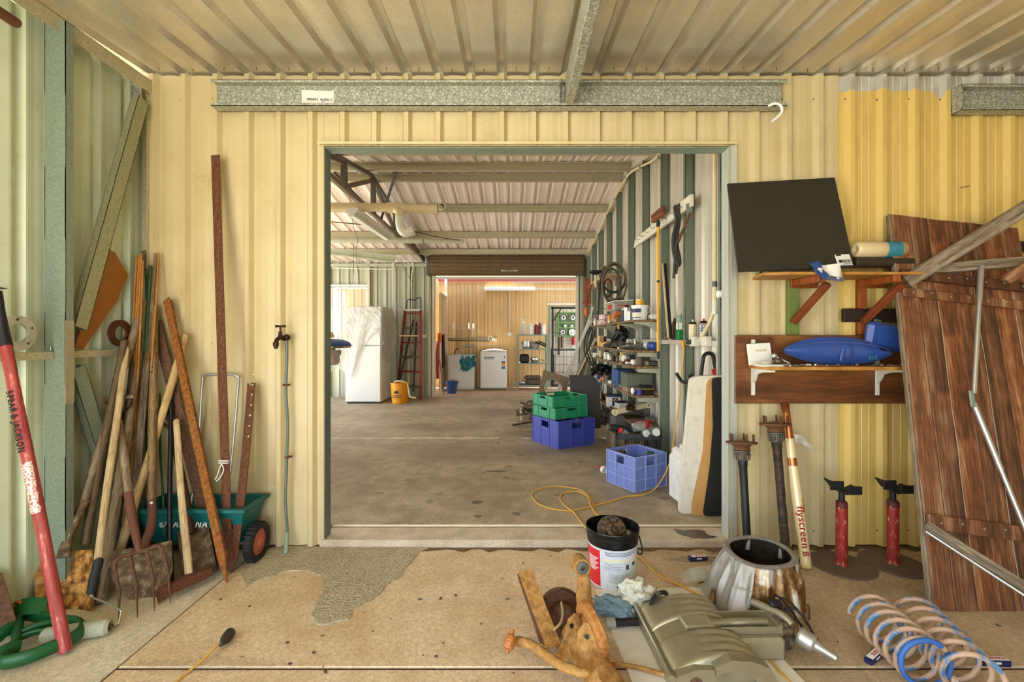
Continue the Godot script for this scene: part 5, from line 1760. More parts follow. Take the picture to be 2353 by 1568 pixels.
	tp = at(578, 880, 0.066)
	picket(t, "flange", base.distance_to(tp), 0.046, mr, along(base, tp), [0.72, 0.78, 0.84, 0.90, 0.96, 1.02, 1.08], 0.06, -0.03, 0.03)
	# ---- teal spreader
	t = thing("lawn_spreader", "teal plastic fertiliser spreader on wheels behind garden tools", "spreader", Transform3D(Basis(), V(-1.76, 0, 0.17)))
	b = MB.new()
	var th := 0.012
	var TW := 0.30
	var BW := 0.245
	for s in [-1.0, 1.0]:
		var zt: float = 0.12 * s
		var zb: float = 0.05 * s
		b.quad(V(-BW, 0.14, zb), V(BW, 0.14, zb), V(TW, 0.325, zt), V(-TW, 0.325, zt))
		b.quad(V(-BW + th, 0.14, zb - s * th), V(BW - th, 0.14, zb - s * th), V(TW - th, 0.325, zt - s * th), V(-TW + th, 0.325, zt - s * th))
		b.quad(V(s * BW, 0.14, -0.05), V(s * BW, 0.14, 0.05), V(s * TW, 0.325, 0.12), V(s * TW, 0.325, -0.12))
		b.box(V(0, 0.325, zt), V(TW * 2 + 0.03, 0.022, 0.03), 0.005)
		b.box(V(s * TW, 0.325, 0), V(0.03, 0.022, 0.24), 0.005)
	b.box(V(0, 0.135, 0), V(0.5, 0.03, 0.11), 0.006)
	part(t, "hopper", b, M.teal)
	for s in [-1.0, 1.0]:
		b = MB.new()
		b.t = Transform3D(Basis(Vector3.BACK, -s * PI / 2), V(s * 0.285, 0.105, 0.0))
		b.lathe([P2(0.03, 0.0), P2(0.10, 0.0), P2(0.105, 0.008), P2(0.105, 0.04), P2(0.10, 0.046), P2(0.075, 0.046), P2(0.07, 0.03), P2(0.03, 0.03)], 28)
		for i in 28:
			var a := TAU * i / 28
			b.box(V(cos(a) * 0.105, 0.023, sin(a) * 0.105), V(0.010, 0.040, 0.010))
		var wh := part(t, "wheel", b, M.rubber)
		b = MB.new()
		b.t = Transform3D(Basis(Vector3.BACK, -s * PI / 2), V(s * 0.285, 0.105, 0.0))
		b.lathe([P2(0.072, 0.036), P2(0.03, 0.043), P2(0.02, 0.055), P2(0, 0.055)], 18)
		part(wh, "hub", b, mat(Color(0.70, 0.36, 0.26), 0.5))
	b = MB.new()
	b.tube(curve([V(-0.10, 0.30, -0.05), V(-0.095, 0.60, -0.10), V(-0.09, 1.0, -0.13), V(-0.08, 1.035, -0.13), V(-0.05, 1.045, -0.13), V(0.09, 1.045, -0.13), V(0.115, 1.03, -0.13), V(0.125, 1.0, -0.13), V(0.11, 0.6, -0.10), V(0.10, 0.30, -0.05)], 5), 0.0075, 8)
	part(t, "handle_bar", b, M.alu)
	b = MB.new()
	b.t = Transform3D(Basis(Vector3.RIGHT, -0.36), V(-0.155, 0.245, 0.0945))
	for i in 8:
		var a := TAU * i / 8
		b.tube(curve([V(cos(a) * 0.006, sin(a) * 0.006, 0), V(cos(a + 0.5) * 0.014, sin(a + 0.5) * 0.014, 0), V(cos(a + 0.25) * 0.020, sin(a + 0.25) * 0.020, 0), V(cos(a - 0.1) * 0.014, sin(a - 0.1) * 0.014, 0)], 3, true), 0.0013, 4, false, true)
	part(t, "flower_emblem", b, M.whitec)
	words(t, "lettering", "GARDENA", 0.034, M.whitec, Transform3D(Basis(Vector3.RIGHT, -0.36), V(-0.02, 0.244, 0.0955)))
	# ---- long red handle with black head
	t = thing("red_handle_tool", "long worn red wooden handle with black socket leaning at front", "tool")
	var r0 := fl(152, 1502) + V(0, 0.012, 0)
	var r1 := at(12, 790, 0.86)
	var rh := pole(t, "handle", r0, r1, 0.023, 0.021, M.redwood, 16, 0.9)
	var rl2 := r0.distance_to(r1)
	words(rh, "lettering", "SPEAR & JACKSON", 0.026, M.ink, Transform3D(Basis(Vector3.BACK, -PI / 2), V(0.0, rl2 * 0.74, 0.0215)), false, 0.85)
	b = MB.new()
	var pr: Array = []
	for i in 12: pr.append(P2(0.0232 + 0.0006 * sin(i * 2.1), rl2 * (0.44 + 0.165 * i / 11.0)))
	b.t = Transform3D(Basis(Vector3.UP, PI * 0.95), Vector3.ZERO)
	b.lathe(pr, 14, true, PI * 0.95)
	part(t, "worn_sticker", b, mat(Color(0.95, 0.88, 0.84), 0.3, 0.1, {tex = tex(256, 77, [[14, 4, 1.0]], [[0.0, "a04a42"], [0.36, "b0655c"], [0.42, "e8e0da"], [1.0, "f6f4f0"]]), s = 6.0}), along(r0, r1))
	b = MB.new()
	b.tube([r1 + (r0 - r1) * 0.01, r1.lerp(at(2, 735, 0.84), 0.5), at(1, 715, 0.84), at(-4, 670, 0.83)], [0.023, 0.020, 0.015, 0.013], 14)
	part(t, "socket", b, mat(Color(0.09, 0.10, 0.12), 0.45, 0.2))
	b = MB.new()
	b.tube(curve([at(-40, 660, 0.83), at(-8, 662, 0.83), at(18, 664, 0.85)], 4), [0.012, 0.011, 0.011, 0.01, 0.009, 0.007, 0.005, 0.003, 0.001], 8, true, false, 0.7)
	part(t, "point", b, mat(Color(0.10, 0.11, 0.11), 0.45, 0.3))
	# ---- rusty plate, orange clip, green plastic frame
	b = MB.new()
	b.grid(8, 8, func(u: float, v: float) -> Vector3:
		return at(-60, 1290, 0.80).lerp(at(6, 1318, 0.78), u).lerp(at(-60, 1480, 0.86).lerp(at(40, 1432, 0.83), u), v) + V(0, 0, 0.012 * sin(u * PI)), 0.004)
	one("rusty_plate", "rusty steel plate leaning at the edge of the green plastic", "plate", b, M.rust)
	b = MB.new()
	b.tube(curve([at(26, 1392, 0.74), at(36, 1386, 0.74), at(44, 1384, 0.75), at(49, 1388, 0.75), at(46, 1394, 0.75), at(30, 1398, 0.74)], 4), 0.006, 8)
	one("orange_clip", "small orange plastic clip above the green plastic frame", "clip", b, M.orange)
	t = thing("green_plastic_frame", "dark green moulded plastic frame lying on floor under red handle", "frame")
	var gz := func(px: float, py: float) -> Vector3: return fl(px, py, 0.04)
	b = MB.new()
	b.tube(curve([gz.call(2, 1522), gz.call(60, 1512), gz.call(130, 1484), gz.call(178, 1460), gz.call(186, 1444), gz.call(176, 1432), gz.call(150, 1428), gz.call(100, 1420), gz.call(56, 1412), gz.call(44, 1424), gz.call(40, 1452), gz.call(32, 1488)], 5, true), 0.017, 10, false, true, 1.6)
	part(t, "loop", b, M.greend)
	for q in [[48, 1458, 128, 1434, 0.014], [40, 1470, 120, 1450, 0.010], [-10, 1470, 42, 1440, 0.018], [-20, 1520, 40, 1490, 0.02]]:
		b = MB.new()
		b.tube(curve([gz.call(q[0], q[1]), gz.call((q[0] + q[2]) / 2.0, (q[1] + q[3]) / 2.0) + V(0, 0.012, 0), gz.call(q[2], q[3])], 5), q[4], 8, true, false, 1.5)
		part(t, "strut", b, M.greend)
	b = MB.new()
	b.grid(8, 6, func(u: float, v: float) -> Vector3: return at(38, 1384, 0.74).lerp(at(110, 1378, 0.72), u).lerp(at(34, 1422, 0.79).lerp(at(104, 1418, 0.77), u), v) + V(0, 0.012 * sin(u * PI), 0), 0.008)
	part(t, "back_panel", b, M.greend)
	# ---- things on the girt
	t = thing("steel_flange", "round silver steel flange with holes on the wall girt", "flange", _wallface(sw(36, 766, -2.195)))
	_flange(t, M.alu)
	t = thing("steel_flange", "round brown rusted flange standing on the girt by bamboo", "flange", _wallface(sw(273, 766, -2.195)))
	_flange(t, mat(Color(0.85, 0.72, 0.62), 0.7, 0.2, {tex = T.rust, s = 4.0}), 0.95)
	b = MB.new()
	b.tube(curve([sw(97, 808, -2.19), sw(113, 807, -2.19), sw(116, 806, -2.19), sw(117, 797, -2.19)], 3), 0.003, 6)
	one("hex_key", "small bent steel hex key lying on the girt", "hex key", b, M.bright)
	b = MB.new()
	var pp := PackedVector2Array()
	for q in [[243, 572], [262, 580], [292, 632], [268, 690], [188, 804], [170, 800], [205, 690], [224, 612]]:
		var w := sw(q[0], q[1], -2.215)
		pp.append(P2(-w.z, w.y))
	b.extr(pp, 0.0, 0.005)
	one("brown_board", "translucent amber brown board wedged behind the diagonal brace", "board", b, mat(Color(0.66, 0.42, 0.16), 0.35, 0.0, {tex = T.grime, s = 2.0, back = Color(0.4, 0.25, 0.1)}), Transform3D(Basis(V(0, 0, -1), Vector3.UP, Vector3.RIGHT), V(-2.215, 0, 0)))
	b = MB.new()
	b.cyl(at(-60, -10, 1.0), at(36, 52, 0.8), 0.022, -1, 14)
	one("roof_pipe", "brown pipe end high up in the roof corner", "pipe", b, mat(Color(0.42, 0.24, 0.15), 0.6))
	# ---- tap and its riser
	t = thing("garden_tap", "old brass garden tap with riser pipe on the cream wall", "tap")
	var zt2 := 0.06
	b = MB.new()
	b.tube(curve([at(659, 781, zt2), at(659, 830, zt2), at(657, 900, zt2), at(661, 980, zt2), at(658, 1080, zt2), at(656, 1150, zt2), at(660, 1225, zt2), at(657, 1275, 0.11)], 5), 0.0085, 10)
	part(t, "riser_pipe", b, M.patina)
	b = MB.new()
	b.tube([at(660, 1225, zt2), at(657, 1272, 0.105)], 0.0125, 10)
	part(t, "sleeve", b, mat(Color(0.55, 0.60, 0.50), 0.6))
	b = MB.new()
	b.tube(curve([at(662, 776, 0.03), at(655, 778, zt2), at(645, 776, zt2 + 0.03), at(636, 782, zt2 + 0.05), at(634, 792, zt2 + 0.06)], 5), [0.014, 0.014, 0.014, 0.014, 0.015, 0.016, 0.016, 0.016, 0.015, 0.014, 0.013, 0.013, 0.012, 0.012, 0.012, 0.012, 0.012, 0.012, 0.012, 0.012, 0.012], 12)
	b.cyl(at(634, 787, zt2 + 0.058), at(634, 796, zt2 + 0.06), 0.0165, 0.0165, 8)
	b.cyl(at(634, 796, zt2 + 0.06), at(634, 802, zt2 + 0.06), 0.012, 0.011, 10)
	b.ell(at(659, 776, zt2), V(0.02, 0.02, 0.018), 12, 8)
	part(t, "body", b, M.brass)
	b = MB.new()
	b.cyl(at(644, 774, zt2 + 0.03), at(644, 762, zt2 + 0.03), 0.012, 0.009, 10)
	b.cyl(at(644, 762, zt2 + 0.03), at(644, 752, zt2 + 0.03), 0.005, 0.005, 8)
	part(t, "bonnet", b, M.brass)
	b = MB.new()
	b.tube([at(635, 750, zt2 + 0.04), at(654, 750, zt2 + 0.02)], 0.0055, 8)
	for q in [[635, 0.04], [654, 0.02]]: b.ell(at(q[0], 750, zt2 + q[1]), V(0.008, 0.008, 0.008), 8, 6)
	part(t, "handle", b, M.brass)
	for q in [[656, 885], [661, 1051]]:
		b = MB.new()
		b.box(V(0, 0, -0.012), V(0.045, 0.012, 0.004), 0.001)
		b.tube([V(-0.012, 0, -0.01), V(-0.009, 0, 0.008), V(0.009, 0, 0.008), V(0.012, 0, -0.01)], 0.006, 6)
		part(t, "saddle", b, M.rust, Transform3D(Basis(), at(q[0], q[1], zt2)))
	# ---- plug on its lead
	t = thing("power_plug_lead", "yellow lead ending in a black rubber plug on the slab", "lead")
	b = MB.new()
	b.tube(curve([fl(395, 1578) + V(0, 0.004, 0), fl(430, 1550) + V(0, 0.006, 0), fl(470, 1523) + V(0, 0.016, 0), fl(497, 1502) + V(0, 0.028, 0), fl(512, 1490) + V(0, 0.03, 0)], 5), 0.0045, 8)
	part(t, "lead", b, M.cord)
	b = MB.new()
	var q0 := fl(510, 1494) + V(0, 0.026, 0)
	var q1 := fl(530, 1466) + V(0, 0.022, 0)
	b.t = along(q0, q1)
	var QL := q0.distance_to(q1)
	b.lathe([P2(0, -0.012), P2(0.006, -0.012), P2(0.010, 0.0), P2(0.018, QL * 0.3), P2(0.0215, QL * 0.55), P2(0.0215, QL * 0.95), P2(0.018, QL), P2(0, QL)], 16, true)
	part(t, "plug", b, mat(Color(0.22, 0.18, 0.14), 0.55))


func _wallface(p: Vector3) -> Transform3D:
	return Transform3D(Basis(V(0, 0, -1), Vector3.UP, Vector3.RIGHT), p)
func _flange(t: Node3D, mt: Material, k := 1.0) -> void:
	var b := MB.new()
	b.ring(circle(0.078 * k, 32), circle(0.042 * k, 32), 0.0, 0.014)
	part(t, "ring", b, mt)
	for i in 5:
		var a := TAU * i / 5 + 0.4
		b = MB.new()
		b.cyl(V(cos(a) * 0.061 * k, sin(a) * 0.061 * k, 0.0135), V(cos(a) * 0.061 * k, sin(a) * 0.061 * k, 0.0146), 0.0065, -1, 12)
		part(t, "bolt_hole", b, M.oily)


func right_wall_things() -> void:
	var b: MB
	var t: Node3D
	# ---- upper timber shelf on two brackets
	var ys := 1.612
	t = thing("timber_shelf", "thin varnished plywood shelf on two timber brackets, black panel on it", "shelf")
	b = MB.new()
	b.extr(PackedVector2Array([P2(1.385, -0.245), P2(1.52, -0.275), P2(2.25, -0.275), P2(2.25, -0.035), P2(1.44, -0.035)]), 0.0, 0.014)
	part(t, "board", b, M.ply, Transform3D(Basis(Vector3.RIGHT, V(0, 0, -1), Vector3.UP), V(0, ys, 0)))
	for q in [[1822.0, "post_green"], [1981.0, "post_red"]]:
		var x: float = at(q[0], 700, 0.05).x
		b = MB.new()
		b.box(V(x + 0.01, ys - 0.022, 0.165), V(0.04, 0.040, 0.25), 0.003)
		b.box(V(x + 0.055, ys - 0.026, 0.06), V(0.16, 0.05, 0.03), 0.003)
		part(t, "bracket_arm", b, M.woodo)
		b = MB.new()
		b.box(V(x, 1.447, 0.046), V(0.07 if q[0] < 1900 else 0.045, 0.325, 0.028), 0.003)
		part(t, "bracket_post", b, mat(Color(0.42, 0.48, 0.22), 0.7, 0.0, {tex = T.grime, s = 3.0}) if q[0] < 1900 else M.woodo)
		bar(t, "bracket_strut", V(x - 0.01, ys - 0.255, 0.07), V(x + 0.07, ys - 0.045, 0.25), 0.036, 0.03, mat(Color(0.62, 0.34, 0.16), 0.6, 0.0, {tex = T.grainl, s = 2.0}))
	# black panel leaning on it
	t = thing("black_board", "large black panel tilted on the wall shelf with white sticker", "panel")
	var P := [at(1672, 422, 0.060), at(1918, 408, 0.055), at(1963, 614, 0.20), at(1697, 624, 0.24)]
	b = MB.new()
	var nb: Vector3 = (P[1] - P[0]).cross(P[3] - P[0]).normalized() * 0.012
	b.quad(P[3], P[2], P[1], P[0])
	b.quad(P[0] + nb, P[1] + nb, P[2] + nb, P[3] + nb)
	for i in 4:
		var j := (i + 1) % 4
		b.quad(P[i], P[j], P[j] + nb, P[i] + nb)
	part(t, "sheet", b, M.board)
	var ux: Vector3 = (P[2] - P[3]).normalized()
	var uz: Vector3 = -nb.normalized()
	var bx := Basis(ux, uz.cross(ux), uz)
	b = MB.new()
	b.box(Vector3.ZERO, V(0.088, 0.075, 0.001))
	var stk := part(t, "white_sticker", b, M.paper, Transform3D(bx, P[2] + (P[3] - P[2]) * 0.082 + (P[1] - P[2]) * 0.085 + uz * 0.0015))
	b = MB.new()
	for q in [[0.005, -0.012, 0.07, 0.018], [-0.022, 0.026, 0.03, 0.008], [0.015, -0.03, 0.05, 0.004]]:
		b = MB.new()
		b.box(V(q[0], q[1], 0.001), V(q[2], q[3], 0.0008))
		part(stk, "black_print", b, M.ink)
	words(stk, "lettering", "FILMFACE", 0.008, M.paper, Transform3D(Basis(Vector3.BACK, PI), V(0.012, -0.012, 0.0018)))
	# rolls on the shelf
	t = thing("fabric_roll", "cream plastic wrapped roll lying on the wall shelf", "roll")
	b = MB.new()
	b.t = along(at(1965, 574, 0.15), at(2075, 574, 0.15))
	b.lathe([P2(0.012, 0.02), P2(0.02, 0.0), P2(0.035, -0.004), P2(0.044, 0.012), P2(0.047, 0.1), P2(0.046, 0.27), P2(0, 0.27)], 20, true)
	part(t, "wrapped_body", b, mat(Color(0.85, 0.76, 0.58), 0.4, 0.0, {coat = 0.4}))
	b = MB.new()
	b.t = along(at(1965, 574, 0.15), at(2075, 574, 0.15))
	b.lathe([P2(0.0478, 0.16), P2(0.0478, 0.24)], 20)
	part(t, "teal_label", b, M.cyan)
	b = MB.new()
	b.t = along(at(1960, 604, 0.155), at(2090, 604, 0.155))
	b.lathe([P2(0, 0), P2(0.028, 0), P2(0.031, 0.01), P2(0.031, 0.33), P2(0, 0.33)], 18)
	one("dark_tube", "dark brown tube under the cream roll on the shelf", "tube", b, M.dkbrown)
	t = thing("torn_packet", "torn blue and white packet hanging over the shelf edge", "packet")
	b = MB.new()
	b.grid(10, 10, func(u: float, v: float) -> Vector3:
		return at(1868, 612, 0.28).lerp(at(1925, 606, 0.285), u).lerp(at(1896, 640, 0.30).lerp(at(1942, 644, 0.30), u), v) + V(0, 0, 0.012 * sin(u * 8 + v * 3)), 0.001)
	part(t, "torn_film", b, mat(Color(0.88, 0.87, 0.80), 0.5))
	b = MB.new()
	b.grid(8, 8, func(u: float, v: float) -> Vector3:
		return at(1858, 606, 0.285).lerp(at(1880, 600, 0.29), u).lerp(at(1890, 644, 0.31).lerp(at(1905, 636, 0.31), u), v) + V(0, 0, 0.008 * sin(v * 9)), 0.001)
	part(t, "blue_flap", b, mat(Color(0.16, 0.28, 0.48), 0.4))
	b = MB.new()
	b.grid(6, 4, func(u: float, v: float) -> Vector3:
		return at(1896, 640, 0.312).lerp(at(1938, 646, 0.312), u) + V(0, v * 0.022 - 0.004, 0.003 * sin(u * 7)), 0.001)
	part(t, "barcode_strip", b, mat(Color(0.30, 0.34, 0.42), 0.5))
	# dark plank on the wall behind
	b = MB.new()
	b.box(V(2.16, 1.40, 0.048), V(0.38, 0.08, 0.03), 0.004)
	one("dark_plank", "short dark timber plank fixed behind the blue float", "plank", b, mat(Color(0.34, 0.26, 0.18), 0.7, 0.0, {tex = T.graing, s = 2.5}))
	# ---- lower shelf on a veneer backboard
	t = thing("bracket_shelf", "brown veneer backboard with metal bracketed shelf of clutter", "shelf")
	b = MB.new()
	b.box(V(1.865, 1.078, 0.042), V(1.07, 0.408, 0.018), 0.003)
	part(t, "backboard", b, M.veneer)
	b = MB.new()
	b.box(V(1.87, 1.098, 0.165), V(0.93, 0.02, 0.215), 0.002)
	part(t, "board", b, M.ply)
	for x in [1.432, 2.17]:
		b = MB.new()
		b.box(V(x, 1.09, 0.056), V(0.022, 0.33, 0.008), 0.001)
		part(t, "slotted_upright", b, M.pvcw)
		b = MB.new()
		b.extr(PackedVector2Array([P2(0.06, 1.087), P2(0.27, 1.087), P2(0.27, 1.077), P2(0.16, 1.068), P2(0.10, 1.05), P2(0.075, 1.01), P2(0.06, 1.0)]), -0.008, 0.008)
		part(t, "bracket", b, M.pvcw, Transform3D(Basis(V(0, 0, 1), Vector3.UP, Vector3.LEFT), V(x, 0, 0)))
	b = MB.new()
	b.box(V(1.455, 1.112, 0.215), V(0.16, 0.012, 0.09), 0.002)
	one("white_strip", "white plastic strip lying at the end of lower shelf", "strip", b, M.pvcw, Transform3D())
	# book, tape, wrench, bits
	t = thing("white_book", "white booklet leaning upright at the end of lower shelf", "book", Transform3D(Basis(Vector3.BACK, 0.06) * Basis(Vector3.RIGHT, -0.12), at(1748, 838, 0.10)))
	b = MB.new()
	b.box(V(0, 0.062, 0), V(0.135, 0.124, 0.014), 0.002)
	part(t, "cover", b, M.paper)
	b = MB.new()
	b.box(V(0.008, 0.082, 0.008), V(0.065, 0.012, 0.001))
	part(t, "title_strip", b, mat(Color(0.82, 0.76, 0.62), 0.7))
	t = thing("tape_roll", "small grey roll of tape on the lower shelf", "tape", Transform3D(Basis(), at(1760, 841, 0.225)))
	b = MB.new()
	b.lathe([P2(0.018, 0), P2(0.027, 0), P2(0.027, 0.026), P2(0.018, 0.026), P2(0.018, 0)], 22)
	part(t, "roll", b, mat(Color(0.70, 0.68, 0.60), 0.6))
	t = thing("socket_wrench", "chrome ratchet wrench among bits on lower shelf", "wrench", Transform3D(Basis(), at(1798, 838, 0.19)))
	b = MB.new()
	b.tube([V(-0.04, 0.045, 0), V(0.03, 0.006, 0.02)], [0.008, 0.006], 8)
	b.ell(V(-0.045, 0.048, 0), V(0.017, 0.017, 0.014), 10, 6)
	part(t, "ratchet", b, M.bright)
	b = MB.new()
	b.ell(V(-0.03, 0.018, 0.01), V(0.03, 0.02, 0.02), 10, 6)
	one("metal_fitting", "rusty metal fitting under the ratchet wrench", "fitting", b, M.oily, t.transform)
	for i in 44:
		b = MB.new()
		var kind := i % 4
		var s := rng.randf_range(0.6, 1.3)
		if kind == 0: b.box(V(0, 0.004, 0), V(0.035 * s, 0.008, 0.012), 0.002)
		elif kind == 1: b.lathe([P2(0.004, 0), P2(0.011 * s, 0), P2(0.011 * s, 0.006), P2(0.004, 0.006)], 10)
		elif kind == 2: b.cyl(V(-0.018 * s, 0.005, 0), V(0.018 * s, 0.005, 0), 0.004, 0.004, 6)
		else: b.box(V(0, 0.007, 0), V(0.02 * s, 0.014, 0.018), 0.003)
		one("shelf_bit", "small loose hardware piece on the lower shelf", "hardware", b, [M.oily, M.steel, M.rust, M.alu][rng.randi() % 4], Transform3D(Basis(Vector3.UP, rng.randf() * TAU), V(rng.randf_range(1.50, 2.28), 1.1085 + (0.004 if i % 3 == 0 else 0.0), rng.randf_range(0.20, 0.262))), "loose hardware on the lower shelf")
	# blue floats
	t = thing("blue_float", "blue moulded plastic float lying on the lower shelf", "float", Transform3D(Basis(), at(1924, 810, 0.17)))
	b = MB.new()
	var HL := 0.315
	b.grid(36, 14, func(u: float, v: float) -> Vector3:
		var x := (u * 2 - 1) * HL
		var e := pow(maxf(0.0, 1.0 - pow(absf(u * 2 - 1), 2.1)), 0.75)
		var top := 0.088 * e
		var bot := -0.072 * e
		var y := lerpf(bot, top, v)
		var z := 0.045 * sqrt(maxf(0.0, e)) * sin(v * PI) + 0.014 * exp(-pow((x - 0.03) / 0.012, 2.0)) * sin(v * PI) * (1.0 if v < 0.78 else 0.2)
		return V(x, y - 0.02 * (u - 0.5), z))
	b.grid(36, 8, func(u: float, v: float) -> Vector3:
		var x := (1 - u * 2) * HL
		var e := pow(maxf(0.0, 1.0 - pow(absf(u * 2 - 1), 2.1)), 0.75)
		return V(x, lerpf(-0.072 * e, 0.088 * e, v) - 0.02 * (0.5 - u), -0.04 * sqrt(maxf(0.0, e)) * sin(v * PI)))
	part(t, "shell", b, M.bluep)
	b = MB.new()
	b.grid(24, 3, func(u: float, v: float) -> Vector3:
		var uu := 0.04 + u * 0.92
		var x := (uu * 2 - 1) * HL
		var e := pow(maxf(0.0, 1.0 - pow(absf(uu * 2 - 1), 2.1)), 0.75)
		return V(x, 0.088 * e * (0.62 + 0.08 * v) - 0.02 * (uu - 0.5), 0.030 * sqrt(maxf(0.0, e)) + 0.012), 0.003)
	part(t, "ridge", b, M.bluep)
	b = MB.new()
	b.box(V(-0.005, -0.015, 0.052), V(0.018, 0.075, 0.008), 0.004)
	part(t, "raised_bar", b, M.bluep, Transform3D(Basis(Vector3.BACK, -0.25), Vector3.ZERO))
	b = MB.new()
	b.t = Transform3D(Basis(Vector3.RIGHT, PI / 2), V(0.235, 0.005, 0.022))
	b.lathe([P2(0, 0.008), P2(0.02, 0.008), P2(0.024, 0.0)], 16)
	part(t, "black_plug", b, M.black)
	words(t, "lettering", "out", 0.022, M.cyan, Transform3D(Basis(), V(0.17, -0.028, 0.042)))
	t = thing("blue_float", "second blue plastic float wedged behind, with square corner showing", "float", Transform3D(Basis(Vector3.BACK, -0.16), at(2040, 775, 0.11)))
	b = MB.new()
	b.box(V(0.05, 0.0, 0), V(0.36, 0.15, 0.06), 0.022)
	part(t, "shell", b, M.bluep)
	b = MB.new()
	b.box(V(-0.075, 0.085, 0.0), V(0.04, 0.016, 0.02), 0.004)
	part(t, "clip", b, M.steel)
	# ---- axles
	_axle("rusty wheel axle with five studs and black shaft, shorter of two", at(1704, 1016, 0.13), fl(1720, 1300), 0.083, M.black, 0.022)
	_axle("taller wheel axle with bearing and studs leaning by the screen roll", at(1781, 974, 0.13), fl(1808, 1298), 0.083, mat(Color(0.85, 0.76, 0.68), 0.6, 0.3, {tex = T.oily, s = 3.0}), 0.024)
	# ---- flyscreen roll
	var ra := fl(1853, 1308) + V(0, 0.006, 0)
	var rb := at(1803, 927, 0.055)
	var L := ra.distance_to(rb)
	t = thing("flyscreen_roll", "plastic wrapped roll of fly screen with red lettering, leaning upright", "roll", along(ra, rb))
	b = MB.new()
	b.lathe([P2(0, 0), P2(0.026, 0.0), P2(0.0275, 0.02), P2(0.0285, L * 0.45), P2(0.024, L * 0.6), P2(0.024, L * 0.80)], 22, true)
	part(t, "wrapped_core", b, mat(Color(0.90, 0.80, 0.58), 0.25, 0.0, {coat = 0.8}))
	b = MB.new()
	b.lathe([P2(0.0245, L * 0.60), P2(0.0235, L * 0.7), P2(0.0242, L * 0.8), P2(0.023, L * 0.9), P2(0.0225, L), P2(0, L)], 22, true)
	part(t, "copper_top", b, mat(Color(0.72, 0.44, 0.24), 0.25, 0.7))
	b = MB.new()
	b.grid(10, 6, func(u: float, v: float) -> Vector3: return V(0.01 + u * 0.12, L * 0.80 - u * u * 0.09 - v * 0.05 + 0.02 * u * v, 0.026 + 0.012 * sin(u * 6 + v * 2)), 0.001)
	part(t, "loose_film", b, M.film)
	words(t, "lettering", "flyscreen 8", 0.036, mat(Color(0.62, 0.18, 0.16), 0.5), Transform3D(Basis(Vector3.BACK, -PI / 2), V(-0.008, L * 0.215, 0.0285)))
	words(t, "lettering", "clear", 0.024, mat(Color(0.72, 0.40, 0.34), 0.5), Transform3D(Basis(Vector3.BACK, -PI / 2) * Basis(Vector3.RIGHT, -0.6), V(0.016, L * 0.36, 0.0235)))
	# ---- axle stands
	_stand(fl(1934, 1300), "red axle stand on round base near the screen roll", 0.0)
	_stand(fl(2052, 1297), "red axle stand on round base close to the leaning table", 0.05)
	# ---- leaning trestle table
	var o := fl(2135, 1398) + V(0, 0.004, 0)
	var topl := at(2040, 497, 0.075)
	var H := o.distance_to(topl)
	var yv := (topl - o).normalized()
	var xv := V(1, 0.0, 0)
	xv = (xv - yv * xv.dot(yv)).normalized()
	var bs := Basis(xv, yv, xv.cross(yv))
	t = thing("trestle_table", "weathered red brown plank table leaning on its end against wall", "table", Transform3D(bs, o))
	var W := 0.72
	for i in 7:
		var w := W / 7
		b = MB.new()
		var dz := rng.randf_range(-0.002, 0.002)
		b.box(V(w * (i + 0.5), H / 2, 0.012 + dz), V(w - 0.003, H - (0.004 * i if i < 3 else 0.0), 0.024), 0.002)
		var pl := part(t, "plank", b, [M.woodr, mat(Color(0.98, 0.97, 0.97), 0.5, 0.0, {tex = T.grainr, s = 1.4, nrm = T.nwood, ns = 0.5}), mat(Color(1.15, 1.06, 0.96), 0.5, 0.0, {tex = T.grainr, s = 1.8, nrm = T.nwood, ns = 0.5})][i % 3])
		pl.position.z = 0.0
	b = MB.new()
	b.box(V(-0.006, H / 2, 0.012), V(0.012, H, 0.028), 0.004)
	part(t, "edge_strip", b, mat(Color(0.95, 0.93, 0.9), 0.7, 0.0, {tex = T.graing, s = 2.0}))
	for q in [[H * 0.815, 0.055, 0.024], [H * 0.762, 0.05, 0.02], [H * 0.185, 0.07, 0.024]]:
		b = MB.new()
		b.box(V(W / 2, q[0], 0.024 + q[2] / 2), V(W - 0.01, q[1], q[2]), 0.003)
		var bt := part(t, "batten", b, M.woodr if q[0] < H * 0.8 else mat(Color(0.80, 0.74, 0.66), 0.6, 0.0, {tex = T.grainr, s = 2.0}))
		for i in 7:
			b = MB.new()
			b.cyl(V(0.06 + i * 0.1, q[0] + 0.008 * (i % 2), 0.024 + q[2]), V(0.06 + i * 0.1, q[0] + 0.008 * (i % 2), 0.0255 + q[2]), 0.005, -1, 8)
			part(bt, "nail_head", b, M.alu)
	# pale paint drips left along the joints
	for i in 6:
		b = MB.new()
		var pts: Array = []
		for k in 9: pts.append(V(W / 7 * (i + 1) + 0.003 * sin(k * 2.3 + i), H * (0.08 + 0.1 * k) , 0.0245))
		b.tube(curve(pts, 3), 0.0022, 5, true, false, 0.5)
		if i % 2 == 1: part(t, "paint_line", b, mat(Color(0.72, 0.66, 0.56), 0.7))
	# folded legs
	bar(t, "leg", bs.inverse() * (at(2080, 648, 0.22) - o), bs.inverse() * (at(2420, 440, 0.36) - o), 0.075, 0.045, M.woodg)
	bar(t, "leg", bs.inverse() * (at(2112, 622, 0.17) - o), bs.inverse() * (at(2440, 594, 0.32) - o), 0.055, 0.03, M.woodg)
	bar(t, "leg", bs.inverse() * (at(2308, 645, 0.33) - o), bs.inverse() * (at(2440, 560, 0.42) - o), 0.05, 0.04, M.woodr)
	bar(t, "leg", bs.inverse() * (at(2126, 1210, 0.66) - o), bs.inverse() * (at(2440, 1408, 1.0) - o), 0.03, 0.07, M.woodg)
	b = MB.new()
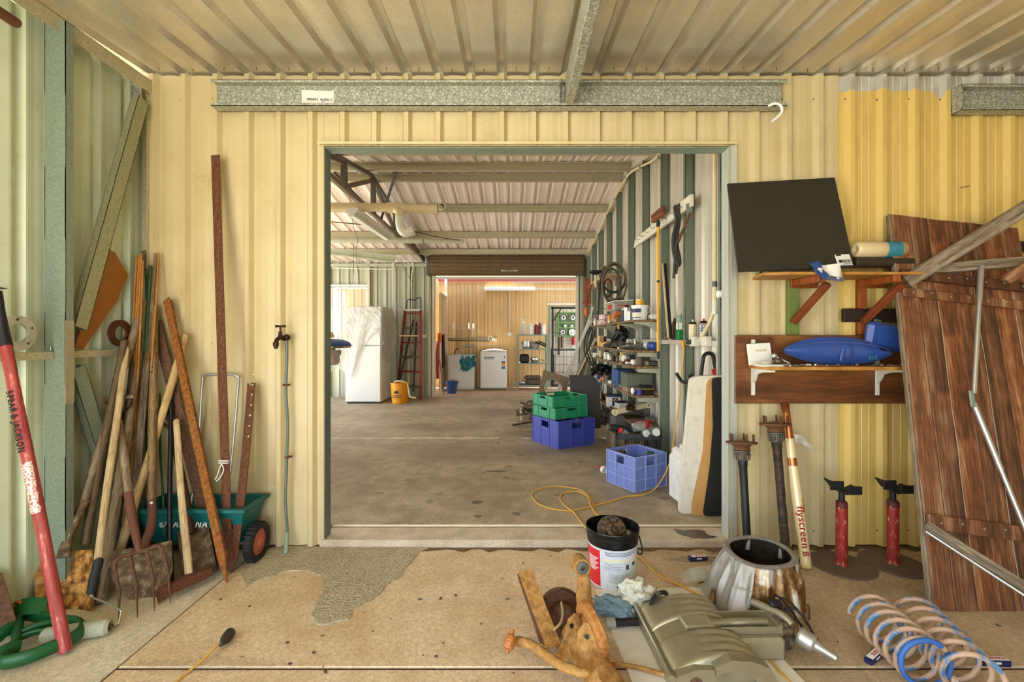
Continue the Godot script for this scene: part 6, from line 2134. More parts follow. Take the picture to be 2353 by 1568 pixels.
	b.tube([bs.inverse() * (at(2128, 1222, 0.675) - o), bs.inverse() * (at(2430, 1418, 1.005) - o)], 0.007, 6)
	part(t, "aluminium_edge", b, M.alu)
	for q in [[[2255, 612, 0.26], [2250, 690, 0.32]], [[2250, 690, 0.32], [2238, 905, 0.43]], [[2236, 925, 0.44], [2300, 1080, 0.52]], [[2300, 1080, 0.52], [2390, 1300, 0.64]]]:
		b = MB.new()
		b.tube([bs.inverse() * (at(q[0][0], q[0][1], q[0][2]) - o), bs.inverse() * (at(q[1][0], q[1][1], q[1][2]) - o)], 0.0105 if q[0][1] in [690, 1080] else 0.013, 10)
		part(t, "stay_tube", b, M.alu)
	b = MB.new()
	b.box(Vector3.ZERO, V(0.026, 0.085, 0.01), 0.004)
	part(t, "hinge_plate", b, M.galvd, Transform3D(Basis(), bs.inverse() * (at(2234, 917, 0.45) - o)))
	# nail in the mustard wall, hook on the beam
	b = MB.new()
	b.cyl(at(2207, 432, 0.06), at(2228, 427, 0.03), 0.0025, -1, 6)
	one("protruding_bolt", "small bolt sticking out of the mustard wall", "bolt", b, M.steel)
	b = MB.new()
	b.tube(curve([at(1765, 244, 0.10), at(1780, 238, 0.115), at(1793, 242, 0.12), at(1797, 254, 0.12), at(1790, 266, 0.12), at(1774, 279, 0.12)], 5), 0.008, 8)
	one("white_hook", "white plastic coated hook hanging off the lintel beam end", "hook", b, M.whitec)
	b = MB.new()
	b.box(Vector3.ZERO, V(0.2, 0.05, 0.1), 0.01)
	one("dark_case", "dark case end behind the leaning table top", "case", b, M.black, Transform3D(Basis(), V(2.98, 1.80, 0.09)))


func _axle(label: String, top: Vector3, base: Vector3, r: float, shaft: Material, sr: float) -> void:
	var L := base.distance_to(top)
	var t := thing("wheel_axle", label, "axle", along(base, top), "car axle shafts")
	var b := MB.new()
	b.lathe([P2(0, 0), P2(sr * 0.9, 0), P2(sr, 0.02), P2(sr * 0.95, L * 0.6), P2(sr, L - 0.14), P2(sr * 1.15, L - 0.13), P2(sr * 1.15, L - 0.10)], 18, true)
	part(t, "shaft", b, shaft)
	b = MB.new()
	b.lathe([P2(sr * 1.2, L - 0.105), P2(0.034, L - 0.10), P2(0.038, L - 0.062), P2(0.044, L - 0.056), P2(0.044, L - 0.05), P2(0.03, L - 0.05)], 22)
	var br := part(t, "bearing", b, M.steel)
	for i in 14:
		var a := TAU * i / 14
		b = MB.new()
		b.cyl(V(cos(a) * 0.0365, L - 0.097, sin(a) * 0.0365), V(cos(a) * 0.0405, L - 0.066, sin(a) * 0.0405), 0.005, -1, 6)
		part(br, "roller", b, M.oily)
	b = MB.new()
	b.lathe([P2(0.03, L - 0.05), P2(0.046, L - 0.046), P2(0.04, L - 0.03), P2(0.052, L - 0.014), P2(r, L - 0.010), P2(r + 0.002, L - 0.004), P2(r, L + 0.002), P2(0.03, L + 0.004), P2(0.026, L + 0.012), P2(0, L + 0.012)], 26)
	part(t, "flange", b, mat(Color(1.0, 0.92, 0.78), 0.8, 0.15, {tex = T.rust, s = 6.0}))
	for i in 5:
		var a := TAU * i / 5 + 0.35
		b = MB.new()
		b.cyl(V(cos(a) * r * 0.76, L - 0.012, sin(a) * r * 0.76), V(cos(a) * r * 0.76, L + 0.045, sin(a) * r * 0.76), 0.0065, 0.006, 8)
		part(t, "stud", b, mat(Color(0.9, 0.78, 0.6), 0.8, 0.15, {tex = T.rust, s = 8.0}))


func _stand(p: Vector3, label: String, turn: float) -> void:
	var t := thing("axle_stand", label, "axle stand", Transform3D(Basis(Vector3.UP, turn), p), "axle stands")
	var b := MB.new()
	b.lathe([P2(0, 0), P2(0.158, 0), P2(0.160, 0.002), P2(0.160, 0.007), P2(0.157, 0.009), P2(0, 0.009)], 40)
	part(t, "base_plate", b, mat(Color(0.44, 0.37, 0.32), 0.75, 0.1, {tex = T.scuff, s = 3.0}))
	b = MB.new()
	b.lathe([P2(0.036, 0.007), P2(0.030, 0.016), P2(0.0285, 0.02), P2(0.0285, 0.325), P2(0.026, 0.33)], 20)
	part(t, "tube", b, M.redchip)
	b = MB.new()
	b.lathe([P2(0.026, 0.318), P2(0.031, 0.322), P2(0.031, 0.352), P2(0.026, 0.358), P2(0.014, 0.36)], 6)
	part(t, "collar", b, mat(Color(0.35, 0.14, 0.11), 0.6))
	b = MB.new()
	b.cyl(V(0, 0.30, 0), V(0, 0.43, 0), 0.015, -1, 12)
	part(t, "spindle", b, M.black)
	b = MB.new()
	var pr := PackedVector2Array([P2(-0.078, 0.475), P2(-0.072, 0.478), P2(-0.036, 0.44), P2(0.0, 0.418), P2(0.036, 0.422), P2(0.076, 0.44), P2(0.08, 0.435), P2(0.04, 0.408), P2(0, 0.402), P2(-0.04, 0.426)])
	b.extr(pr, -0.035, 0.035)
	part(t, "saddle", b, mat(Color(0.13, 0.13, 0.12), 0.6, 0.3))
	b = MB.new()
	b.box(V(-0.05, 0.455, 0.034), V(0.075, 0.05, 0.008), 0.002)
	b.box(V(0.048, 0.428, 0.036), V(0.075, 0.046, 0.008), 0.002)
	part(t, "saddle_lip", b, mat(Color(0.12, 0.12, 0.115), 0.6, 0.3))


func plug_box(label: String, p: Vector3, turn: float, tip := 0.0) -> void:
	var t := thing("spark_plug_box", label, "box", Transform3D(Basis(Vector3.UP, turn) * Basis(Vector3.BACK, tip), p), "small blue spark plug boxes")
	var b := MB.new()
	b.box(V(0, 0.0125, 0), V(0.105, 0.025, 0.026), 0.001)
	part(t, "carton", b, M.navy)
	b = MB.new()
	b.box(V(0.005, 0.0253, 0), V(0.088, 0.0008, 0.0235))
	var l := part(t, "white_label", b, M.paper)
	words(l, "lettering", "BOSCH", 0.013, M.red, Transform3D(Basis(Vector3.RIGHT, -PI / 2), V(0.014, 0.026, 0.0)))
	b = MB.new()
	b.box(V(0.0, 0.014, 0.0133), V(0.03, 0.008, 0.0006))
	part(t, "printed_patch", b, M.paper)


func floor_things() -> void:
	var b: MB
	var t: Node3D
	# ---- bucket of gears
	var bp := fl(1407, 1333) + V(0, 0.002, 0)
	t = thing("paint_bucket", "white paint bucket with black rim holding greasy gears", "bucket", Transform3D(Basis(Vector3.UP, -0.1), bp))
	var h := 0.285
	b = MB.new()
	b.lathe([P2(0, 0), P2(0.114, 0), P2(0.118, 0.004), P2(0.127, h - 0.075)], 40)
	part(t, "tub", b, mat(Color(0.88, 0.90, 0.92), 0.35, 0.0, {tex = T.scuff, s = 3.0}))
	b = MB.new()
	b.lathe([P2(0.128, h - 0.078), P2(0.1305, h - 0.07), P2(0.131, h - 0.045), P2(0.1345, h - 0.042), P2(0.1345, h - 0.030), P2(0.1315, h - 0.027), P2(0.1365, h - 0.022), P2(0.1385, h - 0.004), P2(0.1375, h), P2(0.1335, h), P2(0.127, h - 0.05), P2(0.112, 0.008), P2(0, 0.008)], 40)
	part(t, "rim", b, mat(Color(0.045, 0.045, 0.045), 0.35, 0.0))
	# red panel with its print, and print lines, wrapped on the tub
	var wrap := func(a0: float, a1: float, y0: float, y1: float, lift := 0.0004) -> MB:
		var m := MB.new()
		var n := maxi(2, int(absf(a1 - a0) / 0.08))
		for i in n:
			var q: Array = []
			for e in [[i, y0], [i + 1, y0], [i + 1, y1], [i, y1]]:
				var an: float = lerpf(a0, a1, float(e[0]) / n)
				var r: float = lerpf(0.118, 0.127, (e[1] - 0.004) / (h - 0.079)) + lift
				q.append(V(sin(an) * r, e[1], cos(an) * r))
			var nn: Array = q.map(func(v: Vector3): return V(v.x, 0, v.z).normalized())
			m.qn(q[0], q[1], q[2], q[3], nn[0], nn[1], nn[2], nn[3])
		return m
	part(t, "red_panel", wrap.call(-1.55, -0.62, 0.012, h - 0.09), mat(Color(0.84, 0.14, 0.18), 0.4))
	for i in 9:
		part(t, "print_line", wrap.call(-1.3, -0.70 - 0.08 * (i % 3), 0.150 - i * 0.008, 0.154 - i * 0.008, 0.0008), M.paper)
	part(t, "cream_band", wrap.call(-0.50, 1.2, 0.148, 0.160), mat(Color(0.93, 0.90, 0.72), 0.5))
	for i in 5: part(t, "print_line", wrap.call(-0.44, 0.30 - 0.1 * (i % 2), 0.138 - i * 0.0075, 0.1405 - i * 0.0075), mat(Color(0.62, 0.64, 0.66), 0.6))
	for i in 3: part(t, "print_line", wrap.call(-0.40, 1.05 - 0.15 * i, 0.192 - i * 0.0075, 0.195 - i * 0.0075), mat(Color(0.35, 0.36, 0.38), 0.6))
	for i in 6: part(t, "print_line", wrap.call(-0.28 + 0.05 * (i % 2), 0.72 - 0.07 * (i % 3), 0.082 - i * 0.0075, 0.0845 - i * 0.0075), mat(Color(0.66, 0.68, 0.70), 0.6))
	for q in [[0.46, 0.60, 0.108, 0.132], [0.78, 0.98, 0.120, 0.138]]: part(t, "barcode", wrap.call(q[0], q[1], q[2], q[3]), mat(Color(0.28, 0.29, 0.30), 0.6))
	part(t, "maker_strip", wrap.call(0.08, 0.42, 0.020, 0.028), M.ink)
	b = MB.new()
	b.tube(curve([V(0.136, h - 0.05, 0.0), V(0.145, h - 0.09, 0.03), V(0.148, h - 0.13, 0.02), V(0.139, h - 0.155, -0.02), V(0.130, h - 0.14, -0.06)], 5), 0.004, 6)
	part(t, "bail", b, M.black)
	# gears inside
	var gx := bp + V(0.0, h - 0.075, 0.0)
	t = thing("differential_gear", "round greasy differential carrier with bolt holes in the bucket", "gear", Transform3D(Basis.from_euler(V(0.95, 0.5, 0.25)), gx + V(-0.005, 0.045, 0.01)))
	b = MB.new()
	b.lathe([P2(0.0, -0.055), P2(0.035, -0.055), P2(0.042, -0.02), P2(0.06, -0.012), P2(0.078, -0.01), P2(0.08, 0.0), P2(0.078, 0.012), P2(0.045, 0.014), P2(0.038, 0.035), P2(0.02, 0.04), P2(0.02, 0.02), P2(0, 0.02)], 28)
	part(t, "carrier", b, M.oily)
	for i in 8:
		var a := TAU * i / 8
		b = MB.new()
		b.cyl(V(cos(a) * 0.062, 0.0125, sin(a) * 0.062), V(cos(a) * 0.062, 0.0142, sin(a) * 0.062), 0.006, -1, 10)
		part(t, "bolt_hole", b, M.black)
	t = thing("ring_gear", "toothed greasy ring gear beside the carrier in the bucket", "gear", Transform3D(Basis.from_euler(V(1.2, -0.6, 0.9)), gx + V(0.035, 0.01, -0.04)))
	b = MB.new()
	var og := PackedVector2Array()
	for i in 48: og.append(P2(cos(TAU * i / 48), sin(TAU * i / 48)) * (0.072 if i % 2 == 0 else 0.064))
	b.ring(og, circle(0.045, 48), -0.012, 0.012)
	part(t, "toothed_ring", b, mat(Color(0.95, 0.82, 0.62), 0.45, 0.4, {tex = T.oily, s = 5.0}))
	t = thing("pinion_stub", "stubby greasy pinion shaft poking up in the bucket", "gear", along(gx + V(0.06, -0.02, 0.03), gx + V(0.092, 0.055, 0.015)))
	b = MB.new()
	b.lathe([P2(0, 0), P2(0.03, 0), P2(0.032, 0.03), P2(0.018, 0.045), P2(0.019, 0.055), P2(0.024, 0.058), P2(0.024, 0.075), P2(0.015, 0.08), P2(0, 0.08)], 16)
	part(t, "stub", b, M.oily)
	b = MB.new()
	b.box(Vector3.ZERO, V(0.07, 0.008, 0.05), 0.003)
	one("blue_rag", "scrap of blue plastic inside the paint bucket", "scrap", b, M.bluep, Transform3D(Basis(Vector3.BACK, 0.2), gx + V(-0.085, 0.02, 0.02)))

	# ---- white board on the floor
	b = MB.new()
	var wp := PackedVector2Array()
	for q in [[1370, 1354], [1612, 1350], [1636, 1368], [1700, 1432], [1790, 1505], [1905, 1625], [1480, 1640]]:
		var p := fl(q[0], q[1], 0.008)
		wp.append(P2(p.x, -p.z))
	b.extr(wp, 0.0, 0.008)
	one("white_board", "scuffed white board lying flat on floor under engine parts", "board", b, mat(Color(0.92, 0.90, 0.84), 0.45, 0.0, {tex = T.grime, s = 1.6}), Transform3D(Basis(Vector3.RIGHT, V(0, 0, -1), Vector3.UP), Vector3.ZERO))
	# ---- rags and hoses
	b = MB.new()
	_crumple(b, V(0.075, 0.055, 0.06), 3)
	one("white_rag", "crumpled white rag on the white board beside manifold", "rag", b, M.cloth, Transform3D(Basis(Vector3.UP, 0.5), fl(1462, 1398, 0.008) + V(0, 0.05, 0)))
	b = MB.new()
	_crumple(b, V(0.07, 0.035, 0.05), 8)
	one("blue_rag", "crumpled pale blue rag at the edge of the white board", "rag", b, M.clothb, Transform3D(Basis(Vector3.UP, -0.6), fl(1405, 1412, 0.008) + V(0, 0.032, 0)))
	t = thing("vacuum_hose", "short black hose looped up with a clamp behind manifold", "hose")
	b = MB.new()
	b.tube(curve([fl(1496, 1392, 0.09), fl(1500, 1378, 0.115), fl(1512, 1366, 0.125), fl(1527, 1362, 0.12), fl(1533, 1372, 0.10), fl(1530, 1384, 0.085)], 5), 0.0095, 10)
	part(t, "hose", b, M.rubber)
	b = MB.new()
	b.tube([fl(1507, 1371, 0.122), fl(1514, 1365, 0.126)], 0.0125, 10)
	part(t, "clamp", b, M.steel)
	t = thing("radiator_hose", "black hose stub with grey plastic cap lying on board", "hose")
	b = MB.new()
	b.tube([fl(1412, 1432, 0.026), fl(1478, 1428, 0.03)], 0.0155, 12)
	part(t, "hose", b, M.rubber)
	b = MB.new()
	b.tube([fl(1394, 1433, 0.026), fl(1398, 1433, 0.026), fl(1412, 1432, 0.026)], [0.016, 0.022, 0.022], 16)
	part(t, "cap", b, mat(Color(0.62, 0.62, 0.54), 0.5))
	# ---- intake manifold
	_manifold()
	# ---- bell housing
	_bell()
	# ---- springs
	_spring("blue and tan coil spring with its blue end ring facing front", fl(2000, 1412, 0.094), fl(2126, 1524, 0.094), 5.4, 0.0, 0.084, "blue")
	_spring("tan coil spring with chipped blue paint lying behind the first", fl(2094, 1404, 0.09), fl(2262, 1585, 0.09), 6.6, 1.2, 0.08, "")
	# ---- jar and boxes
	var ja := fl(1572, 1328, 0.035)
	var jb := fl(1640, 1313, 0.035)
	t = thing("glass_jar", "empty clear glass jar lying on its side with torn label", "jar", along(ja, jb))
	var JL := ja.distance_to(jb)
	b = MB.new()
	b.lathe([P2(0.022, 0), P2(0.024, 0), P2(0.024, 0.006), P2(0.0225, 0.008), P2(0.0245, 0.013), P2(0.023, 0.02), P2(0.032, 0.045), P2(0.035, 0.06), P2(0.035, JL - 0.012), P2(0.03, JL), P2(0, JL)], 28, true)
	part(t, "glass", b, M.glass)
	b = MB.new()
	b.t = Transform3D(Basis(Vector3.UP, -0.9), Vector3.ZERO)
	b.lathe([P2(0.0354, 0.07), P2(0.0354, JL - 0.03)], 16, false, 2.6)
	var jl := part(t, "label", b, mat(Color(0.86, 0.82, 0.68), 0.7))
	b = MB.new()
	b.t = Transform3D(Basis(Vector3.UP, -0.3), Vector3.ZERO)
	b.lathe([P2(0.0357, 0.095), P2(0.0357, JL - 0.045)], 10, false, 1.3)
	part(jl, "green_print", b, mat(Color(0.24, 0.32, 0.20), 0.7))
	plug_box("blue spark plug box lying near the clear glass jar", fl(1604, 1288), 0.12)
	plug_box("blue spark plug box tucked against wall behind bell housing", fl(1822, 1288), -0.4)
	plug_box("blue spark plug box beside the front coil spring", fl(2010, 1516), 0.5, 0.12)
	plug_box("blue spark plug box alone on the floor past the springs", fl(2284, 1528), -0.05)
	# ---- rusty suspension assembly
	_suspension()
	# ---- yellow cord: hangs from the girt, coils on the workshop floor, runs over the step to the manifold
	var cy := func(px: float, py: float, y := FB + 0.005) -> Vector3: return fl(px, py, y)
	t = thing("extension_cord", "yellow extension cord hanging from wall and looped on floor", "cord")
	b = MB.new()
	var pts := [at(1571, 797, -0.95), at(1569, 830, -0.93), at(1564, 880, -0.90), at(1560, 930, -0.88), at(1551, 990, -0.85), at(1544, 1040, -0.78), at(1533, 1080, -0.68), cy.call(1508, 1120, 0.10), cy.call(1480, 1136), cy.call(1440, 1143), cy.call(1400, 1152), cy.call(1350, 1168), cy.call(1310, 1173), cy.call(1270, 1171), cy.call(1238, 1158), cy.call(1222, 1142), cy.call(1232, 1127), cy.call(1262, 1119), cy.call(1300, 1119), cy.call(1335, 1128), cy.call(1355, 1142), cy.call(1362, 1156), cy.call(1364, 1170), cy.call(1372, 1182), cy.call(1386, 1192)]
	var wob: Array = []
	for i in pts.size(): wob.append(pts[i] + (V(0.006 * sin(i * 2.7), 0, 0.009 * cos(i * 3.1)) if i > 7 else Vector3.ZERO))
	b.tube(curve(wob, 6), 0.0055, 8)
	part(t, "lead", b, M.cord)
	b = MB.new()
	b.tube(curve([cy.call(1380, 1190), cy.call(1368, 1180), cy.call(1356, 1160, FB + 0.012), cy.call(1352, 1144, FB + 0.012), cy.call(1332, 1131, FB + 0.012), cy.call(1305, 1131), cy.call(1290, 1138), cy.call(1288, 1150), cy.call(1300, 1164, FB + 0.012), cy.call(1318, 1178), cy.call(1330, 1194), cy.call(1345, 1212), fl(1362, 1226, 0.058), fl(1385, 1250, 0.03), fl(1420, 1262, 0.006), fl(1456, 1272, 0.006), fl(1478, 1288, 0.006), fl(1512, 1322, 0.006), fl(1560, 1345, 0.008), fl(1605, 1368, 0.016), fl(1650, 1390, 0.016), fl(1700, 1400, 0.016), fl(1745, 1450, 0.014), fl(1762, 1500, 0.014), fl(1785, 1535, 0.014), fl(1818, 1572, 0.006)], 6), 0.0055, 8)
	part(t, "lead", b, M.cord)
	b = MB.new()
	b.tube([at(1568, 783, -0.95), at(1571, 800, -0.95)], [0.016, 0.011], 10)
	part(t, "plug", b, M.amber)
	# small debris on the slab
	for i in 40:
		b = MB.new()
		var s := rng.randf_range(0.004, 0.011)
		b.ell(V(0, s * 0.35, 0), V(s, s * 0.4, s * 0.7), 6, 4)
		var px := rng.randf_range(500, 2300)
		var py := rng.randf_range(1280, 1560)
		one("grit_pebble", "tiny dark crumb of grit on the concrete slab", "grit", b, M.oily, Transform3D(Basis(Vector3.UP, rng.randf() * 6), fl(px, py)), "crumbs of grit on the slab")


func _crumple(b: MB, r: Vector3, sd: int) -> void:
	var nz := FastNoiseLite.new()
	nz.seed = sd
	nz.frequency = 1.1
	nz.fractal_octaves = 2
	b.grid(44, 26, func(u: float, v: float) -> Vector3:
		var a := TAU * u
		var c := PI * v - PI / 2
		var d := V(cos(c) * cos(a), sin(c), -cos(c) * sin(a))
		var k := 1.05 + 0.7 * nz.get_noise_3dv(d * 1.2) + 0.38 * (0.35 - absf(nz.get_noise_3dv(d * 1.7 + V(5, 1, 2)))) + 0.10 * (0.3 - absf(nz.get_noise_3dv(d * 4.0)))
		var p := d * r * k
		p.y = maxf(p.y, -r.y * 0.85)
		return p)


func _spring(label: String, a: Vector3, c: Vector3, turns: float, ph: float, R: float, endc: String) -> void:
	var t := thing("coil_spring", label, "spring", along(a, c), "coil springs")
	var L := a.distance_to(c)
	var pts: Array = []
	var n := int(turns * 18)
	for i in n + 1:
		var f := float(i) / n
		var an := ph + TAU * turns * f
		var k := clampf(minf(f, 1 - f) * turns * 1.2, 0.0, 1.0)
		pts.append(V(cos(an) * R, L * (f + (0.0 if k >= 1 else 0.0)), sin(an) * R))
	var b := MB.new()
	b.tube(pts, 0.0095, 10)
	part(t, "coil", b, M.spring)
	if endc:
		pts = []
		for i in 22:
			var an := ph + TAU * turns + TAU * i / 22.0
			pts.append(V(cos(an) * R, L + 0.004 * i / 22.0, sin(an) * R))
		b = MB.new()
		b.tube(pts, 0.0092, 10)
		part(t, "end_ring", b, mat(Color(0.22, 0.42, 0.70), 0.5, 0.0, {tex = T.scuff, s = 5.0}))


func _bell() -> void:
	var c := fl(1735, 1398)
	var t := thing("bell_housing", "ribbed aluminium gearbox bell housing stained brown, standing upright", "bell housing", Transform3D(Basis(Vector3.UP, 0.15) * Basis(Vector3.BACK, -0.10), c + V(0, 0.022, 0)))
	var H := 0.235
	var body := func(u: float, v: float) -> Vector3:
		var a := TAU * u
		var rb := 0.205 + 0.02 * cos(a * 2.0 + 0.6) + 0.018 * cos(a * 5.0)
		var rt := 0.142 + 0.006 * cos(a * 2.0)
		var e := v
		var r := lerpf(rb, rt, pow(e, 0.8))
		var rib := pow(absf(cos(a * 8.0)), 9.0)
		r += 0.020 * rib * sin(clampf(e, 0.0, 1.0) * PI) + 0.004 * sin(a * 4.0 + e * 5.0)
		return V(cos(a) * r, e * H + (0.02 * cos(a - 0.5) if e > 0.5 else 0.01 * cos(a * 3.0)), -sin(a) * r)
	var b := MB.new()
	b.grid(90, 14, func(u: float, v: float) -> Vector3: return body.call(0.06 + u * 0.57, v))
	part(t, "shell", b, M.bellsilver)
	b = MB.new()
	b.grid(50, 14, func(u: float, v: float) -> Vector3: return body.call(0.63 + u * 0.43, v))
	part(t, "stained_side", b, M.bell)
	b = MB.new()
	b.grid(60, 6, func(u: float, v: float) -> Vector3:
		var p: Vector3 = body.call(1.0 - u, v)
		return V(p.x * 0.93, p.y, p.z * 0.93))
	part(t, "inside", b, mat(Color(0.62, 0.60, 0.52), 0.5, 0.4, {tex = T.oily, s = 3.0}))
	b = MB.new()
	b.grid(60, 3, func(u: float, v: float) -> Vector3:
		var p: Vector3 = body.call(u, 1.0)
		var k := lerpf(0.90, 1.03, v)
		return V(p.x * k, p.y + 0.006 - 0.004 * pow(v * 2 - 1, 2.0), p.z * k), 0.01)
	part(t, "top_flange", b, M.bellsilver)
	for i in 6:
		var p: Vector3 = body.call(i / 6.0 + 0.04, 0.98)
		b = MB.new()
		b.cyl(V(p.x, p.y - 0.05, p.z), V(p.x, p.y + 0.006, p.z), 0.012, 0.010, 12)
		var bo := part(t, "bolt_boss", b, M.bellsilver)
		b = MB.new()
		b.cyl(V(p.x, p.y + 0.006, p.z), V(p.x, p.y + 0.0075, p.z), 0.005, -1, 8)
		part(bo, "bolt_hole", b, M.black)
	for i in 7:
		var p: Vector3 = body.call(i / 7.0 + 0.06, 0.03)
		b = MB.new()
		b.cyl(V(p.x * 1.04, -0.006, p.z * 1.04), V(p.x * 1.02, 0.055, p.z * 1.02), 0.017, 0.010, 12)
		part(t, "foot_lug", b, M.bell)
	b = MB.new()
	b.box(V(-0.235, 0.04, 0.03), V(0.035, 0.09, 0.02), 0.004)
	b.cyl(V(-0.245, 0.085, 0.03), V(-0.245, 0.085, 0.055), 0.014, -1, 12)
	part(t, "linkage_lever", b, M.oily, Transform3D(Basis(Vector3.BACK, 0.3), Vector3.ZERO))


func _manifold() -> void:
	var t := thing("intake_manifold", "cast aluminium engine intake manifold lying on the white board", "manifold", Transform3D(Basis(Vector3.UP, 0.03), V(0.765, 0.008, 0.93)))
	# local: x across the runners (towards the right), z along the row of ports (towards the viewer)
	var b: MB
	var arc := curve([V(-0.20, 0.05, 0), V(-0.17, 0.078, 0), V(-0.10, 0.108, 0), V(-0.02, 0.124, 0), V(0.06, 0.120, 0), V(0.115, 0.098, 0), V(0.148, 0.055, 0), V(0.155, 0.0, 0)], 6)
	for bank in 2:
		var z0: float = -0.21 if bank == 0 else 0.035
		var zl := 0.175
		b = MB.new()
		b.grid(42, 60, func(u: float, v: float) -> Vector3:
			var p: Vector3 = arc[int(round(u * 42))]
			var w := 1.0 - v
			var lobe := absf(cos(PI * (w * 4.0 - 0.5)))
			var amp := 0.032 * smoothstep(0.30, 0.52, u) * (1.0 - 0.5 * smoothstep(0.85, 1.0, u))
			var edge := 1.0 - pow(absf(w * 2.0 - 1.0), 14.0) * 0.35
			var cut := amp * (1.0 - pow(lobe, 0.55))
			return V(p.x - cut * 0.6 * smoothstep(0.6, 0.9, u), p.y * edge - cut, z0 + w * zl), 0.006)
		part(t, "runner_bank", b, M.cast)
		b = MB.new()
		for zz in [z0 + 0.002, z0 + zl - 0.002]:
			var poly := PackedVector2Array()
			for k in 43: poly.append(P2(arc[k].x * 0.985, arc[k].y * 0.62))
			poly.append(P2(-0.19, 0.0))
			b.extr(poly, zz - 0.003, zz + 0.003)
		part(t, "bank_end", b, M.cast)
	b = MB.new()
	b.grid(26, 4, func(u: float, v: float) -> Vector3:
		var p: Vector3 = arc[int(round(u * 26))]
		return V(p.x, p.y - 0.012, -0.05 + 0.10 * (1.0 - v)), 0.006)
	part(t, "bridge", b, M.cast)
	b = MB.new()
	b.extr(PackedVector2Array([P2(-0.206, 0.0), P2(-0.196, 0.0), P2(-0.192, 0.06), P2(-0.212, 0.072), P2(-0.216, 0.066)]), -0.222, 0.225)
	part(t, "port_flange", b, M.cast)
	b = MB.new()
	b.extr(PackedVector2Array([P2(-0.205, 0.0), P2(-0.08, 0.0), P2(-0.055, 0.05), P2(-0.06, 0.09), P2(-0.12, 0.092), P2(-0.19, 0.07)]), 0.20, 0.232)
	var ef := part(t, "end_flange", b, M.cast)
	b = MB.new()
	b.cyl(V(-0.125, 0.042, 0.2318), V(-0.125, 0.042, 0.2335), 0.024, -1, 20)
	part(ef, "port", b, M.rust)
	b = MB.new()
	b.extr(PackedVector2Array([P2(0.165, -0.004), P2(0.165, 0.05), P2(0.14, 0.092), P2(0.08, 0.118), P2(0.0, 0.124), P2(-0.06, 0.10), P2(-0.055, 0.07), P2(0.0, 0.085), P2(0.06, 0.078), P2(0.09, 0.05), P2(0.10, -0.004)]), 0.195, 0.235)
	part(t, "end_arch", b, M.cast)
	b = MB.new()
	b.box(V(0.135, 0.01, 0.235), V(0.08, 0.035, 0.045), 0.006)
	part(t, "mounting_foot", b, M.oily)
	# plenum plate between the banks with its pipe
	b = MB.new()
	b.box(V(-0.02, 0.112, 0.0), V(0.12, 0.02, 0.075), 0.005)
	part(t, "plenum_pad", b, M.cast)
	b = MB.new()
	b.box(V(0.18, 0.09, -0.01), V(0.24, 0.012, 0.105), 0.003)
	b.box(V(0.18, 0.104, -0.063), V(0.24, 0.028, 0.008), 0.002)
	b.box(V(0.18, 0.104, 0.043), V(0.24, 0.028, 0.008), 0.002)
	b.box(V(0.30, 0.10, -0.01), V(0.012, 0.04, 0.11), 0.002)
	part(t, "tray", b, M.cast)
	b = MB.new()
	b.tube(curve([V(0.02, 0.115, 0.015), V(0.10, 0.112, 0.005), V(0.18, 0.118, 0.01), V(0.26, 0.112, 0.005)], 5), 0.015, 10)
	part(t, "crossover_pipe", b, M.cast)
	b = MB.new()
	b.box(V(0.20, 0.045, 0.0), V(0.20, 0.085, 0.15), 0.012)
	part(t, "plenum_box", b, mat(Color(0.96, 0.94, 0.86), 0.5, 0.4, {tex = T.cast, s = 3.0}))
	# throttle body side
	b = MB.new()
	b.box(V(0.325, 0.075, -0.02), V(0.06, 0.11, 0.13), 0.008)
	part(t, "throttle_body", b, M.oily)
	b = MB.new()
	b.tube(curve([V(0.27, 0.125, -0.11), V(0.30, 0.13, -0.06), V(0.33, 0.135, 0.0), V(0.345, 0.12, 0.04)], 4), 0.016, 12)
	part(t, "coolant_pipe", b, M.cast)
	b = MB.new()
	b.t = Transform3D(Basis(Vector3.BACK, -PI / 2) * Basis(Vector3.RIGHT, 0.3), V(0.37, 0.085, -0.05))
	b.lathe([P2(0, 0), P2(0.035, 0), P2(0.04, 0.004), P2(0.034, 0.012), P2(0.04, 0.02), P2(0.034, 0.026), P2(0, 0.026)], 22)
	part(t, "cable_wheel", b, M.steel)
	b = MB.new()
	b.t = along(V(0.36, 0.09, 0.05), V(0.45, 0.055, 0.14))
	b.lathe([P2(0, 0), P2(0.028, 0), P2(0.034, 0.008), P2(0.034, 0.05), P2(0.03, 0.056), P2(0.022, 0.06), P2(0.016, 0.085), P2(0.013, 0.10), P2(0.013, 0.13), P2(0, 0.13)], 20)
	part(t, "solenoid", b, M.alu)
	for q in [[[0.33, 0.14, -0.06], [0.36, 0.16, -0.10], [0.40, 0.13, -0.09], [0.42, 0.08, -0.02], [0.40, 0.05, 0.05]], [[0.32, 0.14, -0.04], [0.37, 0.17, -0.06], [0.41, 0.14, -0.03], [0.43, 0.09, 0.03], [0.43, 0.06, 0.09]], [[0.34, 0.13, -0.03], [0.39, 0.15, -0.02], [0.42, 0.11, 0.03], [0.40, 0.07, 0.08]]]:
		b = MB.new()
		b.tube(curve(q.map(func(v): return V(v[0], v[1], v[2])), 5), 0.004, 6)
		part(t, "wire", b, M.rubber)
	b = MB.new()
	b.box(V(0.33, 0.15, -0.05), V(0.05, 0.03, 0.04), 0.008)
	part(t, "connector", b, M.black)
	b = MB.new()
	b.tube(curve([V(0.02, 0.03, 0.24), V(0.015, 0.015, 0.28), V(0.0, 0.012, 0.33)], 4), 0.007, 8)
	part(t, "drain_hose", b, M.rubber)


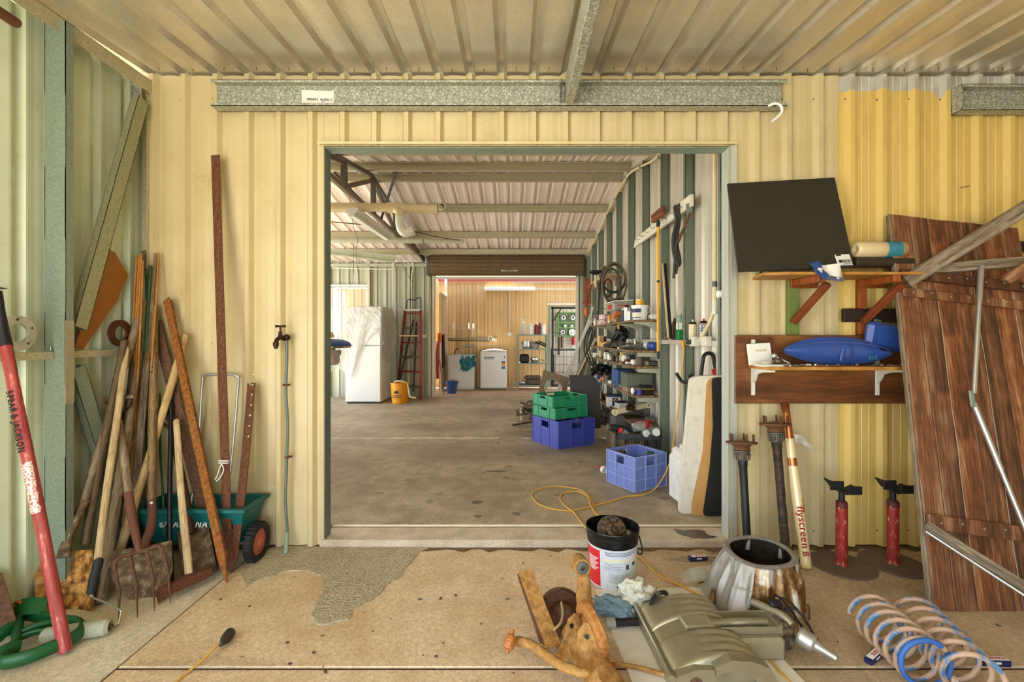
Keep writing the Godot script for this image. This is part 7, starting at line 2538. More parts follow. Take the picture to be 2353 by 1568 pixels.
func _suspension() -> void:
	var t := thing("suspension_arm", "orange rusted axle and suspension arm assembly lying on slab", "axle assembly")
	var b: MB
	var zc := 0.90
	# U channel
	var ca := at(1205, 1318, 0.78)
	var cb := at(1270, 1492, 1.0)
	b = MB.new()
	var L := ca.distance_to(cb)
	b.extr(PackedVector2Array([P2(-0.03, 0.028), P2(-0.024, 0.028), P2(-0.024, -0.02), P2(0.024, -0.02), P2(0.024, 0.028), P2(0.03, 0.028), P2(0.03, -0.026), P2(-0.03, -0.026)]), 0.0, L)
	part(t, "channel", b, M.rustor, Transform3D(along(cb, ca).basis * Basis(Vector3.RIGHT, -PI / 2) * Basis(Vector3.BACK, 0.5), cb))
	b = MB.new()
	b.grid(6, 10, func(u: float, v: float) -> Vector3: return at(1188, 1320, 0.80).lerp(at(1212, 1338, 0.82), u).lerp(at(1240, 1478, 1.0).lerp(at(1262, 1492, 1.02), u), v), 0.005)
	part(t, "side_plate", b, M.rust)
	# arm with bushing eye
	b = MB.new()
	b.tube(curve([at(1340, 1318, 0.86), at(1342, 1345, 0.87), at(1342, 1375, 0.90), at(1350, 1420, 0.96), at(1356, 1460, 1.0)], 5), [0.026, 0.027, 0.028, 0.028, 0.028, 0.028, 0.029, 0.03, 0.031, 0.032, 0.033, 0.033, 0.034, 0.034, 0.034, 0.034, 0.034, 0.034, 0.034, 0.034, 0.034], 14, true, false, 0.75)
	part(t, "arm", b, M.rustor)
	var e0 := at(1327, 1290, 0.82)
	var e1 := at(1339, 1306, 0.90)
	b = MB.new()
	b.t = along(e0, e1)
	var el := e0.distance_to(e1)
	b.lathe([P2(0.0, 0), P2(0.032, 0), P2(0.035, 0.004), P2(0.035, el - 0.004), P2(0.032, el), P2(0.026, el)], 24)
	var eye := part(t, "bushing_eye", b, M.rustor)
	b = MB.new()
	b.t = along(e0, e1)
	b.lathe([P2(0.026, el), P2(0.024, el + 0.004), P2(0.014, el + 0.006), P2(0.009, el + 0.006), P2(0.009, el - 0.01), P2(0, el - 0.01)], 20)
	part(eye, "rubber_bush", b, M.steel)
	# brake backing plate
	var d0 := at(1288, 1412, 0.80)
	b = MB.new()
	b.t = Transform3D(Basis.from_euler(V(1.15, 0.35, 0.1)), d0)
	b.lathe([P2(0, -0.02), P2(0.085, -0.02), P2(0.10, -0.012), P2(0.104, 0.0), P2(0.104, 0.022), P2(0.098, 0.024), P2(0.094, 0.004), P2(0.05, 0.0), P2(0.045, 0.035), P2(0.028, 0.05), P2(0, 0.05)], 30)
	part(t, "brake_plate", b, mat(Color(0.95, 0.90, 0.84), 0.7, 0.25, {tex = T.rust, s = 5.0, nrm = T.nrust, ns = 0.5}))
	b = MB.new()
	b.tube(curve([at(1290, 1385, 0.86), at(1293, 1410, 0.93), at(1288, 1432, 0.99), at(1272, 1448, 1.02)], 4), 0.005, 8)
	part(t, "brake_line", b, mat(Color(0.72, 0.60, 0.42), 0.6))
	b = MB.new()
	b.ell(at(1300, 1420, 0.86), V(0.045, 0.05, 0.045), 14, 10)
	part(t, "hub", b, M.rust)
	# axle tube towards the viewer
	b = MB.new()
	b.tube([at(1318, 1452, 0.95), at(1345, 1500, 1.05), at(1400, 1580, 1.16), at(1440, 1650, 1.2)], [0.052, 0.058, 0.056, 0.055], 20)
	part(t, "axle_tube", b, M.rustor)
	# spring perch: a dished ring seen on edge
	b = MB.new()
	b.t = along(at(1350, 1452, 1.04), at(1350, 1452, 1.04) + V(0.82, 0.22, -0.25))
	b.lathe([P2(0.066, 0.0), P2(0.092, 0.0), P2(0.102, 0.012), P2(0.102, 0.034), P2(0.094, 0.038), P2(0.088, 0.016), P2(0.066, 0.010), P2(0.066, 0.0)], 36)
	part(t, "spring_perch", b, mat(Color(1.0, 0.92, 0.84), 0.75, 0.1, {tex = T.rustor, s = 4.0, nrm = T.nrust, ns = 0.3}))
	# brackets
	var pw := PackedVector2Array([P2(-0.09, -0.07), P2(-0.05, -0.075), P2(0.03, -0.03), P2(0.05, 0.05), P2(0.03, 0.085), P2(0.0, 0.07), P2(-0.03, 0.01)])
	b = MB.new()
	b.extr(pw, -0.003, 0.003)
	var bk := part(t, "bracket", b, M.rustor, Transform3D(Basis.from_euler(V(-0.3, 0.35, 0.0)), at(1312, 1470, 1.02)))
	b = MB.new()
	b.cyl(V(0.008, 0.045, 0.003), V(0.008, 0.045, 0.0045), 0.009, -1, 12)
	part(bk, "hole", b, M.black)
	b = MB.new()
	b.extr(PackedVector2Array([P2(-0.05, -0.05), P2(0.04, -0.06), P2(0.05, 0.03), P2(0.0, 0.06), P2(-0.03, 0.03)]), -0.003, 0.003)
	bk = part(t, "bracket", b, M.rustor, Transform3D(Basis.from_euler(V(-0.2, -0.3, 0.2)), at(1350, 1470, 1.09)))
	b = MB.new()
	b.cyl(V(0.0, 0.01, 0.003), V(0.0, 0.01, 0.0045), 0.009, -1, 12)
	part(bk, "hole", b, M.black)
	# panhard rod with ball joint
	b = MB.new()
	b.tube(curve([fl(1186, 1474, 0.12), fl(1215, 1480, 0.12), fl(1250, 1502, 0.115), fl(1290, 1530, 0.11), fl(1335, 1546, 0.11), fl(1375, 1560, 0.11), fl(1400, 1580, 0.11)], 5), 0.017, 14)
	part(t, "bent_rod", b, M.rustor)
	b = MB.new()
	b.t = along(fl(1165, 1502, 0.11), fl(1178, 1446, 0.17))
	var jl := fl(1165, 1502, 0.11).distance_to(fl(1178, 1446, 0.17))
	b.lathe([P2(0, 0), P2(0.008, 0), P2(0.008, jl * 0.15), P2(0.02, jl * 0.2), P2(0.023, jl * 0.45), P2(0.0215, jl * 0.5), P2(0.023, jl * 0.55), P2(0.02, jl * 0.72), P2(0.01, jl * 0.78), P2(0.009, jl), P2(0, jl)], 18)
	part(t, "ball_joint", b, mat(Color(1.0, 0.86, 0.74), 0.6, 0.0, {tex = T.rustor, s = 6.0}))
	b = MB.new()
	b.t = along(fl(1362, 1588, 0.08), fl(1392, 1556, 0.15))
	b.lathe([P2(0, 0), P2(0.036, 0), P2(0.038, 0.01), P2(0.038, 0.08), P2(0.034, 0.09), P2(0, 0.09)], 20)
	part(t, "bush_housing", b, M.rustor)
	pipe("thin_rod", "long rust brown rod lying across the white board front", "rod", [fl(1405, 1528, 0.02), fl(1440, 1530, 0.02), fl(1480, 1538, 0.02), fl(1530, 1552, 0.022), fl(1640, 1578, 0.022)], 0.0085, M.rustor)


func box_crate(t: Node3D, w: float, d: float, h: float, mt: Material, ribs_n: int, rails: Array, th := 0.008, slot := true, worn: Material = null) -> void:
	# open plastic crate: floor, four walls with grip slots, ribs proud of the walls, rim
	var b := MB.new()
	b.box(V(0, th / 2, 0), V(w - 0.004, th, d - 0.004))
	part(t, "bottom", b, mt)
	for s in 4:
		var wide := w if s % 2 == 0 else d
		var off := (d if s % 2 == 0 else w) / 2 - th / 2
		b = MB.new()
		var g := wide * 0.13
		var gy := h * 0.80
		var gh := h * 0.11
		if slot:
			b.box(V(0, (gy - gh) / 2, 0), V(wide - 0.002, gy - gh, th))
			b.box(V(0, (gy + gh + h) / 2, 0), V(wide - 0.002, h - gy - gh, th))
			for q in [-1.0, 1.0]: b.box(V(q * (wide / 4 + g / 2), gy, 0), V(wide / 2 - g - 0.001, gh * 2, th))
		else:
			b.box(V(0, h / 2, 0), V(wide - 0.002, h, th))
		var rb := MB.new()
		for k in ribs_n:
			var x := lerpf(-wide / 2 + 0.004, wide / 2 - 0.004, float(k) / (ribs_n - 1))
			if slot and absf(x) < g: continue
			rb.box(V(x, h / 2, th / 2 + 0.003), V(0.007, h, 0.006), 0.001)
		for y in rails: rb.box(V(0, h * y, th / 2 + 0.003), V(wide, 0.006, 0.006), 0.001)
		rb.box(V(0, h - 0.004, 0.002), V(wide + 0.004, 0.008, th + 0.006), 0.002)
		var sdw := part(t, "side_wall", b, mt, Transform3D(Basis(Vector3.UP, PI / 2 * s), V(sin(PI / 2 * s), 0, cos(PI / 2 * s)) * off))
		part(sdw, "rib_frame", rb, worn if worn else mt)
func quad_box(a: Vector3, f: Vector3, c: Vector3) -> Array:
	# from three floor corners (left, front, right): transform at the centre, x along front->right, and the two lengths
	var x := (c - f); x.y = 0
	var z := (f - a); z.y = 0
	var xv := x.normalized()
	var zv := xv.cross(Vector3.UP)
	var w := x.length()
	var d := absf(z.dot(zv))
	return [Transform3D(Basis(xv, Vector3.UP, zv), f + xv * w / 2 - zv * d / 2), w, d]
func can(par_label: String, nm: String, p: Vector3, r: float, h: float, body: Material, top: Material, nozzle: Material, group := "") -> void:
	var t := thing(nm, par_label, "can", Transform3D(Basis(), p), group)
	var b := MB.new()
	b.lathe([P2(0, 0), P2(r * 0.96, 0), P2(r, 0.004), P2(r, h * 0.76), P2(r * 0.98, h * 0.775)], 18)
	part(t, "body", b, body)
	b = MB.new()
	b.lathe([P2(r * 0.98, h * 0.775), P2(r * 0.85, h * 0.84), P2(r * 0.6, h * 0.89), P2(0, h * 0.89)], 18)
	part(t, "dome", b, top)
	b = MB.new()
	b.cyl(V(0, h * 0.88, 0), V(0, h, 0), r * 0.25, r * 0.22, 10)
	part(t, "nozzle", b, nozzle)


func workshop_things() -> void:
	var b: MB
	var t: Node3D
	# ---- fridge and its plastic dust sheet
	var fx0 := -3.03
	var fx1 := -2.385
	var fz := -5.53
	var fw := fx1 - fx0
	t = thing("fridge", "white upright fridge under a clear plastic sheet", "fridge", Transform3D(Basis(), V((fx0 + fx1) / 2, FB, fz - 0.36)))
	b = MB.new()
	b.box(V(0, 0.885, -0.03), V(fw, 1.73, 0.66), 0.012)
	part(t, "cabinet", b, M.whitec)
	b = MB.new()
	b.box(V(0, 0.54, 0.335), V(fw - 0.006, 1.02, 0.05), 0.012)
	part(t, "door", b, M.whitec)
	b = MB.new()
	b.box(V(0, 1.405, 0.335), V(fw - 0.006, 0.69, 0.05), 0.012)
	var fd := part(t, "freezer_door", b, M.whitec)
	b = MB.new()
	b.box(V(0.24, 1.66, 0.362), V(0.09, 0.03, 0.004), 0.001)
	part(fd, "badge", b, M.steel)
	b = MB.new()
	b.box(V(-0.02, 1.66, 0.362), V(0.14, 0.02, 0.003), 0.001)
	part(fd, "badge", b, M.steel)
	b = MB.new()
	b.box(V(0, 0.012, 0.30), V(fw - 0.04, 0.024, 0.05))
	part(t, "kick_plate", b, M.black)
	# dust sheet: top, front flap cut on a slant, sides
	t = thing("dust_sheet", "crinkled clear plastic sheet draped over the fridge", "plastic sheet", Transform3D(Basis(), V((fx0 + fx1) / 2, FB, fz - 0.36)))
	var nz := FastNoiseLite.new()
	nz.seed = 21
	nz.frequency = 3.2
	nz.fractal_octaves = 4
	var hw := fw / 2 + 0.012
	b = MB.new()
	b.grid(26, 24, func(u: float, v: float) -> Vector3:
		var x := lerpf(-hw - 0.10 * v, hw, u)
		var low := lerpf(0.62, 1.28, smoothstep(0.25, 0.85, u)) - 0.16 * exp(-pow((u - 0.28) / 0.12, 2.0))
		var y := lerpf(1.765, low, v)
		return V(x, y, 0.372 + 0.02 * v + 0.035 * absf(nz.get_noise_2d(u * 2.2, v * 2.2)) + 0.02 * sin(u * 12 + v * 4) * v))
	part(t, "front_fall", b, M.film)
	b = MB.new()
	b.grid(22, 16, func(u: float, v: float) -> Vector3:
		var low := lerpf(0.95, 0.72, 1.0 - absf(u * 2.0 - 1.0)) + 0.25 * smoothstep(0.6, 1.0, u)
		return V(hw + 0.02 + 0.05 * absf(nz.get_noise_2d(u * 2.0 + 9.0, v * 2.0)) + 0.10 * v * smoothstep(0.5, 1.0, u), lerpf(1.765, low, v), lerpf(0.37, -0.36, u)))
	part(t, "side_fall", b, M.film)
	b = MB.new()
	b.grid(18, 18, func(u: float, v: float) -> Vector3:
		var low := lerpf(0.75, 0.55, u)
		return V(-hw - 0.02 - 0.32 * v * sin(clampf(v * 1.2, 0, 1) * PI * 0.6) * (0.5 + 0.5 * u) - 0.03 * sin(u * 9 + v * 3), lerpf(1.765, low, v), lerpf(-0.3, 0.37, u)))
	part(t, "side_fall", b, M.film)
	b = MB.new()
	b.grid(8, 8, func(u: float, v: float) -> Vector3: return V(lerpf(-hw, hw, u), 1.768 + 0.012 * absf(nz.get_noise_2d(u * 3, v * 3)), lerpf(0.37, -0.36, v)))
	part(t, "top_cover", b, M.film)
	# ---- mop bucket
	t = thing("mop_bucket", "yellow mop bucket with caution mark beside the fridge", "bucket", Transform3D(Basis(), V(-2.06, FB, -5.62)))
	b = MB.new()
	b.lathe([P2(0, 0), P2(0.135, 0), P2(0.14, 0.01), P2(0.165, 0.35), P2(0.175, 0.352), P2(0.175, 0.375), P2(0.16, 0.375), P2(0.132, 0.012), P2(0, 0.012)], 28)
	part(t, "tub", b, M.amber)
	b = MB.new()
	b.tube(curve([V(-0.1, 0.36, 0.06), V(-0.04, 0.41, 0.1), V(0.06, 0.41, 0.1), V(0.15, 0.36, 0.08), V(0.19, 0.22, 0.1), V(0.22, 0.13, 0.12), V(0.32, 0.11, 0.12)], 5), 0.014, 8)
	part(t, "squeeze_lever", b, M.pvc)
	b = MB.new()
	b.extr(PackedVector2Array([P2(-0.055, 0.19), P2(0.055, 0.19), P2(0, 0.275)]), 0.158, 0.160)
	part(t, "caution_triangle", b, M.black, Transform3D(Basis(Vector3.UP, -0.15), V(0.0, 0, -0.004)))
	words(t, "lettering", "CAUTION", 0.03, M.black, Transform3D(Basis(Vector3.UP, -0.15) * Basis(Vector3.RIGHT, -0.06), V(-0.02, 0.150, 0.155)))
	words(t, "lettering", "WET FLOOR", 0.022, M.black, Transform3D(Basis(Vector3.UP, -0.15) * Basis(Vector3.RIGHT, -0.06), V(-0.02, 0.118, 0.153)))
	# ---- ladder
	t = thing("step_ladder", "red step ladder standing folded by the grey green wall", "ladder")
	var la := [fl(912, 912, FB), fl(966, 920, FB), at(931, 713, -6.18), at(966, 713, -6.18)]
	bar(t, "stile", la[0], la[2], 0.05, 0.025, mat(Color(0.52, 0.13, 0.11), 0.5))
	bar(t, "stile", la[1], la[3], 0.05, 0.025, mat(Color(0.55, 0.14, 0.11), 0.5))
	for i in 6:
		var f := 0.14 + i * 0.165
		var p0: Vector3 = la[0].lerp(la[2], f)
		var p1: Vector3 = la[1].lerp(la[3], f)
		bar(t, "step", p0, p1, 0.03, 0.09, M.steel if i % 2 == 0 else mat(Color(0.50, 0.16, 0.13), 0.5))
	bar(t, "top_cap", la[2], la[3], 0.03, 0.12, M.pvcw)
	b = MB.new()
	b.tube(curve([at(934, 712, -6.2), at(937, 690, -6.2), at(952, 690, -6.2), at(966, 684, -6.2), at(967, 710, -6.2)], 4), 0.010, 8)
	part(t, "hand_hoop", b, M.black)
	for q in [[914, 895, 950, 735], [950, 900, 957, 740]]:
		bar(t, "rear_rail", at(q[0], q[1], -6.36), at(q[2], q[3], -6.3), 0.03, 0.02, M.hose)
	b = MB.new()
	b.tube(curve([at(928, 800, -6.1), at(922, 815, -6.05), at(935, 825, -6.05), at(950, 812, -6.05), at(958, 795, -6.1)], 5), 0.007, 6)
	one("black_lead", "black lead draped through the ladder steps", "lead", b, M.black)
	b = MB.new()
	b.box(Vector3.ZERO, V(0.40, 0.03, 0.1), 0.004)
	one("ladder_tray", "pale board resting across the middle ladder step", "board", b, M.pvc, Transform3D(Basis(), at(940, 772, -6.2)))
	# ---- bench end at the left with brush and dustpan
	var bx := at(775, 795, -2.0)
	t = thing("timber_bench", "rough timber bench end just inside the doorway", "bench", Transform3D(Basis(), V(-2.15, bx.y, -2.0)))
	b = MB.new()
	b.box(V(0, -0.012, 0), V(0.76, 0.024, 0.5), 0.003)
	part(t, "top", b, M.woodl)
	b = MB.new()
	b.box(V(0.12, -0.05, 0.1), V(0.42, 0.05, 0.08), 0.003)
	part(t, "rail", b, M.wood)
	for sx in [-0.3, 0.15]:
		for sz in [-0.2, 0.2]:
			b = MB.new()
			b.box(V(sx - 0.05, (FB - bx.y) / 2 - 0.012, sz), V(0.05, bx.y - FB - 0.024, 0.05), 0.003)
			part(t, "leg", b, M.wood)
	t = thing("dustpan", "blue plastic dustpan lying upturned on the timber bench end", "dustpan", Transform3D(Basis(Vector3.UP, 0.1), V(-1.84, bx.y, -1.90)))
	b = MB.new()
	b.grid(20, 10, func(u: float, v: float) -> Vector3:
		var a := TAU * u
		var r := cos(v * PI / 2)
		return V(cos(a) * 0.19 * r, 0.012 + 0.062 * sin(v * PI / 2), -sin(a) * 0.13 * r), 0.004)
	part(t, "pan", b, M.bluep)
	b = MB.new()
	b.grid(24, 2, func(u: float, v: float) -> Vector3: return V(cos(TAU * u) * (0.185 + 0.018 * (1.0 - v)), 0.004 + 0.008 * v, -sin(TAU * u) * (0.125 + 0.018 * (1.0 - v))), 0.003)
	part(t, "rim", b, M.bluep)
	t = thing("hand_brush", "hand brush with cream bristles upon the blue dustpan", "brush", Transform3D(Basis(Vector3.BACK, 0.15), V(-1.90, bx.y + 0.112, -1.88)))
	b = MB.new()
	b.box(V(-0.05, 0.025, 0), V(0.2, 0.03, 0.045), 0.01)
	part(t, "stock", b, M.bluep)
	for i in 12:
		b = MB.new()
		b.cyl(V(-0.1 + i * 0.0155, 0.02, 0), V(-0.1 + i * 0.0165, -0.035, 0.004), 0.009, 0.011, 6)
		part(t, "bristle_tuft", b, mat(Color(0.84, 0.76, 0.58), 0.9))
	b = MB.new()
	_crumple(b, V(0.06, 0.085, 0.06), 5)
	one("patterned_cloth", "pale patterned cloth bundle hanging under the bench end", "cloth", b, mat(Color(1, 1, 1), 0.9, 0.0, {tex = tex(256, 80, [[9, 3, 1.0]], [[0.0, "c05a4a"], [0.4, "d8cfc8"], [0.6, "aab4c0"], [1.0, "eeeae4"]]), s = 4.0}), Transform3D(Basis(), at(762, 822, -1.85)))
	# ---- blue crates
	var q := quad_box(fl(1386, 1108, FB), fl(1458, 1133, FB), fl(1531, 1117, FB))
	t = thing("blue_crate", "empty faded blue plastic crate nearest the doorway", "crate", q[0])
	box_crate(t, q[1], q[2], 0.275, M.bluel, 4, [0.02, 0.33, 0.68], 0.008, true, mat(Color(0.60, 0.65, 0.84), 0.6))
	q = quad_box(fl(1246, 1010, FB), fl(1283, 1034, FB), fl(1366, 1021, FB))
	t = thing("blue_crate", "deep blue plastic crate carrying the green trays", "crate", q[0])
	box_crate(t, q[1], q[2], 0.30, M.blue, 4, [], 0.008, true, mat(Color(0.32, 0.35, 0.68), 0.55))
	var cx: Transform3D = q[0]
	for i in 2:
		t = thing("green_tray", ["lower green plastic tray set askew on the blue crate", "upper green plastic tray, topmost of the stack"][i], "tray", cx * Transform3D(Basis(Vector3.UP, 0.05 - 0.08 * i), V(0.0 + 0.01 * i, 0.302 + 0.125 * i, -0.06 - 0.02 * i)), "stacked green trays")
		box_crate(t, q[1] * 0.93, q[2] * 0.82, 0.122, M.green, 5, [], 0.007, true, mat(Color(0.24, 0.62, 0.45), 0.55))
	for i in 8:
		b = MB.new()
		b.ell(Vector3.ZERO, V(0.035, 0.025, 0.03) * rng.randf_range(0.7, 1.2), 8, 5)
		one("crate_part", "greasy metal part inside the deep blue crate", "metal part", b, [M.oily, M.alu, M.rust][i % 3], cx * Transform3D(Basis(), V(rng.randf_range(-0.15, 0.15), 0.26, q[2] / 2 - rng.randf_range(0.05, 0.12))), "parts in the blue crate")
	# ---- black crate of jars
	t = thing("black_crate", "black open sided crate full of glass jars", "crate", Transform3D(Basis(Vector3.UP, -0.18), V(1.20, FB, -1.62)))
	var cw := 0.40
	var cd := 0.36
	var ch := 0.31
	b = MB.new()
	b.box(V(0, 0.01, 0), V(cw, 0.02, cd), 0.003)
	part(t, "bottom", b, mat(Color(0.15, 0.15, 0.145), 0.5))
	for s in 4:
		var wide := cw if s % 2 == 0 else cd
		b = MB.new()
		b.box(V(0, ch - 0.025, 0), V(wide, 0.05, 0.014), 0.003)
		b.box(V(0, 0.10, 0), V(wide, 0.02, 0.012), 0.002)
		b.box(V(0, 0.03, 0), V(wide, 0.03, 0.012), 0.002)
		for k in 5: b.box(V(lerpf(-wide / 2 + 0.01, wide / 2 - 0.01, k / 4.0), ch / 2, 0), V(0.016, ch, 0.012), 0.002)
		part(t, "side_frame", b, mat(Color(0.16, 0.16, 0.155), 0.5), Transform3D(Basis(Vector3.UP, PI / 2 * s), V(sin(PI / 2 * s), 0, cos(PI / 2 * s)) * ((cd if s % 2 == 0 else cw) / 2 - 0.007)))
	var jm := t.transform
	var jars := [["large clear jar with red checked lid lying on black crate", V(-0.04, 0.34, 0.02), V(0.2, 0.4, -1.35), 0.045, 0.15, "red", "glass"], ["dark bottle lying at the end of the black crate", V(-0.13, 0.33, 0.05), V(0.1, 0.3, 1.4), 0.032, 0.16, "steel", "ink"], ["small clear jar seen end on in the black crate", V(0.06, 0.30, 0.08), V(1.35, 0.1, 0), 0.036, 0.10, "alu", "glass"], ["jar with white lid facing out of the black crate", V(0.14, 0.30, 0.08), V(1.2, 0.2, 0), 0.04, 0.10, "whitec", "glass"], ["jar with red and white lid sunk in the black crate", V(-0.10, 0.29, 0.09), V(1.0, -0.5, 0.4), 0.03, 0.09, "red", "glass"], ["green lidded jar low in the black crate", V(0.08, 0.15, 0.09), V(1.4, 0, 0), 0.042, 0.10, "green", "glass"], ["jar with red label low in the black crate", V(-0.08, 0.16, 0.10), V(1.3, 0.3, 0.3), 0.04, 0.11, "red", "paper"]]
	for j in jars:
		t = thing("glass_jar", j[0], "jar", jm * Transform3D(Basis.from_euler(j[2]), j[1]), "jars in the black crate")
		b = MB.new()
		b.lathe([P2(0, 0), P2(j[3] * 0.9, 0), P2(j[3], 0.006), P2(j[3], j[4] * 0.75), P2(j[3] * 0.8, j[4] * 0.88)], 18, true)
		part(t, "body", b, M[j[6]])
		b = MB.new()
		b.lathe([P2(j[3] * 0.88, j[4] * 0.86), P2(j[3] * 0.9, j[4] * 0.87), P2(j[3] * 0.9, j[4]), P2(0, j[4])], 18)
		part(t, "lid", b, M[j[5]])
	# bottle on the floor beside the near crate
	var ba := fl(1362, 1068, FB + 0.03)
	var bb := fl(1392, 1082, FB + 0.03)
	t = thing("sauce_bottle", "small bottle with red cap lying against the faded crate", "bottle", along(bb, ba))
	b = MB.new()
	b.lathe([P2(0, 0), P2(0.028, 0), P2(0.03, 0.005), P2(0.03, 0.05), P2(0.014, 0.085), P2(0.012, 0.105)], 16, true)
	part(t, "glass", b, M.glass)
	b = MB.new()
	b.lathe([P2(0.0305, 0.008), P2(0.0305, 0.045)], 16)
	part(t, "label", b, M.paper)
	b = MB.new()
	b.lathe([P2(0.015, 0.10), P2(0.015, 0.128), P2(0, 0.128)], 14)
	part(t, "cap", b, M.red)
	# ---- jerry can and board by the jamb
	t = thing("jerry_can", "white plastic jerry can behind the leaning padded board", "jerry can", Transform3D(Basis(Vector3.UP, 0.1), V(1.29, FB, -0.52)))
	b = MB.new()
	b.box(V(0, 0.20, 0), V(0.26, 0.36, 0.22), 0.035)
	b.box(V(0, 0.385, 0), V(0.22, 0.05, 0.18), 0.02)
	part(t, "body", b, M.white)
	b = MB.new()
	b.cyl(V(-0.06, 0.40, 0), V(-0.06, 0.44, 0), 0.025, -1, 14)
	part(t, "cap", b, M.pvcw)
	b = MB.new()
	b.box(V(-0.08, 0.21, 0.1105), V(0.09, 0.2, 0.001))
	part(t, "label", b, M.paper)
	t = thing("padded_board", "tall white, tan and black layered board leaning by the jamb", "board")
	var lay := [[[1588, 872], [1602, 865], [1668, 863], [1668, 1180], [1640, 1190], [1570, 1190], [1563, 1180], [1564, 1150]], [[1627, 880], [1636, 869], [1668, 867], [1668, 1185], [1600, 1193], [1591, 1186], [1594, 1150], [1618, 1040]], [[1637, 869], [1668, 867], [1668, 1190], [1616, 1193], [1632, 1080], [1640, 980]]]
	var zz := [[-0.40, -0.352], [-0.351, -0.327], [-0.326, -0.312]]
	var ml := [mat(Color(0.90, 0.87, 0.78), 0.5, 0.0, {tex = T.scuff, s = 1.5}), mat(Color(0.80, 0.60, 0.34), 0.7, 0.0, {tex = T.grime, s = 2.0}), mat(Color(0.10, 0.10, 0.095), 0.7, 0.0, {tex = T.scuff, s = 2.0})]
	for i in 3:
		var pp := PackedVector2Array()
		for p in lay[i]:
			var w := at(p[0], p[1], zz[i][1])
			pp.append(P2(w.x, maxf(w.y, FB + 0.002)))
		b = MB.new()
		b.extr(round_poly(pp, 0.03), zz[i][0], zz[i][1])
		part(t, ["white_layer", "tan_layer", "black_layer"][i], b, ml[i])
	t = thing("trolley_tube", "black bent tube handle rising behind the padded board", "handle")
	b = MB.new()
	b.tube(curve([at(1610, 870, -0.62), at(1615, 830, -0.62), at(1619, 816, -0.62), at(1630, 812, -0.62), at(1638, 818, -0.62), at(1642, 840, -0.62), at(1646, 870, -0.62), at(1650, 1000, -0.62)], 5), 0.014, 10)
	part(t, "bent_tube", b, M.black)
	b = MB.new()
	b.tube([at(1640, 848, -0.605), at(1643, 862, -0.605)], 0.017, 10)
	part(t, "red_band", b, M.red)
	t = thing("jack_lever", "black lever with grip beside the hanging yellow cord", "lever")
	b = MB.new()
	b.tube(curve([at(1554, 858, -0.75), at(1564, 874, -0.72), at(1572, 878, -0.70), at(1600, 877, -0.66)], 4), 0.013, 10)
	part(t, "lever", b, M.black)
	b = MB.new()
	b.tube([at(1585, 868, -0.72), at(1592, 862, -0.72)], 0.018, 10)
	part(t, "grip", b, M.rubber)
	# ---- scrap heap
	var kinds: Array = []
	for k in 9:
		b = MB.new()
		match k:
			0: b.lathe([P2(0.02, -0.01), P2(0.07, -0.01), P2(0.075, 0.0), P2(0.07, 0.012), P2(0.03, 0.02), P2(0.02, 0.02)], 18)
			1: b.tube(curve([V(-0.12, 0, 0), V(-0.04, 0.03, 0.02), V(0.05, 0.0, 0.03), V(0.13, 0.02, -0.02)], 4), 0.014, 8)
			2:
				b.box(Vector3.ZERO, V(0.12, 0.05, 0.08), 0.012)
				b.cyl(V(0, 0, 0), V(0.1, 0.03, 0), 0.02, -1, 10)
			3:
				var pts: Array = []
				for i in 60: pts.append(V(cos(i * 0.6) * 0.04, i * 0.0035 - 0.1, sin(i * 0.6) * 0.04))
				b.tube(pts, 0.007, 6)
			4: b.cyl(V(-0.14, 0, 0), V(0.14, 0.02, 0), 0.018, 0.016, 10)
			5:
				b.lathe([P2(0, -0.05), P2(0.045, -0.05), P2(0.05, 0.03), P2(0.03, 0.06), P2(0, 0.06)], 14)
				b.box(V(0.05, 0, 0), V(0.05, 0.03, 0.03), 0.006)
			6: b.box(Vector3.ZERO, V(0.26, 0.012, 0.035), 0.002)
			7: b.ring(circle(0.06, 20), circle(0.035, 20), -0.012, 0.012)
			8:
				b.ell(Vector3.ZERO, V(0.06, 0.045, 0.05), 10, 7)
				b.cyl(V(0, 0, 0), V(0.0, 0.08, 0.03), 0.02, 0.015, 10)
		kinds.append(b.mesh())
	var names := ["brake_rotor", "bent_pipe", "pump_body", "small_spring", "steel_shaft", "starter_motor", "flat_bar", "steel_ring", "cast_lump"]
	var desc := ["greasy brake rotor", "bent rusty pipe", "oily pump body", "small rusty spring", "short steel shaft", "dark starter motor", "flat steel bar", "thick steel ring", "lumpy casting"]
	var zones := [[1238, 975, 1.0, 0.34, 50, "in the scrap heap behind the blue crate"], [1395, 968, 1.0, 0.26, 30, "under the shelves behind the black crate"]]
	for zn in zones:
		var c := fl(zn[0], zn[1], FB)
		for i in zn[4]:
			var k: int = i % 9
			var u := rng.randf_range(-1.0, 1.0)
			var w := rng.randf_range(-1.0, 1.0)
			var p := c + (V(u * 0.30 + 0.06, 0, w * 0.55 - 0.35) if zn[0] < 1300 else V(u * 0.20 + 0.04, 0, w * 0.75 - 0.5))
			p.x = minf(p.x, 1.36)
			var hgt: float = zn[3] * maxf(0.0, 1.0 - sqrt(u * u + w * w) * 0.75) * rng.randf_range(0.4, 1.1)
			p.y = FB + 0.045 + hgt
			one(names[k], desc[k] + " " + zn[5], "scrap", kinds[k], [M.oily, M.rust, M.oily, M.steel][rng.randi() % 4], Transform3D(Basis.from_euler(V(rng.randf_range(-0.7, 0.7), rng.randf() * TAU, rng.randf_range(-0.7, 0.7))).scaled(Vector3.ONE * rng.randf_range(0.75, 1.25)), p), "scrap metal " + zn[5])
	b = MB.new()
	b.box(Vector3.ZERO, V(0.035, 0.19, 0.006), 0.001)
	b.box(V(0, -0.095, 0.02), V(0.035, 0.006, 0.05), 0.001)
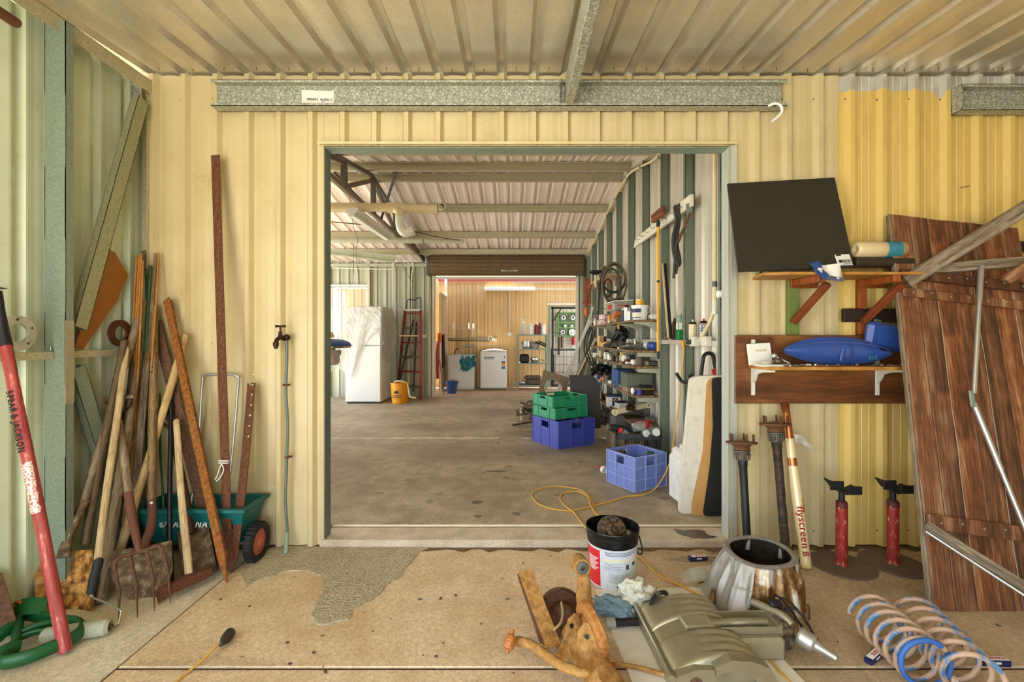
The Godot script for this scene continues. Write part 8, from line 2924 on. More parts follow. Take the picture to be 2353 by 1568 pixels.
	one("strap_bracket", "pale drilled strap bracket upright beside the scrap heap", "bracket", b, M.pvc, Transform3D(Basis(), fl(1197, 966, FB) + V(0, 0.10, 0)))
	b = MB.new()
	b.box(Vector3.ZERO, V(0.20, 0.002, 0.14))
	one("cardboard_scrap", "grey card scrap on the floor left of the blue crate", "scrap", b, mat(Color(0.62, 0.58, 0.50), 0.9), Transform3D(Basis(Vector3.UP, 0.4), fl(1216, 988, FB) + V(0, 0.004, 0)))
	b = MB.new()
	b.grid(10, 6, func(u: float, v: float) -> Vector3:
		var a := PI * 0.15 + PI * 0.55 * u
		return V(cos(a) * 0.10, 0.01 + v * 0.04, sin(a) * 0.10), 0.012)
	one("brake_shoe", "curved brake shoe on the floor beside blue crate corner", "brake shoe", b, M.pvc, Transform3D(Basis(Vector3.UP, 0.6), fl(1240, 1014, FB)))
	b = MB.new()
	b.box(Vector3.ZERO, V(0.18, 0.004, 0.14), 0.001)
	one("grey_offcut", "grey sheet offcut on the floor between the two blue crates", "offcut", b, M.alu, Transform3D(Basis(Vector3.UP, 0.3), fl(1386, 1018, FB) + V(0, 0.004, 0)))
	# panel with round hole, dark panel, leaning strips
	t = thing("vent_plate", "beige sheet metal panel with a large round hole", "panel", Transform3D(Basis.from_euler(V(-0.25, 0.25, -0.32)), at(1272, 890, -3.35)))
	b = MB.new()
	var sqr := PackedVector2Array()
	for i in 40:
		var a := TAU * i / 40
		var cs := P2(cos(a), sin(a))
		sqr.append(cs / maxf(absf(cs.x), absf(cs.y)) * 0.19)
	b.ring(sqr, circle(0.125, 40, P2(0, -0.02)), -0.002, 0.002)
	part(t, "sheet", b, mat(Color(0.62, 0.54, 0.44), 0.4, 0.3))
	b = MB.new()
	b.ring(circle(0.128, 40, P2(0, -0.02)), circle(0.122, 40, P2(0, -0.02)), -0.03, 0.004)
	part(t, "rolled_edge", b, M.alu)
	b = MB.new()
	b.box(V(0.19, 0, -0.02), V(0.004, 0.38, 0.045))
	part(t, "folded_side", b, mat(Color(0.70, 0.64, 0.54), 0.4, 0.3))
	b = MB.new()
	var dp := PackedVector2Array()
	for p in [[1309, 862], [1364, 864], [1380, 882], [1381, 985], [1318, 985]]:
		var w := at(p[0], p[1], -2.75)
		dp.append(P2(w.x, maxf(w.y, FB)))
	b.extr(dp, -0.012, 0.0)
	one("dark_board", "dark brown board standing behind the green trays", "panel", b, M.dkbrown, Transform3D(Basis(Vector3.RIGHT, -0.06), V(0, 0, -2.75)))
	var lb := ["white aluminium strip leaning toward the workshop corner", "grey steel strip leaning among the aluminium ones", "thin pale aluminium strip of the leaning bunch", "narrow timber lath leaning last in the bunch", "dull aluminium channel leaning behind the others", "slim white strip nearest the security door", "long grey flat strip crossing the leaning bunch", "pale strip low in the leaning bunch"]
	var k2 := 0
	for s in [[1262, 938, 1358, 735, 0.04, "pvcw"], [1300, 930, 1368, 745, 0.03, "alu"], [1282, 925, 1364, 705, 0.022, "pvcw"], [1325, 930, 1385, 775, 0.02, "woodl"], [1318, 915, 1372, 725, 0.045, "alu"], [1272, 930, 1352, 742, 0.018, "pvcw"], [1312, 922, 1376, 760, 0.05, "steel"], [1292, 935, 1372, 780, 0.03, "pvc"]]:
		var p0 := fl(s[0], s[1], FB)
		var p1 := at(s[2], s[3], -4.7)
		p1.x = minf(p1.x, 1.36)
		p0.z = maxf(p0.z, -6.1)
		b = MB.new()
		b.box(V(0, p0.distance_to(p1) / 2, 0), V(s[4], p0.distance_to(p1), 0.014), 0.002)
		one("leaning_strip", lb[k2], "strip", b, M[s[5]], along(p0, p1), "strips leaning in the corner")
		k2 += 1
	k2 = 0
	for s in [[0, 0.0], [6, 0.05], [12, -0.04]]:
		pipe("black_cable", ["long black cable drooping from the top shelf end", "second black cable loop beside the longer one", "innermost black cable loop by the aluminium strips"][k2], "cable", [at(1366 - s[0] * 0.3, 742, -4.1), at(1348 + s[0], 765, -4.1 + s[1]), at(1342 + s[0], 800, -4.1 + s[1]), at(1350 + s[0], 828, -4.1), at(1362 + s[0], 842, -4.1)], 0.009, M.black)
		k2 += 1
	# cream lever bar and grey power tool case
	t = thing("cream_link_bar", "cream painted steel link bar with pivot, across the grey case", "link bar")
	var l0 := at(1413, 948, -1.95)
	var l1 := at(1489, 931, -2.05)
	b = MB.new()
	b.box(V(0, l0.distance_to(l1) / 2, 0), V(0.055, l0.distance_to(l1), 0.03), 0.008)
	part(t, "bar", b, M.pvc, along(l0, l1))
	for p in [l0, l1]:
		b = MB.new()
		b.t = Transform3D(Basis(Vector3.RIGHT, PI / 2), p)
		b.lathe([P2(0.012, -0.022), P2(0.032, -0.022), P2(0.032, 0.022), P2(0.012, 0.022), P2(0.012, -0.022)], 16)
		part(t, "end_eye", b, M.pvc)
	b = MB.new()
	b.box(Vector3.ZERO, V(0.09, 0.05, 0.06), 0.008)
	b.cyl(V(-0.02, 0.03, 0), V(-0.02, 0.07, 0), 0.014, -1, 10)
	b.cyl(V(0.03, 0.03, 0), V(0.03, 0.075, 0), 0.014, -1, 10)
	part(t, "pivot", b, M.brass, Transform3D(Basis(), at(1449, 938, -1.93)))
	t = thing("tool_case", "grey plastic power tool case with red marks under shelves", "case", Transform3D(Basis(Vector3.UP, -0.1), V(1.24, FB + 0.20, -2.2)))
	b = MB.new()
	b.box(V(0, 0.11, 0), V(0.36, 0.22, 0.3), 0.05)
	part(t, "shell", b, mat(Color(0.30, 0.28, 0.26), 0.5))
	b = MB.new()
	b.box(V(0.13, 0.13, 0.15), V(0.012, 0.06, 0.004), 0.002)
	part(t, "red_mark", b, M.red)
	b = MB.new()
	b.box(V(0.10, 0.18, 0.148), V(0.012, 0.02, 0.004), 0.002)
	part(t, "red_mark", b, M.red)
	b = MB.new()
	b.box(V(1.24, FB + 0.10, -2.2), V(0.36, 0.19, 0.34), 0.006)
	one("timber_box", "low timber box under the grey tool case", "box", b, M.wood)


func round_poly(p: PackedVector2Array, r: float) -> PackedVector2Array:
	var o := PackedVector2Array()
	for i in p.size():
		var a := p[(i - 1 + p.size()) % p.size()]
		var b := p[i]
		var c := p[(i + 1) % p.size()]
		var d0 := b + (a - b).limit_length(minf(r, a.distance_to(b) * 0.45))
		var d1 := b + (c - b).limit_length(minf(r, c.distance_to(b) * 0.45))
		for k in 5:
			var t := k / 4.0
			o.append(d0.lerp(b, t).lerp(b.lerp(d1, t), t))
	return o


func shelving() -> void:
	var b: MB
	var t: Node3D
	# ---- tiered shelves on slotted uprights
	t = thing("tool_shelving", "five tier timber shelving on metal brackets along ribbed wall", "shelving")
	var ys := [1.44, 1.14, 0.985, 0.70, 0.42]
	var zn := -1.67
	var zf := -4.16
	for i in 5:
		b = MB.new()
		b.box(V(1.305, ys[i] - 0.011, (zn + zf) / 2), V(0.25, 0.022, zn - zf), 0.003)
		part(t, "shelf_board", b, M.shelf)
		for z in [zn + 0.0, -2.3, -2.95, -3.6]:
			b = MB.new()
			b.extr(PackedVector2Array([P2(0.0, 0.0), P2(-0.235, 0.0), P2(-0.235, -0.014), P2(-0.13, -0.032), P2(-0.07, -0.055), P2(-0.03, -0.09), P2(0.0, -0.11)]) if i == 0 else PackedVector2Array([P2(0.0, 0.0), P2(-0.2, 0.0), P2(-0.2, -0.035), P2(0.0, -0.045)]), -0.006, 0.006)
			part(t, "bracket", b, M.greywall, Transform3D(Basis(), V(1.425, ys[i] - 0.023, z - 0.008)))
	for z in [zn - 0.01, -2.31, -2.96, -3.61]:
		b = MB.new()
		b.box(V(1.432, 0.93, z), V(0.012, 1.25, 0.03), 0.002)
		part(t, "upright", b, M.greywall)
	# girt-top things near the doorway: stand on the rail
	var yr := 1.246
	var X := 1.455
	can("white spray can with red and green print on the rail", "spray_can", sw(1542, 776, X) * V(1, 0, 1) + V(0, yr, 0), 0.022, 0.155, mat(Color(0.86, 0.82, 0.74), 0.4, 0.3, {tex = tex(128, 90, [[10, 2, 1.0]], [[0.0, "b03020"], [0.4, "f0ece0"], [0.6, "f0ece0"], [0.75, "2a6a3a"], [1.0, "20304a"]]), s = 10.0}), M.brass, M.red, "spray cans on the wall rail")
	can("cream spray can with brown dome top near the conduit", "spray_can", sw(1592, 776, X) * V(1, 0, 1) + V(0, yr, 0), 0.032, 0.165, mat(Color(0.86, 0.80, 0.66), 0.45, 0.2, {tex = T.grime, s = 4.0}), M.copper, M.pvcw, "spray cans on the wall rail")
	can("blue and white spray can with red nozzle beside conduit bend", "spray_can", sw(1617, 776, X) * V(1, 0, 1) + V(0, yr, 0), 0.032, 0.165, mat(Color(0.84, 0.82, 0.78), 0.4, 0.3, {tex = tex(128, 91, [[6, 2, 1.0]], [[0.0, "2a4a80"], [0.38, "3a5a90"], [0.42, "e8e4da"], [1.0, "d8c8a8"]]), s = 8.0}), M.copper, M.red, "spray cans on the wall rail")
	t = thing("detergent_bottle", "square bottle half full of green liquid on the rail", "bottle", Transform3D(Basis(), sw(1563, 777, X) * V(1, 0, 1) + V(0, yr, 0)))
	b = MB.new()
	b.box(V(0, 0.07, 0), V(0.06, 0.14, 0.07), 0.008)
	part(t, "liquid", b, M.greenliq)
	b = MB.new()
	b.box(V(0, 0.175, 0), V(0.06, 0.065, 0.07), 0.012)
	b.cyl(V(0, 0.2, 0), V(0, 0.225, 0), 0.018, -1, 12)
	part(t, "bottle_top", b, mat(Color(0.55, 0.64, 0.55), 0.35))
	b = MB.new()
	b.box(V(-0.031, 0.12, 0.01), V(0.001, 0.06, 0.04))
	b.box(V(-0.01, 0.12, 0.0355), V(0.03, 0.06, 0.001))
	part(t, "label", b, M.paper)
	b = MB.new()
	b.lathe([P2(0, 0), P2(0.026, 0), P2(0.027, 0.14), P2(0.012, 0.18), P2(0.012, 0.195), P2(0, 0.195)], 14)
	one("brown_bottle", "dusty brown bottle between spray can and green bottle", "bottle", b, M.brass, Transform3D(Basis(), sw(1551, 777, X) * V(1, 0, 1) + V(0, yr, 0)))
	b = MB.new()
	b.lathe([P2(0, 0), P2(0.022, 0), P2(0.024, 0.03), P2(0, 0.03)], 12)
	one("small_tin", "small dark tin beside the printed spray can", "tin", b, M.oily, Transform3D(Basis(), sw(1531, 777, X) * V(1, 0, 1) + V(0, yr, 0)))
	# power outlets below the cans
	var ko := 0
	for px in [1592, 1620]:
		t = thing("power_outlet", ["white power outlet with grey plug under the cream can", "white power outlet nearest the doorway"][ko], "outlet", Transform3D(Basis(), sw(px, 785, 1.40)))
		b = MB.new()
		b.box(V(0.01, 0, 0), V(0.05, 0.075, 0.085), 0.006)
		part(t, "box", b, M.pvcw)
		ko += 1
	b = MB.new()
	b.cyl(sw(1579, 787, 1.385), sw(1588, 786, 1.385), 0.017, 0.02, 12)
	one("grey_plug", "grey plug beside the white outlet", "plug", b, M.hose)
	# white roll bracket at the jamb
	t = thing("paper_roll", "white roll sticking out beside the door jamb", "roll", along(at(1677, 676, -0.14), at(1648, 676, -0.14)))
	b = MB.new()
	b.lathe([P2(0, -0.02), P2(0.024, -0.02), P2(0.025, 0.05), P2(0.022, 0.078), P2(0, 0.078)], 18)
	part(t, "roll", b, M.whitec)
	b = MB.new()
	b.lathe([P2(0.0253, 0.02), P2(0.0253, 0.05)], 10, false, 2.5)
	part(t, "blue_print", b, M.cyan, Transform3D(Basis(Vector3.UP, -2.6), Vector3.ZERO))
	# ---- hanging board with hooks and what hangs from it
	t = thing("hook_board", "white painted timber batten with wire hooks on ribbed wall", "hook board", Transform3D(Basis(), V(1.415, 2.345, -1.66)))
	b = MB.new()
	b.extr(PackedVector2Array([P2(-0.84, -0.045), P2(0.84, -0.045), P2(0.84, 0.05), P2(-0.78, 0.05)]), -0.012, 0.012)
	part(t, "batten", b, mat(Color(0.86, 0.84, 0.76), 0.6, 0.0, {tex = T.grime, s = 2.0}), Transform3D(Basis(Vector3.BACK, Vector3.UP, Vector3.LEFT), Vector3.ZERO))
	for i in 8:
		b = MB.new()
		b.tube(curve([V(-0.012, 0, 0), V(-0.05, -0.004, 0), V(-0.062, 0.02, 0)], 3), 0.003, 5)
		part(t, "hook", b, M.steel, Transform3D(Basis(), V(0, 0, -0.6 + i * 0.18)))
	t = thing("yellow_broom", "broom with long yellow handle hung head up", "broom", Transform3D(Basis(), V(1.34, 0, -1.42)))
	b = MB.new()
	b.cyl(V(0, 1.14, 0), V(0, 2.29, 0), 0.0125, -1, 12)
	part(t, "handle", b, M.yell)
	b = MB.new()
	b.cyl(V(0, 1.07, 0), V(0, 1.14, 0), 0.0135, -1, 12)
	part(t, "end_grip", b, M.black)
	b = MB.new()
	b.cyl(V(0, 1.77, 0), V(0, 1.79, 0), 0.0137, -1, 12)
	part(t, "band", b, M.black)
	b = MB.new()
	b.cyl(V(0, 2.28, 0), V(0, 2.34, 0), 0.018, 0.016, 12)
	part(t, "socket", b, M.black)
	b = MB.new()
	b.box(V(0, 2.37, 0), V(0.045, 0.04, 0.30), 0.012)
	var hd := part(t, "head", b, mat(Color(0.50, 0.28, 0.13), 0.9))
	b = MB.new()
	b.box(V(0, 2.41, 0), V(0.05, 0.05, 0.30), 0.014)
	part(hd, "bristles", b, mat(Color(0.42, 0.24, 0.12), 0.95, 0.0, {nrm = T.nfine, s = 6.0, ns = 1.0}))
	t = thing("hanging_hose", "dark grey hose looped over hook, ends dangling", "hose")
	for s in [0, 1]:
		b = MB.new()
		var o: float = 5.0 * s
		b.tube(curve([at(1548 + o, 640 - o * 2, -1.05), at(1551 + o, 600, -1.05), at(1558 - o, 540, -1.06), at(1551 + o, 490, -1.05), at(1550 + o, 477, -1.05), at(1556, 475, -1.05), at(1557 + o, 500, -1.05), at(1546 + o * 2, 545, -1.04), at(1548 + o, 585, -1.04), at(1558, 610, -1.04), at(1563, 600, -1.05), at(1556 - o, 560, -1.06), at(1556, 510, -1.06), at(1561, 468, -1.06)], 5), 0.012, 8)
		part(t, "loop", b, M.hose)
	t = thing("hand_saw", "wide grey bladed saw with wooden handle hung on batten", "saw")
	b = MB.new()
	b.grid(6, 8, func(u: float, v: float) -> Vector3: return at(1576, 470, -0.86).lerp(at(1590, 462, -0.84), u).lerp(at(1578, 500, -0.87).lerp(at(1592, 484, -0.84), u), v), 0.003)
	part(t, "blade", b, M.steel)
	pole(t, "handle", at(1585, 490, -0.86), at(1559, 556, -0.90), 0.012, 0.012, M.rust)
	t = thing("spirit_level", "long black spirit level standing on the rail, pale edge", "level")
	var v0 := sw(1541, 778, 1.39)
	var v1 := sw(1527, 606, 1.40)
	bar(t, "body", v0, v1, 0.03, 0.02, M.black)
	bar(t, "pale_edge", v0 + V(-0.02, 0, 0), v1 + V(-0.02, 0, 0), 0.014, 0.02, M.woodl)
	# ---- far upper shelf end with hoses and nets
	t = thing("upper_plank", "short timber plank shelf high on the wall with cleat", "shelf", Transform3D(Basis(), V(1.33, 2.09, -4.06)))
	b = MB.new()
	b.box(V(0, 0, 0), V(0.24, 0.02, 1.7), 0.003)
	part(t, "board", b, M.woodl)
	for z in [-0.6, 0.6]:
		b = MB.new()
		b.box(V(0.085, -0.06, z), V(0.03, 0.12, 0.04), 0.003)
		part(t, "cleat", b, M.wood)
	b = MB.new()
	b.cyl(V(0.0, 0.012, 0.82), V(0.0, 0.02, 0.95), 0.008, -1, 8)
	part(t, "peg", b, M.steel)
	t = thing("coiled_hose", "large coil of dark hose hanging above the shelves", "hose")
	for i in 3:
		b = MB.new()
		var cc := [[1410, 640, 27, 32], [1412, 652, 27, 48], [1405, 656, 20, 38]][i] as Array
		var pts: Array = []
		for k in 28: pts.append(at(cc[0] + cos(TAU * k / 28) * cc[2], cc[1] + sin(TAU * k / 28) * cc[3], -3.16 + 0.02 * i))
		b.tube(pts, 0.016 if i == 0 else 0.013, 8, false, true)
		part(t, "coil", b, [M.hose, mat(Color(0.42, 0.34, 0.20), 0.6), mat(Color(0.26, 0.20, 0.12), 0.6)][i])
	b = MB.new()
	var pts2: Array = []
	for k in 24: pts2.append(at(1397 + cos(TAU * k / 24) * 9, 662 + sin(TAU * k / 24) * 20, -3.22))
	b.tube(pts2, 0.012, 8, false, true)
	one("red_hose_coil", "small dark red hose coil inside the larger coil", "hose", b, mat(Color(0.32, 0.10, 0.05), 0.5))
	t = thing("orange_net", "orange string net bag hanging from the plank end", "net")
	for i in 11:
		b = MB.new()
		var ox := (i - 5) * 1.7
		b.tube(curve([at(1352 + ox * 0.3, 640, -4.3), at(1350 + ox * 0.8 + 2 * sin(i * 2.0), 660, -4.3), at(1350 + ox + 2 * cos(i * 1.7), 682, -4.3), at(1349 + ox * 1.05, 698, -4.3)], 4), 0.006, 5)
		part(t, "string", b, mat(Color(0.66, 0.32, 0.18), 0.7))
	bar(t, "wooden_bar", at(1338, 697, -4.3), at(1358, 702, -4.3), 0.03, 0.03, mat(Color(0.70, 0.34, 0.16), 0.6))
	t = thing("long_pole_tool", "tall dark pole with black cap hanging at plank end", "pole")
	pole(t, "pole", at(1374, 735, -4.0), at(1376, 640, -4.0), 0.014, 0.014, M.black)
	b = MB.new()
	b.lathe([P2(0.03, -0.04), P2(0.09, 0.0), P2(0.09, 0.02), P2(0, 0.03)], 16)
	part(t, "plunger_cup", b, M.rubber, Transform3D(Basis(), at(1368, 626, -3.9)))
	pole(t, "pale_section", at(1369, 660, -3.9), at(1368, 628, -3.9), 0.016, 0.016, M.pvc)
	b = MB.new()
	b.tube(curve([at(1392, 612, -3.3), at(1384, 628, -3.3), at(1379, 652, -3.3), at(1377, 684, -3.3)], 4), 0.014, 8)
	one("grease_gun", "dark slim lever tool hanging before the hose coil", "tool", b, M.black)
	t = thing("caged_lamp", "small orange handled work lamp hanging by the cables", "lamp", Transform3D(Basis(), at(1347, 716, -4.2)))
	b = MB.new()
	b.ell(Vector3.ZERO, V(0.03, 0.08, 0.03), 10, 8)
	part(t, "handle", b, M.orange)
	b = MB.new()
	b.tube(curve([V(0, 0.07, 0), V(0.03, 0.2, 0), V(0.09, 0.425, 0.0)], 5), 0.006, 6)
	part(t, "lead", b, M.black)

	# ---- shelf things, tier by tier: [kind, px, d, x, size..., label]
	var y1: float = ys[0]
	var spot := func(px: float, x: float, y: float) -> Vector3:
		var d := x * F / (px - CX)
		if d < EYE.z + 1.76:
			d = EYE.z + 1.76
			x = minf((px - CX) * d / F, 1.40)
		return V(x, y, EYE.z - d)
	# top tier
	var p: Vector3 = spot.call(1470, 1.28, y1)
	t = thing("plastic_pail", "white pail with blue printed label on the top tier", "pail", Transform3D(Basis(Vector3.UP, -0.2), p))
	b = MB.new()
	b.lathe([P2(0, 0), P2(0.068, 0), P2(0.07, 0.004), P2(0.078, 0.125), P2(0.084, 0.128), P2(0.085, 0.147), P2(0.07, 0.15), P2(0, 0.15)], 28)
	part(t, "tub", b, M.whitec)
	b = MB.new()
	b.t = Transform3D(Basis(Vector3.UP, 2.6), Vector3.ZERO)
	b.lathe([P2(0.0722, 0.02), P2(0.0785, 0.115)], 14, false, 2.2)
	var lb := part(t, "label", b, mat(Color(0.88, 0.84, 0.74), 0.6))
	b = MB.new()
	b.t = Transform3D(Basis(Vector3.UP, 2.6), Vector3.ZERO)
	b.lathe([P2(0.0762, 0.075), P2(0.0792, 0.113)], 14, false, 2.2)
	part(lb, "blue_print", b, M.navy)
	b = MB.new()
	b.t = Transform3D(Basis(Vector3.UP, 2.6), Vector3.ZERO)
	b.lathe([P2(0.0726, 0.02), P2(0.0732, 0.027)], 14, false, 2.2)
	part(lb, "blue_print", b, M.navy)
	b = MB.new()
	b.tube(curve([V(0.085, 0.13, 0), V(0.09, 0.09, 0.05), V(0.05, 0.05, 0.085)], 5), 0.003, 6)
	part(t, "handle", b, M.whitec)
	t = thing("yellow_tin", "yellow labelled tin standing on the white pail lid", "tin", Transform3D(Basis(), p + V(0.0, 0.151, 0.0)))
	b = MB.new()
	b.lathe([P2(0, 0), P2(0.04, 0), P2(0.04, 0.055), P2(0, 0.055)], 18)
	part(t, "tin", b, M.yell)
	b = MB.new()
	b.lathe([P2(0.041, 0.05), P2(0.041, 0.057), P2(0, 0.057)], 18)
	part(t, "lid", b, M.alu)
	t = thing("power_board", "white power board standing on the top tier end", "power board", Transform3D(Basis(), spot.call(1500, 1.33, y1)))
	b = MB.new()
	b.box(V(0, 0.03, 0), V(0.07, 0.055, 0.10), 0.012)
	part(t, "body", b, M.whitec)
	for i in 2:
		b = MB.new()
		b.box(V(-0.018 + i * 0.036, 0.03, 0.0505), V(0.004, 0.012, 0.001))
		part(t, "socket_slot", b, M.black)
	can("tall silver spray can with blue stripe beside white pail", "spray_can", spot.call(1440, 1.22, y1), 0.028, 0.19, M.alu, M.brass, M.red, "cans on the top tier")
	can("short silver spray can with red print beside tall one", "spray_can", spot.call(1446, 1.20, y1), 0.026, 0.12, M.bright, M.alu, M.whitec, "cans on the top tier")
	can("blue and white tube can behind the silver sprays", "spray_can", spot.call(1433, 1.24, y1), 0.026, 0.165, M.navy, M.whitec, M.yell, "cans on the top tier")
	t = thing("clear_tub", "clear plastic tub of hardware raised above the top tier", "tub", Transform3D(Basis(Vector3.BACK, 0.06), V(1.30, y1 + 0.15, -2.75)))
	b = MB.new()
	b.box(V(0, 0.05, 0), V(0.24, 0.10, 0.40), 0.012)
	part(t, "body", b, mat(Color(0.72, 0.70, 0.68), 0.2, 0.0, {alpha = 0.5}))
	b = MB.new()
	b.box(V(0, 0.105, 0), V(0.25, 0.012, 0.42), 0.004)
	part(t, "rim", b, M.whitec)
	b = MB.new()
	b.box(V(-0.122, 0.05, 0.02), V(0.002, 0.05, 0.2))
	b.box(V(0.0, 0.05, 0.2005), V(0.14, 0.012, 0.002))
	part(t, "red_print", b, M.red)
	b = MB.new()
	b.box(V(1.32, y1 + 0.075, -2.75), V(0.2, 0.145, 0.3), 0.006)
	one("timber_block", "timber block propping up the clear tub", "block", b, M.wood)
	for i in 7:
		b = MB.new()
		b.ell(Vector3.ZERO, V(0.03, 0.02, 0.035), 8, 5)
		one("tub_fitting", "dark fitting piled on top of the clear tub", "fitting", b, [M.oily, M.black, M.red][i % 3 if i == 2 else i % 2], Transform3D(Basis.from_euler(V(0, i, 0.3)), V(1.24 + 0.025 * (i % 5), y1 + 0.285, -2.62 - 0.045 * i)), "fittings on the clear tub")
	t = thing("paint_tin", "paint splashed pink and purple tin at far end of top tier", "tin", Transform3D(Basis(), spot.call(1391, 1.25, y1)))
	b = MB.new()
	b.lathe([P2(0, 0), P2(0.088, 0), P2(0.09, 0.12), P2(0.093, 0.125), P2(0.085, 0.13), P2(0, 0.125)], 22)
	part(t, "tin", b, mat(Color(1, 1, 1), 0.5, 0.0, {tex = tex(256, 93, [[7, 4, 1.0]], [[0.0, "402050"], [0.38, "8a3a6a"], [0.46, "e0c0b8"], [0.7, "ead8cc"], [0.9, "c08a30"], [1.0, "c08a30"]]), s = 5.0}))
	b = MB.new()
	b.tube(curve([V(-0.09, 0.11, 0), V(-0.12, 0.18, 0.02), V(-0.02, 0.21, 0.06), V(0.09, 0.11, 0.03)], 5), 0.004, 6)
	part(t, "handle", b, M.steel)
	b = MB.new()
	b.tube(curve([V(-0.07, 0, 0), V(-0.04, 0.05, 0), V(0.04, 0.06, 0), V(0.09, 0.04, 0)], 5), 0.018, 8, true, false, 0.6)
	one("orange_clamp", "orange sprung clamp on the top tier", "clamp", b, M.orange, Transform3D(Basis(), spot.call(1424, 1.23, y1 + 0.04)))
	b = MB.new()
	b.box(V(0, 0.05, 0), V(0.08, 0.1, 0.07), 0.01)
	one("yellow_box", "small ochre box on top tier beside the paint tin", "box", b, mat(Color(0.75, 0.52, 0.16), 0.6), Transform3D(Basis(), spot.call(1404, 1.22, y1)))
	# second tier
	var y2: float = ys[1]
	t = thing("blue_cylinder", "blue and white gas cylinder lying end out on second tier", "cylinder", along(spot.call(1494, 1.24, y2 + 0.045) + V(0, 0, -0.16), spot.call(1505, 1.29, y2 + 0.042)))
	b = MB.new()
	b.lathe([P2(0, 0), P2(0.03, 0.005), P2(0.04, 0.03), P2(0.04, 0.11)], 20, true)
	part(t, "white_half", b, M.pvcw)
	b = MB.new()
	b.lathe([P2(0.0402, 0.10), P2(0.0405, 0.215), P2(0.036, 0.225), P2(0.03, 0.222), P2(0, 0.222)], 20)
	part(t, "blue_half", b, M.bluep)
	for i in 34:
		b = MB.new()
		var L := rng.randf_range(0.12, 0.26)
		b.tube([V(-L / 2, 0, 0), V(L / 2, 0, 0)], 0.0055, 6)
		b.ell(V(L / 2, 0, 0), V(0.017, 0.005, 0.013), 8, 4)
		b.ell(V(-L / 2, 0, 0), V(0.014, 0.005, 0.011), 8, 4)
		one("spanner", "loose spanner heaped on the second tier", "spanner", b, [M.steel, M.oily, M.alu, M.bright][rng.randi() % 4], Transform3D(Basis.from_euler(V(rng.randf_range(-0.1, 0.1), rng.randf() * TAU, rng.randf_range(-0.12, 0.12))), V(rng.randf_range(1.22, 1.36), y2 + 0.012 + rng.randf_range(0.0, 0.045), rng.randf_range(-1.80, -3.0))), "spanners heaped on the second tier")
	for q in [[1452, 0.02, 0.10, "glass", "small clear jar at the back of second tier"], [1459, 0.022, 0.11, "bright", "small shiny jar at the back of second tier"]]:
		b = MB.new()
		b.lathe([P2(0, 0), P2(q[1], 0), P2(q[1], q[2] * 0.8), P2(q[1] * 0.7, q[2] * 0.86), P2(q[1] * 0.75, q[2]), P2(0, q[2])], 14)
		one("spice_jar", q[4], "jar", b, M[q[3]], Transform3D(Basis(), spot.call(q[0], 1.38, y2)))
	t = thing("tool_pouch", "dark tool pouch with yellow handled screwdriver on second tier", "pouch", Transform3D(Basis(), spot.call(1425, 1.27, y2)))
	b = MB.new()
	_crumple(b, V(0.085, 0.13, 0.07), 12)
	part(t, "pouch", b, M.black, Transform3D(Basis(), V(0, 0.11, 0)))
	pole(t, "screwdriver", V(0.0, 0.15, 0.06), V(-0.04, 0.27, 0.05), 0.012, 0.012, M.yell)
	for q in [[1388, 0.10, 0.07, 0.08, "amber", "yellow carton at far end of the second tier"], [1396, 0.09, 0.06, 0.07, "paper", "red and white carton on the second tier"], [1404, 0.16, 0.05, 0.10, "dkbrown", "flat brown box on the second tier"], [1380, 0.07, 0.15, 0.08, "woodl", "upright card box at far end of second tier"]]:
		b = MB.new()
		b.box(V(0, q[2] / 2, 0), V(q[1], q[2], q[3]), 0.003)
		one("small_carton", q[5], "carton", b, M[q[4]], Transform3D(Basis(Vector3.UP, 0.2), spot.call(q[0], 1.24, y2)))
	b = MB.new()
	b.lathe([P2(0, 0), P2(0.035, 0), P2(0.035, 0.14), P2(0, 0.14)], 14)
	one("maroon_can", "white topped maroon can on the second tier", "can", b, M.maroon, Transform3D(Basis(), spot.call(1388, 1.33, y2)))
	# third tier
	var y3: float = ys[2]
	t = thing("brown_cup", "brown open cylinder standing on the third tier", "cylinder", Transform3D(Basis(), spot.call(1471, 1.28, y3)))
	b = MB.new()
	b.lathe([P2(0, 0), P2(0.042, 0), P2(0.042, 0.085), P2(0.036, 0.085), P2(0.036, 0.01), P2(0, 0.01)], 20)
	part(t, "cylinder", b, mat(Color(0.36, 0.27, 0.20), 0.5))
	for q in [[1486, 0.04, 0.05, 0.06, "wood", "small timber block on the third tier"], [1500, 0.09, 0.05, 0.08, "dkbrown", "dark brown box at the near end of third tier"], [1458, 0.06, 0.055, 0.08, "paper", "white printed carton on the third tier"], [1448, 0.05, 0.03, 0.12, "maroon", "dark red handled brush on the third tier"], [1438, 0.07, 0.07, 0.10, "whitec", "white ribbed tub on the third tier"], [1430, 0.06, 0.075, 0.08, "woodl", "tan carton on the third tier"], [1414, 0.09, 0.05, 0.14, "greywall", "grey plastic tray on the third tier"], [1402, 0.07, 0.08, 0.08, "pvcw", "pale pump body on the third tier"], [1393, 0.06, 0.09, 0.09, "alu", "silver canister at far end of third tier"], [1384, 0.08, 0.10, 0.08, "woodl", "tan card box last on the third tier"]]:
		b = MB.new()
		b.box(V(0, q[2] / 2, 0), V(q[1], q[2], q[3]), 0.008)
		one("shelf_item", q[5], "container", b, M[q[4]], Transform3D(Basis(Vector3.UP, rng.randf_range(-0.3, 0.3)), spot.call(q[0], 1.26, y3)), "containers on the third tier")
	b = MB.new()
	b.lathe([P2(0, 0), P2(0.03, 0), P2(0.03, 0.035), P2(0.022, 0.04), P2(0, 0.04)], 14)
	one("yellow_lid_pot", "yellow pot with black lid on the third tier", "pot", b, M.yell, Transform3D(Basis(), spot.call(1430, 1.26, y3 + 0.076)))
